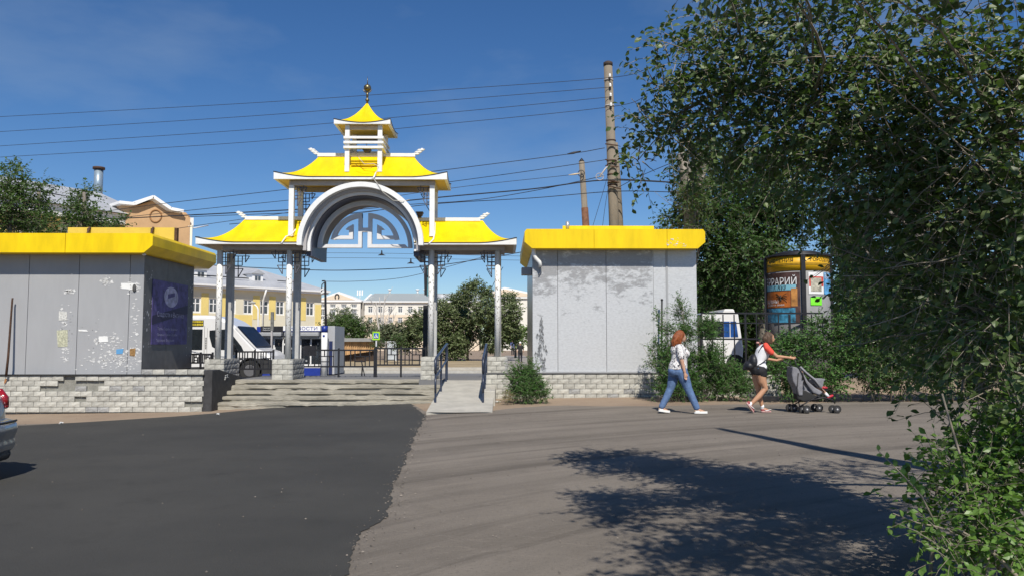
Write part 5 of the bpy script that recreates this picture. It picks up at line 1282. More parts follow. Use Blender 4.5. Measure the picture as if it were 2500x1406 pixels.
P0 = limb(b, (4.6, 5.9, 2.6), hubs[0], .05, .035, rng, 6, .02, .06); limb(b, hubs[0], hubs[1], .032, .02, rng, 6, .02, .06); limb(b, hubs[1], hubs[2], .018, .012, rng, 6, .02, .06)
limb(b, (4.9, 5.8, 2.2), hubs[3], .035, .02, rng); limb(b, (4.4, 4.6, 3.0), hubs[4], .04, .02, rng); limb(b, (5.0, 5.2, 2.8), hubs[5], .035, .02, rng)
for c, rad, n in cl:
    h = min(hubs, key=lambda q: (q - Vector(c)).length); limb(b, h + Vector(rng.normal(size=3)) * .06, c, .013, .004, rng, 6, .03, .14, 5)
    for _ in range(5):
        e = Vector(c) + Vector(rng.normal(size=3)) * rad[0] * .75; limb(b, Vector(c) + Vector(rng.normal(size=3)) * .05, e, .007, .0025, rng, 4, .03, .15, 4)
b.build('branches', M_twig, t)
P, D, N, S, T0, T1 = twig_field(rng, cl, 8, (.22, .5), (.045, .078), up=.05, droop=.3)
V, F = twig_mesh(T0, T1, .0036, rng); o = mobj('twigs', npmesh('twigs', V, F, True), t, M_twig); o['kind'] = 'stuff'
def split_leaves(t, P, D, N, S, leaf_m, k=300, width=.30):
    """the nearest leaves in view are parts of their own; the rest is one crown"""
    dd = np.array([P[:, 0] / P[:, 1], (P[:, 2] - CAMZ) / P[:, 1]])
    vis = (P[:, 1] > .8) & (np.abs(dd[0] - .01) < .60) & (dd[1] > -.28) & (dd[1] < .42)
    dist = np.linalg.norm(P - np.array([0, 0, CAMZ]), axis=1) / S; dist[~vis] = 1e9
    near = np.argsort(dist)[:k]; rest = np.ones(len(P), bool); rest[near] = False
    V, F = leaf_arrays(P[rest], D[rest], N[rest], S[rest], width)
    o = mobj('crown', npmesh('crown', V, F), t, leaf_m); o['kind'] = 'stuff'
    V, F = leaf_arrays(np.zeros((1, 3)), np.array([[0, 1., 0]]), np.array([[0, 0, 1.]]), np.ones(1), width); me = npmesh('leaf', V, F); me.materials.append(leaf_m)
    for i in near:
        d = unit(D[i]); s_ = unit(np.cross(d, N[i])); n_ = np.cross(s_, d)
        o = bpy.data.objects.new('leaf', me); link(o, t)
        M = Matrix((tuple(s_), tuple(d), tuple(n_))).transposed().to_4x4(); M.translation = Vector(P[i]); o.matrix_local = Matrix.Translation(Vector(P[i])) @ M.to_3x3().to_4x4() @ Matrix.Scale(float(S[i]), 4)
split_leaves(t, P, D, N, S, LM_near, 300, .35)
# bare arching twigs inside the crown
b = MB()
for (pts, r) in (([(2490, 560), (2390, 640), (2300, 640), (2260, 632), (2200, 648), (2130, 700)], .008), ([(2350, 650), (2300, 720), (2210, 770), (2130, 800)], .006), ([(2360, 650), (2385, 720), (2400, 755)], .005), ([(2290, 640), (2300, 700), (2290, 770)], .004), ([(2280, 640), (2230, 665), (2060, 668)], .005), ([(2500, 640), (2450, 700), (2420, 740)], .006), ([(2500, 960), (2420, 880), (2330, 820), (2260, 770)], .009), ([(2500, 700), (2380, 760), (2250, 790)], .006)):
    Yb = rng.uniform(4.9, 5.6); b.tube([at(x, y, Yb + .12 * i) + Vector(rng.normal(size=3)) * .015 for i, (x, y) in enumerate(pts)], [r * (1 - .7 * i / len(pts)) for i in range(len(pts))], 6)
b.build('bare_twigs', mat('pale_bare_twig', (.33, .29, .24), .8, var=.2), t)
# ---------- low bright shoots at the lower right
rng = np.random.default_rng(5)
cl = []
for px, py, Y, r, n in [(2240, 1190, 4.6, .11, 16), (2290, 1160, 4.6, .13, 22), (2330, 1230, 4.5, .16, 34), (2280, 1270, 4.4, .12, 22), (2380, 1180, 4.6, .18, 40), (2380, 1300, 4.4, .16, 40), (2310, 1345, 4.2, .10, 18), (2450, 1250, 4.5, .22, 60), (2480, 1350, 4.4, .2, 50), (2420, 1130, 4.8, .2, 46), (2480, 1140, 4.7, .25, 60), (2500, 1020, 4.8, .2, 40), (2330, 1110, 4.9, .12, 18), (2440, 1330, 4.3, .12, 22)]:
    cl.append(C(px, py, Y, r, n))
tb = at(2560, 1400, 4.5); tb.z = 0
t = thing('elm_saplings', 'low bright green leafy shoots at the lower right corner under the big tree', 'shrub', tb)
b = MB()
for c, rad, n in cl: limb(b, (tb.x + rng.uniform(-.5, .3), tb.y + rng.uniform(-.3, .6), .02), c, .014, .004, rng, 7, .10, .10, 6)
for pts, r in (([(2440, 1390), (2400, 1330), (2370, 1240), (2350, 1130), (2320, 1030), (2300, 960)], .009), ([(2400, 1330), (2385, 1380)], .01), ([(2380, 1360), (2345, 1345), (2330, 1330)], .006)):
    b.tube([at(x, y, 4.5) for x, y in pts], [r * (1 - .5 * i / len(pts)) for i in range(len(pts))], 6)
# two long shoots with paired leaves pointing to the left
PX = []; 
shoots = [([(2290, 1290), (2250, 1210), (2210, 1165), (2175, 1130), (2140, 1095)], 4.4, 14), ([(2330, 1300), (2290, 1285), (2240, 1275), (2180, 1252)], 4.35, 11)]
Pl = []; Dl = []; Nl = []; Sl = []
for pts, Yb, n in shoots:
    W = [at(x, y, Yb) for x, y in pts]; b.tube(W, [.006, .005, .004, .003, .002][:len(W)], 6)
    for i in range(n):
        t_ = (i + .5) / n * (len(W) - 1); k = min(int(t_), len(W) - 2); p = W[k].lerp(W[k + 1], t_ - k); tg = (W[k + 1] - W[k]).normalized()
        side = Vector((tg.z, 0, -tg.x)) * (1 if i % 2 else -1)
        Pl.append(p); Dl.append(tg * .75 + side * .8 + Vector((0, rng.uniform(-.3, .3), .05))); Nl.append(Vector((rng.uniform(-.2, .2), -.8, .7))); Sl.append(.062 - .002 * i)
b.build('stems', M_twig, t)
P, D, N, S, T0, T1 = twig_field(rng, cl, 7, (.12, .3), (.035, .065), up=.2, droop=.1)
P = np.concatenate([P, np.array([tuple(v) for v in Pl])]); D = np.concatenate([D, np.array([tuple(v) for v in Dl])]); N = np.concatenate([N, np.array([tuple(v) for v in Nl])]); S = np.concatenate([S, np.array(Sl)])
V, F = twig_mesh(T0, T1, .0022, rng); mobj('twigs', npmesh('twigs', V, F, True), t, M_twig)['kind'] = 'stuff'
split_leaves(t, P, D, N, S, LM_brt, 290, .33)
b = MB(); p = at(2405, 1370, 4.25); b.box(p.x - .02, p.x + .16, 4.0, 4.6, -.02, .13); o = b.build('kerb_stone', M_conc2, None, bevel=.01); tag(o, 'short grey concrete kerb stone at the bottom right corner under the shoots', 'kerb stone')
# ---------- dark trees behind the right kiosk
rng = np.random.default_rng(21)
cl = []
for px, py, r, n in [(1690, 420, 1.0, 130), (1750, 400, 1.2, 200), (1660, 540, .8, 70), (1720, 520, 1.2, 260), (1800, 500, 1.3, 330), (1870, 430, 1.3, 300), (1730, 640, 1.2, 300), (1800, 620, 1.3, 340), (1860, 560, 1.2, 300), (1760, 720, 1.0, 220), (1830, 700, .8, 150), (1900, 500, 1.2, 240), (1950, 560, .6, 60), (1900, 620, .5, 60), (1860, 640, .6, 70)]:
    cl.append(C(px, py, 27.5 + rng.uniform(-.8, 1.0), r, int(n * 1.5), .9))
crown_tree('broadleaf_tree', 'dense dark green tree rising behind the right end of the silver kiosk', 'tree', (ax(1868, 28), 28, .4), (ax(1850, 28), 28, 5), cl, rng, LM_dark, 7, (.4, .9), (.10, .18), .22)
cl = []
for px, py, r, n in [(1960, 460, 1.2, 160), (2050, 560, 1.2, 140), (2100, 480, 1.5, 220), (2200, 560, 1.5, 240), (2330, 560, 1.5, 220), (2450, 500, 1.5, 200), (2140, 680, 1.3, 240), (2280, 700, 1.4, 240), (2420, 680, 1.4, 240), (2200, 420, 1.2, 120), (2350, 420, 1.2, 110), (1990, 380, 1.0, 90), (2090, 620, .7, 110), (2540, 600, 1.5, 150)]:
    cl.append(C(px, py, 27.5 + rng.uniform(-1, 1), r, int(n * 1.5), .9))
crown_tree('broadleaf_tree', 'tall dark green tree behind the round advertising column, right', 'tree', (ax(2250, 24.5), 24.5, .4), (ax(2250, 24.5), 24.5, 6), cl, rng, LM_dark, 7, (.4, .9), (.09, .16), .22)
# distant light green crown glimpsed between them
cl = [C(2085 + rng.uniform(-40, 60), 600 + rng.uniform(-40, 60), 45, 1.3, 70) for _ in range(8)]
crown_tree('distant_tree', 'sunlit yellowish green tree crown glimpsed right of the advertising column', 'tree', (ax(2095, 45), 45, .2), (ax(2095, 45), 45, 5), cl, rng, LM_mid, 6, (.5, 1.0), (.14, .24), .2)
for i_, (lab, specs) in enumerate((('far dark tree clump behind the black steel fence, low between the trunks', [(1720, 800, 1.8, 260), (1780, 780, 2.0, 300), (1740, 700, 1.8, 200), (1830, 820, 1.8, 280), (1840, 740, 1.8, 240), (1880, 800, 1.8, 240)]), ('far dark tree clump filling the gap right of the advertising column', [(2060, 760, 2.0, 300), (2120, 820, 2.0, 300), (2150, 720, 2.0, 300), (2050, 850, 1.6, 200), (2220, 800, 2.0, 300), (2250, 700, 2.0, 260), (2000, 830, 1.6, 200)]), ('far dark tree clump at the picture\'s right edge behind the hedge', [(2330, 780, 2.2, 330), (2420, 820, 2.2, 330), (2380, 700, 2.2, 300), (2500, 760, 2.2, 330), (2330, 860, 1.8, 240), (2460, 900, 1.8, 240)]))):
    cl = [C(px, py, 38 + rng.uniform(-1.5, 1.5), r, int(n * 1.5)) for px, py, r, n in specs]; cx_ = sum(q[0] for q in specs) / len(specs)
    crown_tree('distant_tree', lab, 'tree', (ax(cx_, 38), 38, .2), (ax(cx_, 38), 38, 4), cl, rng, LM_dark, 7, (.5, 1.1), (.16, .28), .2)
# bare trunk with dead twigs
Yd = 25.8; b = MB(); t = thing('dead_tree', 'pale bare broken trunk with dead twigs between the utility pole and the dark tree', 'tree', (ax(1710, Yd), Yd, .4))
b.tube([at(1680, 918, Yd), at(1680, 820, Yd), at(1681, 640, Yd), at(1685, 520, Yd), at(1676, 440, Yd), at(1667, 375, Yd)], [.22, .22, .21, .20, .19, .16], 12); b.tube([at(1692, 500, Yd), at(1712, 440, Yd), at(1728, 395, Yd)], [.12, .08, .05], 8)
b.build('trunk', mat('pale_dead_bark', (.27, .24, .20), .9, var=.45, nscale=5, bump=1, detail=8), t)
b = MB()
for i in range(70):
    p = at(1690 + rng.uniform(-10, 8), rng.uniform(400, 545), Yd); L_ = rng.uniform(.4, 1.3); sd_ = -1 if rng.random() < .7 else 1
    q_ = p + Vector((sd_ * L_ * rng.uniform(.4, 1), rng.uniform(-.4, .4), L_ * rng.uniform(-.1, .7))); limb(b, p, q_, .012, .004, rng, 5, 0, .12, 4)
b.build('dead_twigs', M_twig, t)
cl = [C(1694 + rng.uniform(-12, 25), 500 + rng.uniform(-70, 60), 25.2, .35, 44) for _ in range(7)] + [C(1640, 548, 25.5, .35, 30), C(1660, 480, 25.5, .25, 10)]
crown_tree('young_tree', 'sparse leafy growth over the right kiosk\'s roof below the dead trunk', 'shrub', (ax(1660, 26), 26.3, .4), (ax(1670, 26), 26.3, 3.5), cl, rng, LM_mid, 6, (.3, .6), (.07, .11), .05)
# ---------- hedge along the road on the right
rng = np.random.default_rng(31)
def bush(name, label, cx_px, Y, specs, lm, size=(.05, .09), seg=9, tl=(.2, .45), feather=False, cat='bush', group=None, up=.5, width=.28):
    cl = [C(px, py, Y + rng.uniform(-.25, .25), r, n) for px, py, r, n in specs]
    bx = ax(cx_px, Y); b0 = (bx, Y, G(bx, Y)); t = thing(name, label, cat, b0, group); b = MB()
    for c, rad, n in cl:
        for _ in range(2): limb(b, (bx + (c[0] - bx) * .6 + rng.uniform(-.1, .1), Y + rng.uniform(-.2, .3), b0[2] - .05), (c[0] + rng.uniform(-.2, .2), c[1], c[2] + rad[2] * .4), .012, .004, rng, 6, 0, .06, 4)
    b.build('stems', M_twig, t)
    P, D, N, S, T0, T1 = twig_field(rng, cl, seg, tl, size, up, .05 if feather else .2)
    V, F = twig_mesh(T0, T1, .003, rng); mobj('twigs', npmesh('twigs', V, F, True), t, M_twig)['kind'] = 'stuff'
    V, F = leaf_arrays(P, D, N, S, width, simple=True); mobj('foliage', npmesh('foliage', V, F), t, lm)['kind'] = 'stuff'; return t
bush('hedge_bush', 'dark green hedge bush behind the stroller, under the advertising column', 1980, 18.9, [(1905, 850, .35, 120), (1900, 910, .32, 130), (1950, 850, .4, 160), (1960, 920, .38, 170), (2010, 850, .4, 170), (2030, 930, .35, 160), (2070, 860, .42, 170), (1930, 945, .18, 60), (2000, 800, .3, 70), (2060, 800, .3, 70)], LM_fea)
bush('hedge_bush', 'dark green hedge bush along the road edge in the middle of the right side', 2150, 18.7, [(2120, 800, .45, 170), (2110, 890, .4, 190), (2150, 930, .32, 160), (2180, 840, .45, 190), (2210, 910, .4, 190), (2240, 780, .5, 190), (2190, 740, .5, 140), (2120, 730, .4, 100)], LM_dark)
bush('hedge_bush', 'dark green hedge bush at the far right road edge behind the low branches', 2370, 18.6, [(2290, 860, .5, 210), (2290, 930, .35, 150), (2340, 800, .5, 190), (2370, 890, .5, 210), (2380, 940, .3, 130), (2440, 840, .5, 190), (2470, 920, .42, 170), (2500, 780, .5, 150), (2400, 740, .5, 130), (2550, 880, .5, 130)], LM_dark)
bush('leafy_bush', 'feathery green bush growing against the silver kiosk behind the red-haired woman', 1720, 19.4, [(1640, 900, .36, 200), (1625, 950, .26, 150), (1680, 900, .42, 260), (1690, 950, .3, 200), (1735, 885, .40, 280), (1750, 945, .32, 210), (1790, 925, .28, 210), (1812, 950, .22, 150), (1670, 820, .22, 110), (1665, 770, .12, 50), (1725, 810, .28, 150), (1625, 810, .14, 40), (1620, 860, .22, 80), (1600, 890, .16, 26), (1590, 850, .1, 10), (1662, 745, .05, 12), (1610, 780, .1, 14)], LM_fea, (.05, .085), 12, (.2, .42), True, up=.7, width=.17)
bush('leafy_bush', 'small rounded feathery bush in front of the right brick wall beside the ramp', 1280, 19.3, [(1262, 935, .24, 150), (1290, 920, .22, 150), (1310, 945, .22, 150), (1285, 960, .22, 150), (1255, 962, .14, 70), (1325, 966, .12, 50), (1262, 905, .12, 50), (1300, 895, .08, 26)], LM_fea, (.04, .07), 11, (.15, .33), True, up=.6, width=.18)
t = bush('dry_tuft', 'small dry yellowish tuft of grass in the dirt right of the ramp', 1238, 19.0, [(1238, 968, .12, 60)], leafmat('dry_grass', (.30, .24, .09), (.38, .30, .14), .7, .1), (.03, .05), 7, (.08, .16), True, width=.1)
# dry litter of fallen leaves along the hedge
# ---------- bushes and trees beyond the gate
rng = np.random.default_rng(41)
def far_bush(label, Y, specs, lm, name='bush', cat='bush', size=(.16, .27), tl=(.4, .8), group=None):
    cl = [C(px + rng.uniform(-8, 8), py + rng.uniform(-6, 6), Y + rng.uniform(-2, 2), r * .92, int(n * 1.35)) for px, py, r, n in specs]; cx_ = sum(s_[0] for s_ in specs) / len(specs)
    bx = ax(cx_, Y); return crown_tree(name, label, cat, (bx, Y, G(bx, Y)), (bx, Y, G(bx, Y) + 1.5), cl, rng, lm, 6, tl, size, .12, up=.3, droop=.15, group=group, twig_r=.008)
far_bush('large rounded olive-green bush mass behind the ramp in the right half of the gateway', 62, [(1035, 800, 1.3, 260), (1080, 830, 1.4, 330), (1080, 770, 1.3, 300), (1120, 740, 1.1, 220), (1140, 800, 1.5, 380), (1180, 760, 1.4, 320), (1200, 830, 1.3, 300), (1230, 790, 1.2, 260), (1235, 740, .8, 110), (1140, 712, .7, 90), (1160, 705, .5, 40), (1010, 790, .8, 120), (1000, 830, .9, 160), (1120, 850, .9, 200), (1180, 720, .6, 70), (1255, 760, .7, 70), (1250, 820, .7, 80)], leafmat('olive_bush_leaf', (.11, .15, .055), (.17, .20, .09), .6, .15), name='large_bush')
far_bush('darker bush clump left of the black street post behind the crossing sign', 66, [(955, 812, .8, 110), (985, 815, 1.0, 150), (960, 828, .8, 120), (935, 820, .6, 60), (1008, 790, .6, 50)], LM_olive)
far_bush('bright green bush behind the board fence beside the news kiosk', 70, [(835, 805, 1.0, 150), (860, 808, 1.0, 170), (845, 790, .6, 60), (880, 815, .7, 90), (810, 815, .7, 80)], LM_mid)
far_bush('pale silvery willow-like bush before the pedimented building', 80, [(830, 780, 1.2, 60), (850, 775, 1.2, 60), (815, 790, 1.1, 60), (870, 790, 1.1, 60), (900, 800, 1.1, 80), (800, 800, 1, 50), (925, 800, .9, 50)], LM_olive, size=(.16, .26))
far_bush('bright yellow-green shrub beside the path right of the last column', 75, [(1252, 800, .9, 90), (1262, 815, .9, 110), (1245, 825, .9, 110), (1275, 820, .9, 90)], LM_brt)
far_bush('round dark green little shrub at the foot of the crossing sign', 56, [(920, 838, .5, 90), (966, 836, .55, 120)], LM_dark, size=(.08, .14), tl=(.25, .5))
b = MB(); rng = np.random.default_rng(8); t = thing('bare_birch', 'bare pale thin-stemmed tree standing before the long peach building', 'tree', (ax(925, 74), 74, .1))
base = at(935, 845, 74)
for tgt in ((918, 735), (926, 725), (955, 745), (968, 760), (940, 720)): 
    pp = limb(b, base, at(tgt[0], tgt[1], 74), .12, .025, rng, 9, .0, .04, 6)
    for q_ in range(5):
        k = rng.integers(3, 9); e = pp[k] + Vector((rng.uniform(-1, 1), rng.uniform(-.5, .5), rng.uniform(.5, 1.6))); limb(b, pp[k], e, .03, .012, rng, 4, 0, .06, 4)
b.build('trunk', mat('pale_birch_bark', (.55, .52, .48), .8), t)
# ---------- trees behind the left kiosk
rng = np.random.default_rng(51)
def leftree(label, base_px, Y, specs, lm):
    cl = [C(px, py, Y + rng.uniform(-.6, .6), r, n, 1.0) for px, py, r, n in specs]
    return crown_tree('poplar_tree', label, 'tree', (ax(base_px, Y), Y, .4), at(base_px, 470, Y), cl, rng, lm, 7, (.35, .75), (.09, .15), .12, up=.5, group='trees behind the left kiosk')
leftree('tallest of the green trees above the left kiosk, at the picture\'s left edge', 30, 30, [(35, 420, .35, 40), (30, 450, .6, 110), (15, 490, .8, 170), (60, 500, .7, 120), (20, 545, .9, 200), (-30, 500, 1, 100), (50, 560, .6, 90), (-20, 430, .6, 50)], LM_mid)
leftree('second green tree above the left kiosk with a thin leaning top', 95, 30, [(100, 450, .2, 20), (105, 478, .28, 34), (98, 515, .4, 60), (115, 552, .45, 70), (85, 555, .4, 60)], LM_mid)
leftree('broad green tree above the kiosk\'s rear signboard, before the grey roof', 205, 30, [(215, 470, .22, 24), (188, 478, .22, 22), (205, 498, .3, 50), (200, 530, .45, 90), (240, 548, .4, 70), (165, 548, .4, 60), (285, 550, .35, 36), (270, 560, .3, 36), (180, 515, .25, 30)], LM_mid)
# ================================================================== PEOPLE
def ell_loft(b, rings, n=16):
    """rings: (x, y, z, rx, ry) roughly horizontal ellipses, capped"""
    vs = []; fs = []
    for x, y, z, rx, ry in rings:
        for k in range(n): t = 2 * math.pi * k / n; vs.append((x + rx * math.cos(t), y + ry * math.sin(t), z))
    for i in range(len(rings) - 1):
        for k in range(n): k2 = (k + 1) % n; fs.append((i * n + k, i * n + k2, (i + 1) * n + k2, (i + 1) * n + k))
    fs.append(tuple(range(n - 1, -1, -1))); fs.append(tuple((len(rings) - 1) * n + k for k in range(n))); b.add(vs, fs, True); return b
def caps(b, pts, rs, n=12):
    b.tube(pts, rs, n)
    for p, r in zip(pts, rs): b.ball(p, r * .995, n, 8)
    return b
def remeshed(b, name, m, parent, vox=.012, smooth=4):
    me = b.mesh(name); bm = bmesh.new(); bm.from_mesh(me); bmesh.ops.recalc_face_normals(bm, faces=bm.faces); bm.to_mesh(me); bm.free()
    o = bpy.data.objects.new('tmp', me); COL.objects.link(o)
    r = o.modifiers.new('r', 'REMESH'); r.mode = 'VOXEL'; r.voxel_size = vox; r.use_smooth_shade = True
    s_ = o.modifiers.new('s', 'SMOOTH'); s_.factor = .5; s_.iterations = smooth
    return evaluated(o, name, m, parent)
M_skin = mat('skin', (.52, .30, .20), .55, var=.05, nscale=12)
M_skin2 = mat('tanned_skin', (.50, .27, .16), .5, var=.05, nscale=12)
M_jean = mat('blue_denim', (.10, .17, .32), .85, var=.25, nscale=7, detail=8, bump=.4, bscale=30)
M_hair_r = mat('auburn_hair', (.26, .07, .018), .45, var=.35, nscale=30, stretch=(3, 3, .5), bump=.6, bscale=60)
M_hair_b = mat('brown_hair', (.10, .06, .035), .45, var=.35, nscale=30, stretch=(3, 3, .5), bump=.6, bscale=60)
def hand(b, w_, d, sc=1.0, spread_y=1, curl=.3, thumb=(0, -1, 0)):
    """palm at w_, fingers along d"""
    w_ = Vector(w_); d = Vector(d).normalized(); sd_ = Vector(thumb).normalized(); nrm = d.cross(sd_).normalized()
    caps(b, [w_, w_ + d * .045 * sc, w_ + d * .075 * sc], [.024 * sc, .030 * sc, .028 * sc], 10)
    for i, (o, L_) in enumerate(((-.026, .062), (-.009, .072), (.009, .068), (.026, .052))):
        a = w_ + d * .075 * sc + sd_ * (-o) * sc; m_ = a + d * L_ * .5 * sc + nrm * curl * .012 * sc; e = m_ + (d * (1 - curl * .5) + nrm * curl).normalized() * L_ * .5 * sc
        caps(b, [a, m_, e], [.0095 * sc, .0085 * sc, .007 * sc], 8)
    a = w_ + d * .025 * sc + sd_ * .024 * sc; m_ = a + (d * .7 + sd_ * .8).normalized() * .035 * sc; caps(b, [a, m_, m_ + (d + sd_ * .15).normalized() * .028 * sc], [.012 * sc, .0105 * sc, .008 * sc], 8)
def shoe(parent, heel, toe, m_up, m_sole, name='shoe', h=.055, platform=.035, wd=.042):
    heel = Vector(heel); toe = Vector(toe); d = (toe - heel); L_ = d.length; d.normalize(); up = Vector((0, 1, 0)).cross(d) * -1
    if up.z < 0: up = -up
    b = MB()
    caps(b, [heel + d * .03 + up * h * .75, heel + d * L_ * .45 + up * h * .65, heel + d * L_ * .78 + up * h * .42, toe - d * .025 + up * h * .32], [h * .62, h * .58, h * .5, h * .34], 12)
    b.v = [tuple(v) for v in b.v]
    o = remeshed(b, name, m_up, parent, .008, 3)
    b = MB(); P = []
    for k in range(13):
        t = k / 12; wv = wd * (.78 + .35 * math.sin(math.pi * min(t * 1.1, 1)) * (1 if t > .4 else .6)) if 0 < t < 1 else wd * .45; P.append((t, wv))
    vs = []
    for t, wv in P:
        for zz_ in (0, platform * (1.15 if t < .35 else .85)):
            for s_ in (-1, 1): vs.append(tuple(heel + d * L_ * t + Vector((0, s_ * wv, 0)) + up * (zz_)))
    fs = []
    for k in range(12):
        a = k * 4; c = a + 4; fs += [(a, c, c + 1, a + 1), (a + 2, a + 3, c + 3, c + 2), (a, a + 2, c + 2, c), (a + 1, c + 1, c + 3, a + 3)]
    fs += [(0, 1, 3, 2), (48, 50, 51, 49)]
    b.add(vs, fs); s2 = b.build('sole', m_sole, o, bevel=.004, weld=True); return o
# ---------- red-haired woman walking
YW1 = 16.0; ox = ax(1654, YW1); gz = G(ox, YW1) + .012
W = lambda x, y, z: (ox + x, YW1 + y, gz + z)
w1 = thing('person', 'red-haired woman walking right in patterned white blouse, blue jeans and white platform shoes', 'person', W(0, 0, 0))
b = MB()
# head, jaw, nose, neck
b.ball(W(.075, 0, 1.525), (.088, .072, .105), 18, 14); b.ball(W(.11, 0, 1.475), (.055, .052, .06), 14, 10); b.ball(W(.168, 0, 1.50), (.018, .011, .016), 8, 6); b.ball(W(.155, 0, 1.515), (.013, .010, .022), 8, 6)
b.ball(W(.152, 0, 1.465), (.014, .022, .010), 8, 6); b.ball(W(.148, 0, 1.438), (.018, .02, .014), 8, 6)
for s_ in (-1, 1): b.ball(W(.07, s_ * .074, 1.505), (.018, .010, .028), 8, 6)
caps(b, [W(.045, 0, 1.47), W(.03, 0, 1.36)], [.048, .052])
ell_loft(b, [(*W(0.02, 0, .80), .15, .155), (*W(0.015, 0, .92), .165, .165), (*W(.03, 0, 1.05), .135, .14), (*W(.055, 0, 1.17), .15, .15), (*W(.04, 0, 1.28), .115, .165), (*W(.02, 0, 1.36), .07, .10)])
b.ball(W(.135, .065, 1.18), (.075, .07, .07)); b.ball(W(.135, -.065, 1.18), (.075, .07, .07))
# arms
caps(b, [W(.0, -.175, 1.30), W(.035, -.20, 1.05), W(.085, -.215, .83)], [.052, .042, .029]); hand(b, W(.09, -.215, .81), (.12, 0, -1), 1.0, thumb=(.9, .2, 0))
caps(b, [W(.0, .175, 1.30), W(-.02, .20, 1.05), W(.10, .20, .90)], [.05, .04, .028]); hand(b, W(.11, .20, .89), (.6, 0, -.8), 1.0, thumb=(.8, -.2, .6))
# legs
caps(b, [W(-.03, .085, .84), W(-.12, .085, .50), W(-.295, .085, .14), W(-.315, .085, .10)], [.10, .062, .040, .038])
caps(b, [W(.06, -.085, .84), W(.185, -.085, .49), W(.335, -.085, .13), W(.345, -.085, .085)], [.10, .062, .040, .038])
caps(b, [W(-.33, .085, .09), W(-.22, .085, .045)], [.036, .026]); caps(b, [W(.335, -.085, .075), W(.46, -.085, .045)], [.036, .026])
remeshed(b, 'body', M_skin, w1, .0085, 3)
for s_ in (-1, 1):
    MB().ball(W(.150, s_ * .030, 1.522), (.010, .011, .007), 8, 6).build('eye', M_wtrim, w1); MB().ball(W(.1585, s_ * .031, 1.522), (.004, .006, .006), 8, 6).build('pupil', M_dk, w1)
MB().ball(W(.162, 0, 1.464), (.008, .018, .006), 8, 6).build('lips', mat('lips', (.45, .13, .11), .5), w1)
# jeans
b = MB()
ell_loft(b, [(*W(0.01, 0, .76), .16, .16), (*W(0.0, 0, .82), .178, .175), (*W(0.01, 0, .90), .172, .172), (*W(.015, 0, .96), .155, .16)])
caps(b, [W(-.045, .085, .82), W(-.085, .085, .66), W(-.135, .085, .48), W(-.215, .085, .31), W(-.30, .085, .15), W(-.315, .085, .125)], [.125, .105, .078, .072, .064, .062])
caps(b, [W(.055, -.085, .82), W(.12, -.085, .66), W(.185, -.085, .48), W(.26, -.085, .31), W(.33, -.085, .15), W(.342, -.085, .12)], [.125, .108, .082, .074, .066, .064])
b.ball(W(-.10, 0, .83), (.10, .15, .11), 14, 10)
remeshed(b, 'jeans', M_jean, w1, .010, 3)
# blouse: white with dark scattered strokes
def blouse_mat():
    m = mat('patterned_white_cloth', (.75, .74, .73), .8, var=.03); n = m.node_tree; L = n.links.new; b_ = n.nodes['Principled BSDF']
    tc = n.nodes.new('ShaderNodeTexCoord'); v = n.nodes.new('ShaderNodeTexNoise'); mp = n.nodes.new('ShaderNodeMapping'); mp.inputs['Scale'].default_value = (1.3, 1, .8); L(tc.outputs['Object'], mp.inputs[0]); L(mp.outputs[0], v.inputs[0]); v.inputs['Scale'].default_value = 17; v.inputs['Detail'].default_value = 1.5; v.inputs['Distortion'].default_value = 1.2
    r = n.nodes.new('ShaderNodeValToRGB'); e = r.color_ramp.elements; e[0].position = .41; e[1].position = .44; e[0].color = (.05, .05, .07, 1); e[1].color = (.76, .75, .74, 1); x = e.new(.60); x.color = (.76, .75, .74, 1); y = e.new(.63); y.color = (.40, .32, .33, 1); L(v.outputs[0], r.inputs[0]); L(r.outputs[0], b_.inputs['Base Color']); return m
b = MB()
ell_loft(b, [(*W(0.0, 0, .865), .192, .185), (*W(0.005, 0, .95), .185, .182), (*W(.03, 0, 1.06), .158, .162), (*W(.055, 0, 1.17), .17, .172), (*W(.035, 0, 1.29), .13, .185), (*W(.02, 0, 1.355), .085, .12), (*W(.02, 0, 1.375), .06, .07)])
b.ball(W(.15, .065, 1.18), (.085, .08, .08)); b.ball(W(.15, -.065, 1.18), (.085, .08, .08)); b.ball(W(-.03, 0, 1.25), (.115, .15, .12))
caps(b, [W(.0, -.165, 1.30), W(.025, -.195, 1.12)], [.072, .068]); caps(b, [W(.0, .165, 1.30), W(-.01, .195, 1.12)], [.07, .066])
remeshed(b, 'blouse', blouse_mat(), w1, .010, 3)
# hair to the shoulders
b = MB(); b.ball(W(.045, 0, 1.545), (.108, .095, .108), 18, 14); b.ball(W(-.01, 0, 1.48), (.098, .10, .115), 16, 12); b.ball(W(-.045, 0, 1.405), (.090, .095, .085), 14, 10); b.ball(W(.055, 0, 1.61), (.07, .065, .04))
for i in range(12):
    a = rnd.uniform(-1, 1); caps(b, [W(-.0, a * .08, 1.52), W(-.07 - rnd.uniform(0, .02), a * .09, 1.42), W(-.08 - rnd.uniform(0, .05), a * .09, 1.335 + rnd.uniform(-.02, .03))], [.03, .026, .012], 8)
for s_ in (-1, 1): caps(b, [W(.07, s_ * .078, 1.57), W(.055, s_ * .088, 1.48), W(.03, s_ * .088, 1.38)], [.034, .034, .02], 8)
remeshed(b, 'hair', M_hair_r, w1, .010, 2)
M_clog = mat('tan_shoe_upper', (.42, .27, .16), .6); 
shoe(w1, W(-.385, .085, .03), W(-.155, .085, .0), M_clog, M_white, h=.06, platform=.05)
shoe(w1, W(.295, -.085, .0), W(.555, -.085, .0), M_clog, M_white, h=.06, platform=.05)
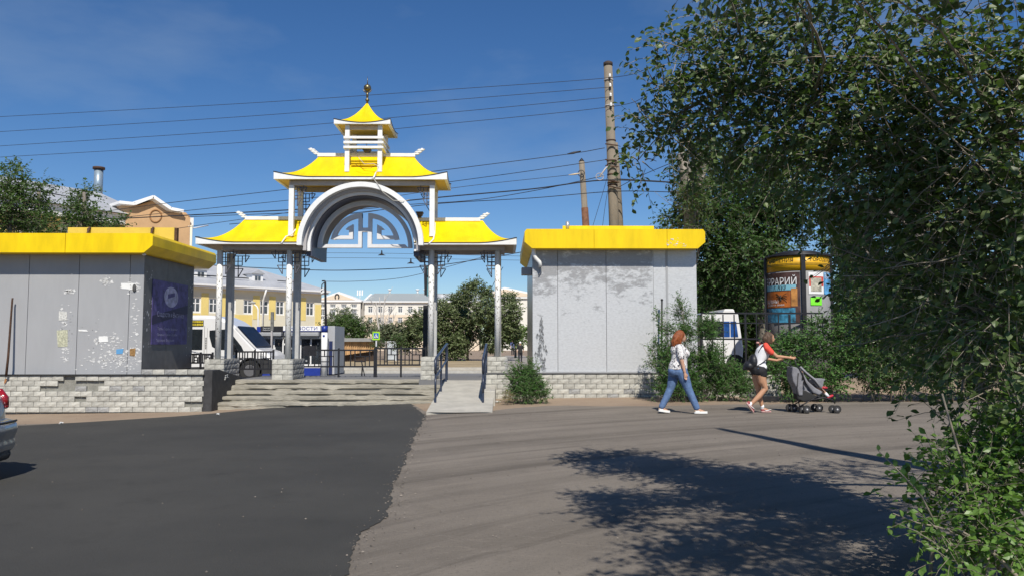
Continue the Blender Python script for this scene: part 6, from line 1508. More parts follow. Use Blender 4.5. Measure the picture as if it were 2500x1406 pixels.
# ---------- woman with the stroller
YW2 = 16.0; ox2 = ax(1856, YW2); gz2 = G(ox2, YW2) + .012
U = lambda x, y, z: (ox2 + x, YW2 + y, gz2 + z)
w2 = thing('person', 'young woman in white shirt with red sleeves and black shorts, pushing a stroller', 'person', U(0, 0, 0))
b = MB()
b.ball(U(.195, 0, 1.485), (.085, .070, .100), 18, 14); b.ball(U(.235, 0, 1.435), (.05, .048, .05), 14, 10); b.ball(U(.288, 0, 1.455), (.016, .010, .014), 8, 6); b.ball(U(.275, 0, 1.47), (.012, .009, .02), 8, 6); b.ball(U(.27, 0, 1.425), (.013, .02, .009), 8, 6)
for s_ in (-1, 1): b.ball(U(.185, s_ * .072, 1.47), (.016, .01, .026), 8, 6)
caps(b, [U(.165, 0, 1.44), U(.10, 0, 1.345)], [.043, .046])
ell_loft(b, [(*U(-.05, 0, .80), .125, .145), (*U(-.045, 0, .90), .135, .15), (*U(-.02, 0, 1.02), .10, .115), (*U(.02, 0, 1.14), .115, .13), (*U(.05, 0, 1.25), .10, .15), (*U(.075, 0, 1.335), .06, .09)])
caps(b, [U(.085, -.155, 1.285), U(.27, -.17, 1.115), U(.50, -.16, 1.095)], [.045, .037, .025]); hand(b, U(.515, -.16, 1.09), (1, 0, -.12), .95, curl=.9, thumb=(0, .5, .8))
caps(b, [U(.08, .15, 1.285), U(.16, .17, 1.065), U(.375, .16, 1.03)], [.043, .036, .025]); hand(b, U(.385, .16, 1.03), (1, 0, .35), .95, curl=.9, thumb=(0, -.5, .8))
# trailing leg (near): knee forward, shin back, heel up
caps(b, [U(-.03, -.08, .82), U(.0, -.08, .62), U(.055, -.08, .475), U(-.07, -.08, .33), U(-.22, -.08, .185), U(-.25, -.08, .155)], [.105, .085, .058, .056, .036, .034])
caps(b, [U(-.255, -.08, .155), U(-.225, -.08, .055)], [.034, .025])
caps(b, [U(-.07, .08, .82), U(-.06, .08, .62), U(-.035, .08, .46), U(.0, .08, .30), U(.035, .08, .12), U(.04, .08, .075)], [.105, .082, .056, .052, .034, .034]); caps(b, [U(.04, .08, .07), U(.15, .08, .04)], [.034, .024])
remeshed(b, 'body', M_skin2, w2, .0085, 3)
for s_ in (-1, 1): MB().ball(U(.268, s_ * .029, 1.478), (.009, .010, .006), 8, 6).build('eye', M_wtrim, w2); MB().ball(U(.2755, s_ * .029, 1.478), (.004, .006, .005), 8, 6).build('pupil', M_dk, w2)
b = MB(); ell_loft(b, [(*U(-.05, 0, .76), .14, .165), (*U(-.055, 0, .84), .152, .168), (*U(-.045, 0, .94), .125, .145)])
caps(b, [U(-.03, -.085, .82), U(-.005, -.085, .765)], [.118, .105]); caps(b, [U(-.07, .085, .82), U(-.07, .085, .765)], [.115, .10]); b.ball(U(-.12, 0, .85), (.09, .14, .10))
remeshed(b, 'shorts', mat('black_cloth', (.012, .012, .015), .8), w2, .010, 2)
M_wsh = mat('white_cloth', (.78, .78, .80), .8, var=.03)
b = MB(); ell_loft(b, [(*U(-.01, 0, .875), .115, .15), (*U(-.03, 0, .93), .125, .155), (*U(-.02, 0, 1.03), .122, .135), (*U(.015, 0, 1.14), .132, .148), (*U(.045, 0, 1.26), .118, .165), (*U(.075, 0, 1.335), .075, .105), (*U(.09, 0, 1.355), .055, .065)])
b.ball(U(.08, 0, 1.15), (.10, .13, .09)); b.ball(U(.055, -.05, .90), (.05, .09, .06))
remeshed(b, 'shirt', M_wsh, w2, .010, 3)
b = MB(); 
for s_ in (-1, 1): caps(b, [U(.07, s_ * .12, 1.335), U(.085, s_ * .155, 1.28), U(.165, s_ * .168, 1.195)], [.055, .066, .056], 12)
remeshed(b, 'red_sleeves', mat('coral_red_cloth', (.75, .08, .05), .8), w2, .010, 2)
b = MB(); b.ball(U(.165, 0, 1.51), (.095, .085, .10), 18, 14); b.ball(U(.115, 0, 1.46), (.075, .082, .085), 14, 10); b.ball(U(.10, 0, 1.41), (.045, .07, .045))
for s_ in (-1, 1):
    caps(b, [U(.19, s_ * .07, 1.54), U(.19, s_ * .079, 1.44), U(.205, s_ * .075, 1.355)], [.035, .03, .014], 8); caps(b, [U(.15, s_ * .07, 1.5), U(.14, s_ * .08, 1.40), U(.16, s_ * .08, 1.345)], [.035, .03, .014], 8)
remeshed(b, 'hair', M_hair_b, w2, .010, 2)
b = MB(); b.ball(U(-.045, .02, 1.385), (.035, .03, .022), 8, 6); b.build('hair_tie', mat('dusty_pink_cloth', (.5, .25, .22), .8), w2)
M_sn = mat('brick_red_suede', (.33, .07, .07), .75); M_solep = mat('pinkish_sole', (.55, .35, .33), .6)
def sneaker(heel, toe, ank):
    s_ = shoe(w2, heel, toe, M_sn, M_solep, 'sneaker', .058, .022, .04)
    h_ = Vector(heel); t_ = Vector(toe); d = (t_ - h_).normalized(); up = Vector((-d.z, 0, d.x)); up = up if up.z > 0 else -up; y = -.047
    b = MB(); P = [h_ + d * .06 + up * .055, h_ + d * .10 + up * .032, h_ + d * .15 + up * .045, h_ + d * .20 + up * .062]
    b.tube([p + Vector((0, -.040, 0)) for p in P], [.004, .010, .008, .003], 6); b.build('white_swoosh', M_white, s_)
    b = MB(); caps(b, [Vector(ank) + up * .0, Vector(ank) + up * .045], [.040, .036]); b.build('sock', M_wsh, s_)
sneaker(U(-.335, -.08, .195), U(-.19, -.08, .0), U(-.262, -.08, .16)); sneaker(U(.01, .08, .0), U(.215, .08, .0), U(.04, .08, .085))
# backpack and straps
bp_ = thing('backpack', 'small black drawstring backpack hanging on the back of the stroller-pushing woman', 'backpack', U(-.17, 0, .8))
b = MB(); caps(b, [U(-.10, 0, 1.12), U(-.16, 0, 1.04), U(-.19, 0, .94), U(-.17, 0, .86)], [.045, .085, .095, .07], 12); caps(b, [U(-.27, 0, .95), U(-.33, 0, .87)], [.07, .045], 10); b.ball(U(-.15, 0, 1.0), (.10, .14, .16)); b.ball(U(-.22, 0, .92), (.12, .12, .09)); 
M_bpk = mat('black_nylon', (.015, .016, .02), .45, var=.4, nscale=10, bump=.8, bscale=14)
remeshed(b, 'bag', M_bpk, bp_, .012, 14)
b = MB(); 
for s_ in (-1, 1):
    b.tube([U(-.07, s_ * .09, 1.19), U(.0, s_ * .13, 1.33), U(.06, s_ * .135, 1.40 - .03), U(.125, s_ * .12, 1.28), U(.16, s_ * .135, 1.16), U(.09, s_ * .155, 1.07), U(-.04, s_ * .15, .97), U(-.14, s_ * .1, .90)], .011, 6)
b.build('strap', M_bpk, bp_)
b = MB(); b.ball(U(-.09, -.14, .86), (.022, .02, .035), 8, 6); b.build('blue_tag', mat('blue_plastic', (.12, .35, .7), .4), bp_)
# ---------- stroller
Xs = lambda zx, zy, y: (ox2 + (zx - 1480) / 609, YW2 + y, gz2 + (1100 - zy) / 609)
sr = thing('stroller', 'grey umbrella stroller with black frame and double wheels pushed by the young woman', 'stroller', (ox2 + 1, YW2, gz2))
M_sg = mat('grey_stroller_cloth', (.20, .20, .22), .85, var=.15, nscale=6, bump=.8, bscale=12); M_tyr = mat('tyre_rubber', (.025, .025, .025), .85)
for s_ in (-1, 1):
    y = s_ * .17
    b = MB(); b.tube([Xs(1745 if s_ > 0 else 1855, 455 if s_ > 0 else 440, y), Xs(1880, 530, y), Xs(2110, 735, y), Xs(2210, 850, y)], .012, 8); b.tube([Xs(2190, 860, y), Xs(1990, 975, y), Xs(1900, 1020, y)], .011, 8); b.tube([Xs(1900, 620, y), Xs(1875, 860, y), Xs(1905, 1020, y)], .011, 8)
    b.tube([Xs(1960, 960, y), Xs(2200, 915, y), Xs(2300, 935, y), Xs(2335, 985, y)], .012, 8); b.build('frame', M_black, sr)
    b = MB(); p = Xs(1740 if s_ > 0 else 1862, 452 if s_ > 0 else 436, y); q_ = Xs(1790 if s_ > 0 else 1900, 480 if s_ > 0 else 465, y); b.tube([p, q_], .018, 8); b.build('handle_grip', M_dk, sr)
for zx, yy_ in ((1960, -.17), (1880, .17), (2325, -.17), (2190, .17)):
    for dy in (-.035, .035):
        c = Xs(zx + (25 if dy < 0 else -15), 1040, yy_ + dy); r = .083 - .004
        b = MB(); b.wheel((c[0], c[1], gz2 + r), r, .032, 20); wh = b.build('wheel', M_tyr, sr)
        b = MB(); b.wheel((c[0], c[1] - .001, gz2 + r), r * .62, .036, 16); b.build('rim', mat('dark_rim', (.05, .05, .055), .7), wh)
        b = MB(); b.wheel((c[0], c[1] - .004, gz2 + r), r * .22, .040, 12); b.build('hub', mat('white_hub', (.6, .6, .6), .4), wh)
b = MB(); b.tube([Xs(1905, 1035, -.2), Xs(1905, 1035, .2)], .012, 8); b.tube([Xs(2260, 935, -.2), Xs(2260, 935, .2)], .010, 8); b.build('axle', M_black, sr)
for nm, poly, y0, y1, m_ in (('canopy_cloth', [(1835, 540), (1900, 555), (1965, 620), (2020, 720), (2110, 800), (2195, 845), (2160, 890), (2080, 860), (1990, 740), (1960, 690), (1955, 800), (1950, 890), (1905, 895), (1880, 800), (1840, 730), (1825, 640)], -.165, .165, M_sg),
                             ('footmuff', [(2090, 700), (2150, 685), (2230, 690), (2235, 705), (2215, 720), (2205, 790), (2150, 800), (2100, 740)], -.14, .14, M_sg), ('basket', [(1900, 850), (1990, 830), (2090, 880), (2180, 920), (2160, 955), (1960, 965), (1895, 930)], -.14, .14, mat('black_mesh', (.02, .02, .02), .8))):
    b = MB(); b.prism([(Xs(x, z, 0)[0], Xs(x, z, 0)[2]) for x, z in poly], YW2 + y0, YW2 + y1); me = b.mesh(nm); bm = bmesh.new(); bm.from_mesh(me); bmesh.ops.triangulate(bm, faces=bm.faces); bmesh.ops.recalc_face_normals(bm, faces=bm.faces); bm.to_mesh(me); bm.free()
    o = bpy.data.objects.new('tmp', me); COL.objects.link(o); r = o.modifiers.new('r', 'REMESH'); r.mode = 'VOXEL'; r.voxel_size = .013; s_ = o.modifiers.new('s', 'SMOOTH'); s_.iterations = 5; evaluated(o, nm, m_, sr)
b = MB(); b.tube([Xs(1925, 545, -.172), Xs(2000, 620, -.176), Xs(2100, 700, -.172), Xs(2170, 800, -.17)], .020, 8); b.build('side_padding', mat('mid_grey_padding', (.26, .26, .28), .8), sr)
b = MB(); b.tube([Xs(1915, 560, -.178), Xs(1950, 640, -.18), Xs(1990, 760, -.178)], .014, 6); b.tube([Xs(1960, 600, -.18), Xs(1945, 700, -.18)], .012, 6); b.build('webbing', M_dk, sr)
ch = thing('person', 'child in the stroller, only bare legs, white sock and red shoes showing', 'person', Xs(2150, 800, 0))
b = MB()
ell_loft(b, [(*Xs(2010, 880, 0), .09, .08), (*Xs(2000, 800, 0), .10, .09), (*Xs(1975, 720, 0), .09, .09), (*Xs(1965, 690, 0), .04, .05)]); b.ball(Xs(1960, 640, 0), (.075, .07, .08), 14, 10)
caps(b, [Xs(2030, 860, -.05), Xs(2180, 800, -.05), Xs(2250, 865, -.05), Xs(2285, 905, -.05)], [.05, .036, .028, .022]); caps(b, [Xs(2030, 850, .06), Xs(2190, 790, .06), Xs(2240, 800, .06)], [.05, .034, .024])
remeshed(b, 'body', M_skin, ch, .010, 2)
b = MB(); ell_loft(b, [(*Xs(2015, 885, 0), .10, .09), (*Xs(2000, 800, 0), .11, .10), (*Xs(1975, 715, 0), .10, .10), (*Xs(1965, 685, 0), .05, .06)]); caps(b, [Xs(2030, 865, -.05), Xs(2120, 825, -.05)], [.058, .048]); caps(b, [Xs(2030, 855, .06), Xs(2120, 815, .06)], [.058, .048]); remeshed(b, 'romper', M_sg, ch, .010, 2)
b = MB(); caps(b, [Xs(2252, 868, -.05), Xs(2288, 908, -.05)], [.031, .028]); b.build('sock', M_wsh, ch)
M_rsh = mat('red_child_shoe', (.5, .03, .05), .5)
b = MB(); caps(b, [Xs(2285, 915, -.05), Xs(2335, 895, -.05)], [.030, .022]); b.build('shoe', M_rsh, ch); b = MB(); caps(b, [Xs(2245, 802, .06), Xs(2292, 805, .06)], [.030, .022]); b.build('shoe', M_rsh, ch)
# ---------- two far walkers on the path
def walker(label, px, pfoot, ptop, Y, top_m, leg_m, cap_m):
    x0 = ax(px, Y); g0 = az(pfoot, Y, px); h = az(ptop, Y, px) - g0; k = h / 1.68
    Wk = lambda x, y, z: (x0 + x * k, Y + y * k, g0 + z * k)
    t = thing('person', label, 'person', Wk(0, 0, 0)); b = MB()
    b.ball(Wk(0, 0, 1.57), (.09 * k, .09 * k, .115 * k)); caps(b, [Wk(0, 0, 1.5), Wk(0, 0, 1.38)], [.05 * k] * 2)
    ell_loft(b, [(*Wk(0, 0, .85), .16 * k, .12 * k), (*Wk(0, 0, 1.1), .14 * k, .10 * k), (*Wk(0, 0, 1.35), .19 * k, .11 * k), (*Wk(0, 0, 1.42), .08 * k, .07 * k)])
    for s_ in (-1, 1):
        caps(b, [Wk(s_ * .19, 0, 1.36), Wk(s_ * .25, .05 * s_, 1.1), Wk(s_ * .24, .1 * s_, .87)], [.05 * k, .04 * k, .03 * k]); caps(b, [Wk(s_ * .09, 0, .85), Wk(s_ * .1, .1 * s_, .47), Wk(s_ * .09, .05 * s_, .05)], [.09 * k, .06 * k, .045 * k]); b.ball(Wk(s_ * .09, .0, .04), (.05 * k, .12 * k, .045 * k))
    remeshed(b, 'body', M_skin, t, .02 * k, 1)
    b = MB(); ell_loft(b, [(*Wk(0, 0, .80), .185 * k, .15 * k), (*Wk(0, 0, 1.1), .17 * k, .13 * k), (*Wk(0, 0, 1.35), .215 * k, .14 * k), (*Wk(0, 0, 1.43), .09 * k, .08 * k)])
    for s_ in (-1, 1): caps(b, [Wk(s_ * .19, 0, 1.36), Wk(s_ * .25, .05 * s_, 1.12)], [.065 * k, .055 * k])
    remeshed(b, 'jacket', top_m, t, .02 * k, 1)
    b = MB(); ell_loft(b, [(*Wk(0, 0, .78), .17 * k, .14 * k), (*Wk(0, 0, .95), .17 * k, .13 * k)])
    for s_ in (-1, 1): caps(b, [Wk(s_ * .09, 0, .82), Wk(s_ * .1, .1 * s_, .47), Wk(s_ * .09, .05 * s_, .1)], [.10 * k, .07 * k, .055 * k])
    remeshed(b, 'trousers', leg_m, t, .02 * k, 1)
    MB().ball(Wk(0, 0, 1.61), (.10 * k, .10 * k, .10 * k)).build('hat' if cap_m is not M_hair_b else 'hair', cap_m, t)
    return t
walker('distant walker in blue shirt and dark trousers on the path beyond the gate', 1252, 868, 829, 70, mat('blue_shirt_cloth', (.12, .15, .35), .8), mat('dark_trousers', (.02, .02, .03), .8), M_hair_b)
walker('distant walker in black clothes with a white sun hat beside the right kiosk\'s corner', 1270, 886, 834, 45, mat('black_cloth2', (.02, .02, .02), .8), mat('dark_trousers', (.02, .02, .03), .8), M_wtrim)
# ================================================================== ADVERTISING COLUMN, RIGHT FENCE, SMALL VEHICLE
Ya = 22.6; ccx = ax(1952, Ya); RA = 73 * Ya / FPX * 1.0
A = lambda py: az(py, Ya, 1950)
ac = thing('advertising_column', 'round advertising column with yellow lettered band and colourful posters among the leaves', 'advertising column', (ccx, Ya, .4))
b = MB(); b.cyl((ccx, Ya, .38), RA, A(667) - .38, 40); b.build('drum', mat('grey_drum', (.25, .25, .25), .7), ac)
b = MB(); b.cyl((ccx, Ya, A(667) + .003), RA + .01, A(632) - A(667), 40); b.build('yellow_band', mat('orange_yellow_band', (.72, .40, .01), .4, var=.05), ac)
b = MB(); b.cyl((ccx, Ya, A(632) + .004), RA + .06, .05, 40); b.lathe((ccx, Ya, A(632) + .055), [(RA + .03, 0), (RA * .6, .12), (.02, .18)], 32); b.build('cap', M_black, ac)
for i in range(4):
    a = R(-11) + i * math.pi / 2; x, y = ccx + (RA + .03) * math.sin(a), Ya - (RA + .03) * math.cos(a)
    b = MB(); M = Matrix.Rotation(-(-a), 3, 'Z'); b.obox((x, y, (.38 + A(630)) / 2), Matrix.Rotation(a, 3, 'Z'), .055, .05, (A(630) - .38) / 2); b.build('rib', M_black, ac)
def curved(a0, a1, z0, z1, m, name='poster', off=.014, parent=ac):
    a0 -= 20; a1 -= 20; n = max(3, int(abs(a1 - a0) / 5)); rr = RA + off; vs = []
    for k in range(n + 1):
        a = R(a0 + (a1 - a0) * k / n); vs += [(ccx + rr * math.sin(a), Ya - rr * math.cos(a), z0), (ccx + rr * math.sin(a), Ya - rr * math.cos(a), z1)]
    b = MB(); b.add(vs, [(2 * k, 2 * k + 2, 2 * k + 3, 2 * k + 1) for k in range(n)], True); return b.build(name, m, parent)
def ctext(s_, m, a0, a1, z, h, off=.02, parent=ac, shear=0):
    am = R((a0 + a1) / 2 - 20); rr = RA + off; return text_obj('lettering', s_, m, parent, (0, 0, z), rr * R(a1 - a0), h, bend=(ccx, Ya, rr, am), shear=shear)
M_ink = mat('black_ink', (.02, .015, .01), .6)
ctext('ОБЪЯВЛЕНИЯ', M_ink, -78, -8, A(641.5), .11); ctext('ГОРОДСКИЕ ОБЪЯВЛЕНИЯ', M_ink, 22, 150, A(641.5), .11)
for z in (633.5, 650, 653): curved(-80, 4, A(z) - .006, A(z) + .006, M_ink, 'printed_line', .0125); curved(14, 88, A(z) - .006, A(z) + .006, M_ink, 'printed_line', .0125)
P1 = curved(-80, 3, A(790), A(670), mat('brown_poster_ground', (.07, .035, .03), .5, var=.5, nscale=4))
ctext('ТЕРРАРИЙ', M_wtrim, -84, -3, A(688), .27, .024, P1)
curved(-80, -4, A(712), A(699), mat('pale_blue_print', (.22, .50, .60), .5), 'print', .017, P1); ctext('г. Куз', M_ink, -48, -22, A(706), .17, .024, P1, .3)
curved(-78, -14, A(752), A(714), mat('orange_brown_print', (.42, .12, .02), .5, var=.35, nscale=5), 'print', .017, P1)
curved(-13, -2, A(750), A(708), mat('brass_print', (.45, .20, .05), .5, var=.4, nscale=4), 'print', .018, P1)
ctext('ВАРАНЫ', M_wtrim, -74, -38, A(738), .11, .024, P1); ctext('удавы и змеи', M_wtrim, -70, -26, A(747), .06, .024, P1)
b = MB()   # printed spider
sa = -32
def pt(a, z, off=.022): a = R(a - 20); rr = RA + off; return (ccx + rr * math.sin(a), Ya - rr * math.cos(a), z)
z0 = A(730)
for r_, dz in ((.055, .03), (.04, -.05)):
    c = pt(sa, z0 + dz, .02); b.ball(c, (r_ * .8, .004, r_), 10, 8)
for s_ in (-1, 1):
    for k in range(4): b.tube([pt(sa, z0), pt(sa + s_ * 7, z0 + .10 - .05 * k), pt(sa + s_ * 11, z0 + .13 - .085 * k)], .006, 4)
b.build('spider_print', M_ink, P1)
curved(-78, -6, A(790), A(754), mat('turquoise_print', (.05, .22, .35), .5, var=.8, nscale=6, detail=5), 'print', .017, P1)
curved(18, 50, A(722), A(671), M_wtrim, 'poster'); P2 = curved(19, 49, A(704), A(681), mat('red_poster_print', (.60, .06, .04), .5, var=.3), 'poster', .017)
curved(22, 44, A(716), A(684), mat('pale_portrait_print', (.45, .42, .33), .5, var=.5, nscale=7), 'print', .02, P2)
P3 = curved(51, 84, A(722), A(671), mat('sky_blue_print', (.10, .32, .58), .5, var=.5, nscale=5), 'poster'); ctext('МИР', M_wtrim, 53, 66, A(676), .07, .022, P3); ctext('ОБЛАКОВ', M_wtrim, 53, 82, A(682), .09, .022, P3)
curved(21, 44, A(748), A(728), mat('acid_green_paper', (.22, .85, .04), .6, var=.1), 'poster', .018)
# black fence behind the bush
Yf = 21.5; xa, xb = ax(1712, Yf), ax(2010, Yf); ft = thing('steel_fence', 'black steel square-tube fence behind the feathery bush, right of the silver kiosk', 'fence', ((xa + xb) / 2, Yf, .4))
for z in (768, 788, 827): MB().bar((xa, Yf, A(768) if z == 768 else az(z, Yf)), (xb, Yf, A(768) if z == 768 else az(z, Yf)), .045 if z != 788 else .03).build('rail', M_black, ft)
for k in range(12):
    x = xa + (xb - xa) * k / 11; MB().bar((x, Yf + .001, .4), (x, Yf + .001, az(767, Yf)), .05 if k % 4 == 0 else .028).build('post' if k % 4 == 0 else 'baluster', M_black, ft)
# white and blue small bus between the trees
Yb = 25.3; bx = lambda px: ax(px, Yb); bz = lambda py: az(py, Yb, 1790)
bu = thing('small_bus', 'white vehicle with blue side window, half hidden behind the black fence and bushes', 'bus', (bx(1780), Yb, .4))
b = MB(); b.prism([(bx(1716), bz(888)), (bx(1812), bz(888)), (bx(1815), bz(850)), (bx(1812), bz(828)), (bx(1804), bz(765)), (bx(1796), bz(763)), (bx(1794), bz(754)), (bx(1770), bz(754)), (bx(1767), bz(763)), (bx(1716), bz(763))], Yb, Yb + 2.0); b.build('body', M_van, bu, bevel=.04)
for a, c in ((1768, 1782), (1784, 1798)): MB().prism([(bx(a), bz(822)), (bx(c) + (.06 if c > 1790 else 0), bz(822)), (bx(c), bz(784)), (bx(a), bz(784))], Yb - .012, Yb + .01).build('window', mat('blue_window_film', (.02, .08, .28), .25, var=.4, nscale=3), bu)
MB().prism([(bx(1720), bz(822)), (bx(1765), bz(822)), (bx(1765), bz(784)), (bx(1720), bz(784))], Yb - .012, Yb + .01).build('window', M_glass, bu)
for px in (1732, 1795):
    b = MB(); b.wheel((bx(px), Yb + .1, bz(888)), .33, .22, 20); b.build('wheel', M_tyr, bu)
# ================================================================== UTILITY POLES, WIRES
M_pole = mat('weathered_concrete_pole', (.22, .185, .14), .9, var=.18, nscale=3, detail=8, stretch=(1, 1, .3), bump=.3)
Yp1 = 27.6
up = thing('utility_pole', 'tall weathered concrete utility pole with white insulators behind the right kiosk', 'utility pole', (ax(1515, Yp1), Yp1, .3))
p0, p1_ = at(1513, 915, Yp1), at(1484.5, 162, Yp1); b = MB(); b.tube([p0, p0.lerp(p1_, .5), p1_], [.205, .175, .15], 20); b.build('shaft', M_pole, up)
b = MB(); b.tube([p1_, p1_ + Vector((0, 0, .12)), p1_ + Vector((0, 0, .17))], [.165, .165, .08], 14); b.build('cap', mat('dark_brown_cap', (.05, .035, .03), .8), up)
b = MB(); b.tube([at(1530, 915, Yp1 + .5), at(1506, 440, Yp1 + .3), at(1500, 350, Yp1 + .25)], [.17, .14, .12], 14); b.build('strut_pole', M_pole, up)
def onpole(py): k = (915 - py) / (915 - 162); return p0.lerp(p1_, k)
for py in (198, 262, 348, 398, 407, 432, 452, 458):
    q_ = onpole(py); k = .155 + .04 * (py - 162) / 700; b = MB(); n = 16; b.tube([(q_.x, q_.y, q_.z - .02), (q_.x, q_.y, q_.z + .02)], k + .012, 16); b.build('band', M_rust if py > 300 else M_beam, up)
for py in (191, 215, 239, 263):
    q_ = onpole(py); b = MB(); b.lathe((q_.x + .02, q_.y - .22, q_.z - .06), [(.035, 0), (.05, .02), (.03, .05), (.045, .07), (.03, .12), (.012, .13)], 12); o = b.build('insulator', mat('white_porcelain', (.85, .85, .84), .2), up)
    b = MB(); b.tube([(q_.x, q_.y - .12, q_.z - .12), (q_.x + .02, q_.y - .22, q_.z - .12), (q_.x + .02, q_.y - .22, q_.z - .05)], .012, 6); b.build('pin', M_rust, o)
for (pa, pb) in (((1478, 352), (1508, 356)), ((1478, 390), (1510, 398)), ((1478, 405), (1510, 408)), ((1484, 440), (1512, 446)), ((1486, 455), (1516, 462))):
    b = MB(); b.bar(at(*pa, Yp1 - .25), at(*pb, Yp1 - .2), .05, .035); b.build('clamp', M_rust, up)
b = MB(); q_ = at(1464, 432, Yp1 - .4)
b.tube([q_ + Vector((.13 * math.cos(t), 0, .12 * math.sin(t))) for t in [2 * math.pi * i / 18 for i in range(19)]], .013, 5); b.bar(q_ + Vector((-.12, 0, 0)), q_ + Vector((.12, 0, 0)), .012); b.tube([q_, at(1478, 412, Yp1 - .3), at(1486, 405, Yp1 - .2)], .03, 6); b.build('reel_bracket', M_beam, up)
Yp2 = 42; up2 = thing('utility_pole', 'shorter thin concrete pole with a rusty lower sleeve, left of the tall utility pole', 'utility pole', (ax(1440, Yp2), Yp2, .2))
b = MB(); q0, q1 = at(1451, 870, Yp2), at(1420, 395, Yp2); b.tube([q0, q1], [.20, .15], 16); b.build('shaft', M_pole, up2)
b = MB(); b.tube([at(1451, 870, Yp2), at(1427.5, 508, Yp2)], [.215, .185], 16); b.build('rusty_sleeve', mat('rust_brown_steel', (.16, .07, .035), .8, var=.3, nscale=5), up2)
b = MB(); b.tube([q1, q1 + Vector((0, 0, .18))], [.16, .02], 12); b.build('cap', M_black, up2)
b = MB(); q_ = at(1419, 424, Yp2 - .3); b.tube([q_ + Vector((.17 * math.cos(t), 0, .17 * math.sin(t))) for t in [2 * math.pi * i / 18 for i in range(19)]], .02, 5); b.bar(q_ + Vector((-.17, 0, 0)), q_ + Vector((.17, 0, 0)), .02); b.bar(q_ + Vector((0, 0, -.17)), q_ + Vector((0, 0, .17)), .02); b.build('reel_bracket', M_black, up2)
b = MB(); b.tube([at(1388, 428, Yp2 - .3), at(1404, 426, Yp2 - .3), at(1417, 424, Yp2 - .3)], [.02, .05, .03], 6); b.build('tensioner', M_soff, up2)
M_wire = mat('dark_wire', (.025, .025, .03), .6)
def wire(label, pts, r=.012, group='overhead wires', name='wire', cat='wire'):
    """pts: (px, py, depth); smooth curve through them"""
    W = [at(*p) for p in pts]; P = []; n = len(W)
    for i in range(n - 1):
        a, c = W[i], W[i + 1]; t0 = (W[i + 1] - W[i - 1]) / 2 if i else (c - a); t1 = (W[i + 2] - W[i]) / 2 if i + 2 < n else (c - a)
        for k in range(8):
            s_ = k / 8; h00 = 2 * s_ ** 3 - 3 * s_ ** 2 + 1; h10 = s_ ** 3 - 2 * s_ ** 2 + s_; h01 = -2 * s_ ** 3 + 3 * s_ ** 2; h11 = s_ ** 3 - s_ ** 2; P.append(a * h00 + t0 * h10 + c * h01 + t1 * h11)
    P.append(W[-1]); b = MB(); b.tube(P, r, 5); return tag(b.build(name, M_wire), label, cat, group)
D0, D1 = 34, 27.4
wire('uppermost thin overhead wire across the sky, crossing the finial of the belfry', [(-60, 289, D0), (600, 253, 31), (1100, 219, 29), (1484, 191, D1), (1580, 170, 26)], .010)
wire('second overhead wire from the top, crossing just above the belfry roof', [(-60, 326, D0), (600, 285, 31), (1100, 245, 29), (1485, 214, D1)], .010)
wire('third overhead wire from the top, passing behind the belfry roof\'s tip', [(-60, 361, D0), (600, 318, 31), (1100, 275, 29), (1486, 238, D1)], .010)
wire('fourth overhead wire from the top, passing behind the belfry slats', [(-60, 388, D0), (600, 348, 31), (1100, 302, 29), (1487, 262, D1), (1580, 236, 26)], .010)
wire('wire with thick joint running from the pole behind the gate\'s upper roof', [(150, 532, D0), (380, 500, 33), (700, 463, 31), (1090, 415, 29), (1380, 378, 28), (1476, 362, D1)], .013)
b = MB(); b.tube([at(1385, 377, 28), at(1400, 374, 28), at(1418, 370, 28)], [.02, .045, .02], 6); tag(b.build('cable_joint', M_wire), 'thick dark cable joint on the wire left of the utility pole top', 'cable joint')
wire('overhead wire passing between the upper columns, ending at the pole\'s brackets', [(150, 548, D0), (460, 514.5, 33), (900, 469, 31), (1200, 431, 29), (1478, 391, D1)], .012)
wire('overhead wire to the lower pole bracket, above the thick cable', [(420, 560, 40), (700, 520, 40), (1095, 461, 41), (1390, 428, 41.7)], .014)
wire('thickest black cable sweeping across the gate behind the arch top', [(-60, 551, D0), (0, 548, D0), (460, 526, 33), (820, 506, 31), (1100, 480, 29.5), (1300, 462, 28.5), (1470, 441, D1), (1650, 446, 26)], .024, name='cable')
wire('cable running just under the thickest cable from the arch to the pole', [(460, 530, 33), (830, 515, 31), (1000, 500, 30), (1150, 490, 29), (1300, 467, 28.5), (1475, 430, D1)], .013)
wire('lowest cable between gate and tall pole, below the shorter pole\'s bracket', [(560, 548, 33), (850, 522, 31), (1070, 498, 30), (1300, 484, 28.5), (1500, 468, D1), (1660, 470, 26)], .014)
wire('wire from the pole into the tree, dropping from upper right to the clamps', [(1510, 458, D1), (1560, 432, 27), (1640, 398, 26.2)], .012)
wire('upper pair wire between the pole and the dead trunk', [(1500, 437, D1), (1580, 441, 26.8), (1670, 447, 26)], .011)
wire('cable sagging low under the gate roofs from the left kiosk\'s cornice', [(400, 628, 25), (500, 646, 25), (700, 657, 25), (850, 660, 25), (1040, 651, 25), (1180, 632, 25), (1262, 618, 25), (1300, 610, 24)], .013)
wire('thin trolley wire behind the arch opening, upper of the pair', [(300, 628, 60), (800, 618, 60), (1280, 626, 60)], .014)
wire('thin trolley wire behind the arch opening, lower of the pair', [(300, 640, 60), (800, 630, 60), (1280, 636, 60)], .014)
wire('faint sagging wire from the lamp mast to the third column', [(794, 687, 38), (860, 687, 38), (950, 682, 38), (1030, 668, 38), (1190, 625, 38)], .012)
wire('short wires with two little birds\' perches inside the arch', [(805, 524, 30), (870, 522, 30), (950, 510, 30), (1000, 498, 30)], .008)
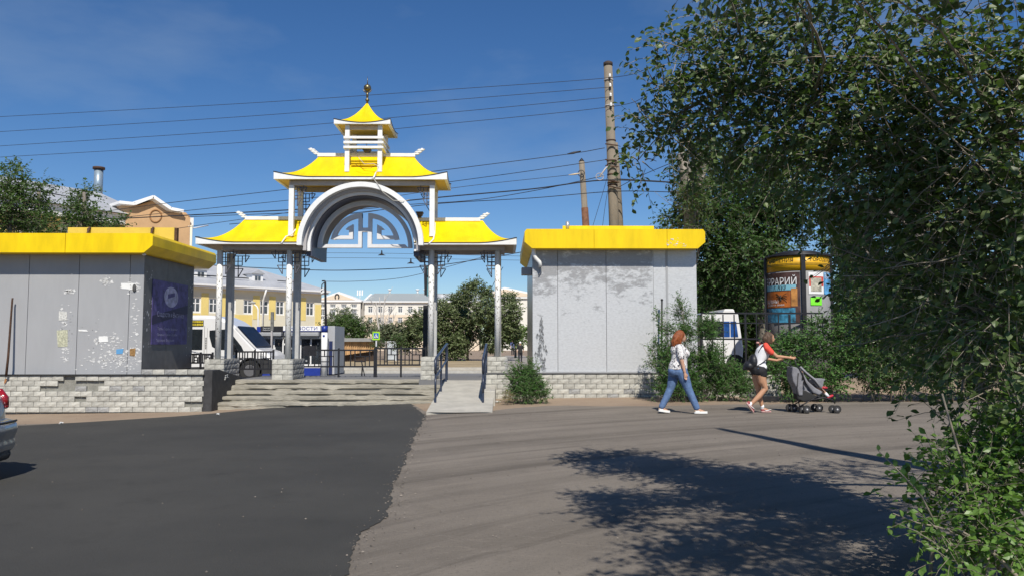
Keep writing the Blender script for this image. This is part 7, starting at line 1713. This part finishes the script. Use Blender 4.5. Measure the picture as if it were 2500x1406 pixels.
for i, (px, py) in enumerate(((932, 620), (1003, 640))):
    p = at(px, py, 60); b = MB(); b.prism([(p.x - .28, p.z - .12), (p.x + .28, p.z - .12), (p.x + .05, p.z), (p.x + .03, p.z + .25), (p.x - .03, p.z + .25), (p.x - .05, p.z)], 59.9, 60.1); tag(b.build('wire_hanger', M_black), ('small black hanger on the trolley wires left of the third column, the upper one', 'small black hanger on the trolley wires nearest the third column, the lower one')[i], 'wire fitting')
wire('steep guy wire left of the tall pole', [(1492, 400, 27.5), (1472, 470, 27.5), (1445, 560, 27.5)], .008, 'guy wires of the pole')
wire('guy wire close to the tall pole', [(1488, 440, 27.5), (1478, 500, 27.5), (1470, 560, 27.5)], .008, 'guy wires of the pole')
b = MB(); b.tube([at(1228, 652, 21.8), at(1206, 690, 21.9), at(1190, 730, 22), at(1180, 790, 22)], .008, 5); tag(b.build('loose_wire', M_wire), 'loose thin wire hanging between the third and last gate columns', 'wire')
# ================================================================== PARKED CAR AT THE LEFT EDGE
# a silver hatchback seen only by its rear right corner; lengthwise along x, rear towards +x
cxr = ax(34, 8.0) - .60; YCC = 8.35; Wc = .84
car = thing('parked_car', 'silver hatchback, only its rear bumper and red tail light showing at the left edge', 'car', (cxr - 2.1, YCC, 0))
M_car = mat('silver_car_paint', (.30, .33, .37), .28, metal=.7, var=.03, coat=.6)
secs = []  # sections along x: (x offset from rear, half width, sill z, belt z, roof z, roof half width)
for dx, hw, z0, zb_, zr_, rw_ in ((.0, .42, .36, .62, .64, .40), (-.05, .66, .27, .70, .72, .62), (-.16, .80, .22, .92, .96, .66), (-.30, .83, .20, .96, 1.16, .66), (-.55, .84, .19, .98, 1.36, .62), (-1.1, .845, .18, .97, 1.45, .61), (-2.0, .845, .18, .95, 1.45, .60), (-2.6, .845, .18, .94, 1.30, .62), (-3.1, .84, .18, .92, 1.0, .66), (-3.6, .82, .19, .82, .88, .68), (-4.0, .72, .22, .68, .72, .6), (-4.12, .5, .30, .55, .57, .45)):
    half = [(0, z0), (hw * .8, z0), (hw * .97, z0 + .08), (hw, (z0 + zb_) / 2), (hw * .97, zb_), (rw_, zr_ - .05 if zr_ > zb_ + .06 else zr_ - .01), (rw_ * .8, zr_), (0, zr_ + .015)]
    secs.append([(cxr + dx, YCC - y, z) for y, z in half] + [(cxr + dx, YCC + y, z) for y, z in half[-2:0:-1]])
b = MB(); n = len(secs[0]); V = [p for s_ in secs for p in s_]; F = [(i * n + k, i * n + (k + 1) % n, (i + 1) * n + (k + 1) % n, (i + 1) * n + k) for i in range(len(secs) - 1) for k in range(n)]; F += [tuple(range(n - 1, -1, -1)), tuple((len(secs) - 1) * n + k for k in range(n))]
b.add(V, F, True); bo = b.build('body', M_car, car, weld=True); ss = bo.modifiers.new('s', 'SUBSURF'); ss.levels = 2; ss.render_levels = 2
def carplate(nm, pts, y, m, th=.02, px_=car): return MB().prism([(cxr + x, z) for x, z in pts], y, y + th).build(nm, m, px_, bevel=.004)
carplate('side_glass', [(-.62, .99), (-1.3, .99), (-1.3, 1.34), (-.85, 1.33)], YCC - .80, M_glass, .14); carplate('side_glass', [(-1.36, .99), (-2.5, .99), (-2.1, 1.34), (-1.36, 1.34)], YCC - .80, M_glass, .14)
b = MB(); b.add([(cxr - .24, YCC - .62, 1.0), (cxr - .24, YCC + .62, 1.0), (cxr - .50, YCC + .56, 1.33), (cxr - .50, YCC - .56, 1.33), (cxr - .20, YCC - .62, 1.01), (cxr - .20, YCC + .62, 1.01), (cxr - .46, YCC + .56, 1.345), (cxr - .46, YCC - .56, 1.345)], [(0, 1, 2, 3), (7, 6, 5, 4), (0, 4, 5, 1), (1, 5, 6, 2), (2, 6, 7, 3), (3, 7, 4, 0)]); b.build('rear_window', M_glass, car)
b = MB(); caps(b, [(cxr - .27, YCC - .74, .93), (cxr - .235, YCC - .745, .84), (cxr - .22, YCC - .74, .75)], [.03, .045, .035], 12); b.build('tail_light', mat('red_tail_lamp', (.28, .008, .012), .15, spec=.8, coat=.5), car)
b = MB(); caps(b, [(cxr - .16, YCC + .70, .92), (cxr - .115, YCC + .70, .84), (cxr - .10, YCC + .70, .76)], [.03, .045, .035], 12); b.build('tail_light', mat('red_tail_lamp', (.28, .008, .012), .15), car)
b = MB(); P = [(cxr - .55, YCC - .86), (cxr - .22, YCC - .82), (cxr - .02, YCC - .62), (cxr + .05, YCC - .3), (cxr + .06, YCC), (cxr + .05, YCC + .3), (cxr - .02, YCC + .62), (cxr - .22, YCC + .82), (cxr - .55, YCC + .86)]
caps(b, [(x, y, .52) for x, y in P], [.11] * len(P), 10); caps(b, [(x - .02, y, .36) for x, y in P], [.11] * len(P), 10); remeshed(b, 'rear_bumper', M_car, car, .03, 4)
b = MB(); caps(b, [(x - .03, y * 1.0, .24) for x, y in P], [.07] * len(P), 8); b.build('bumper_lip', mat('black_plastic', (.03, .03, .032), .6), car)
b = MB(); caps(b, [(x + .065, YCC + (y - YCC) * 1.08, .60) for x, y in P[2:7]], [.012] * 5, 6); b.build('bumper_groove', M_dk, car)
for dx in (-.75, -3.3):
    for s_ in (-1, 1):
        b = MB(); b.wheel((cxr + dx, YCC + s_ * .76, .31), .31, .19, 24); wh = b.build('wheel', M_tyr, car); b = MB(); b.wheel((cxr + dx, YCC + s_ * .80, .31), .19, .14, 16); b.build('rim', mat('steel_rim', (.5, .5, .52), .35, metal=.6), wh)
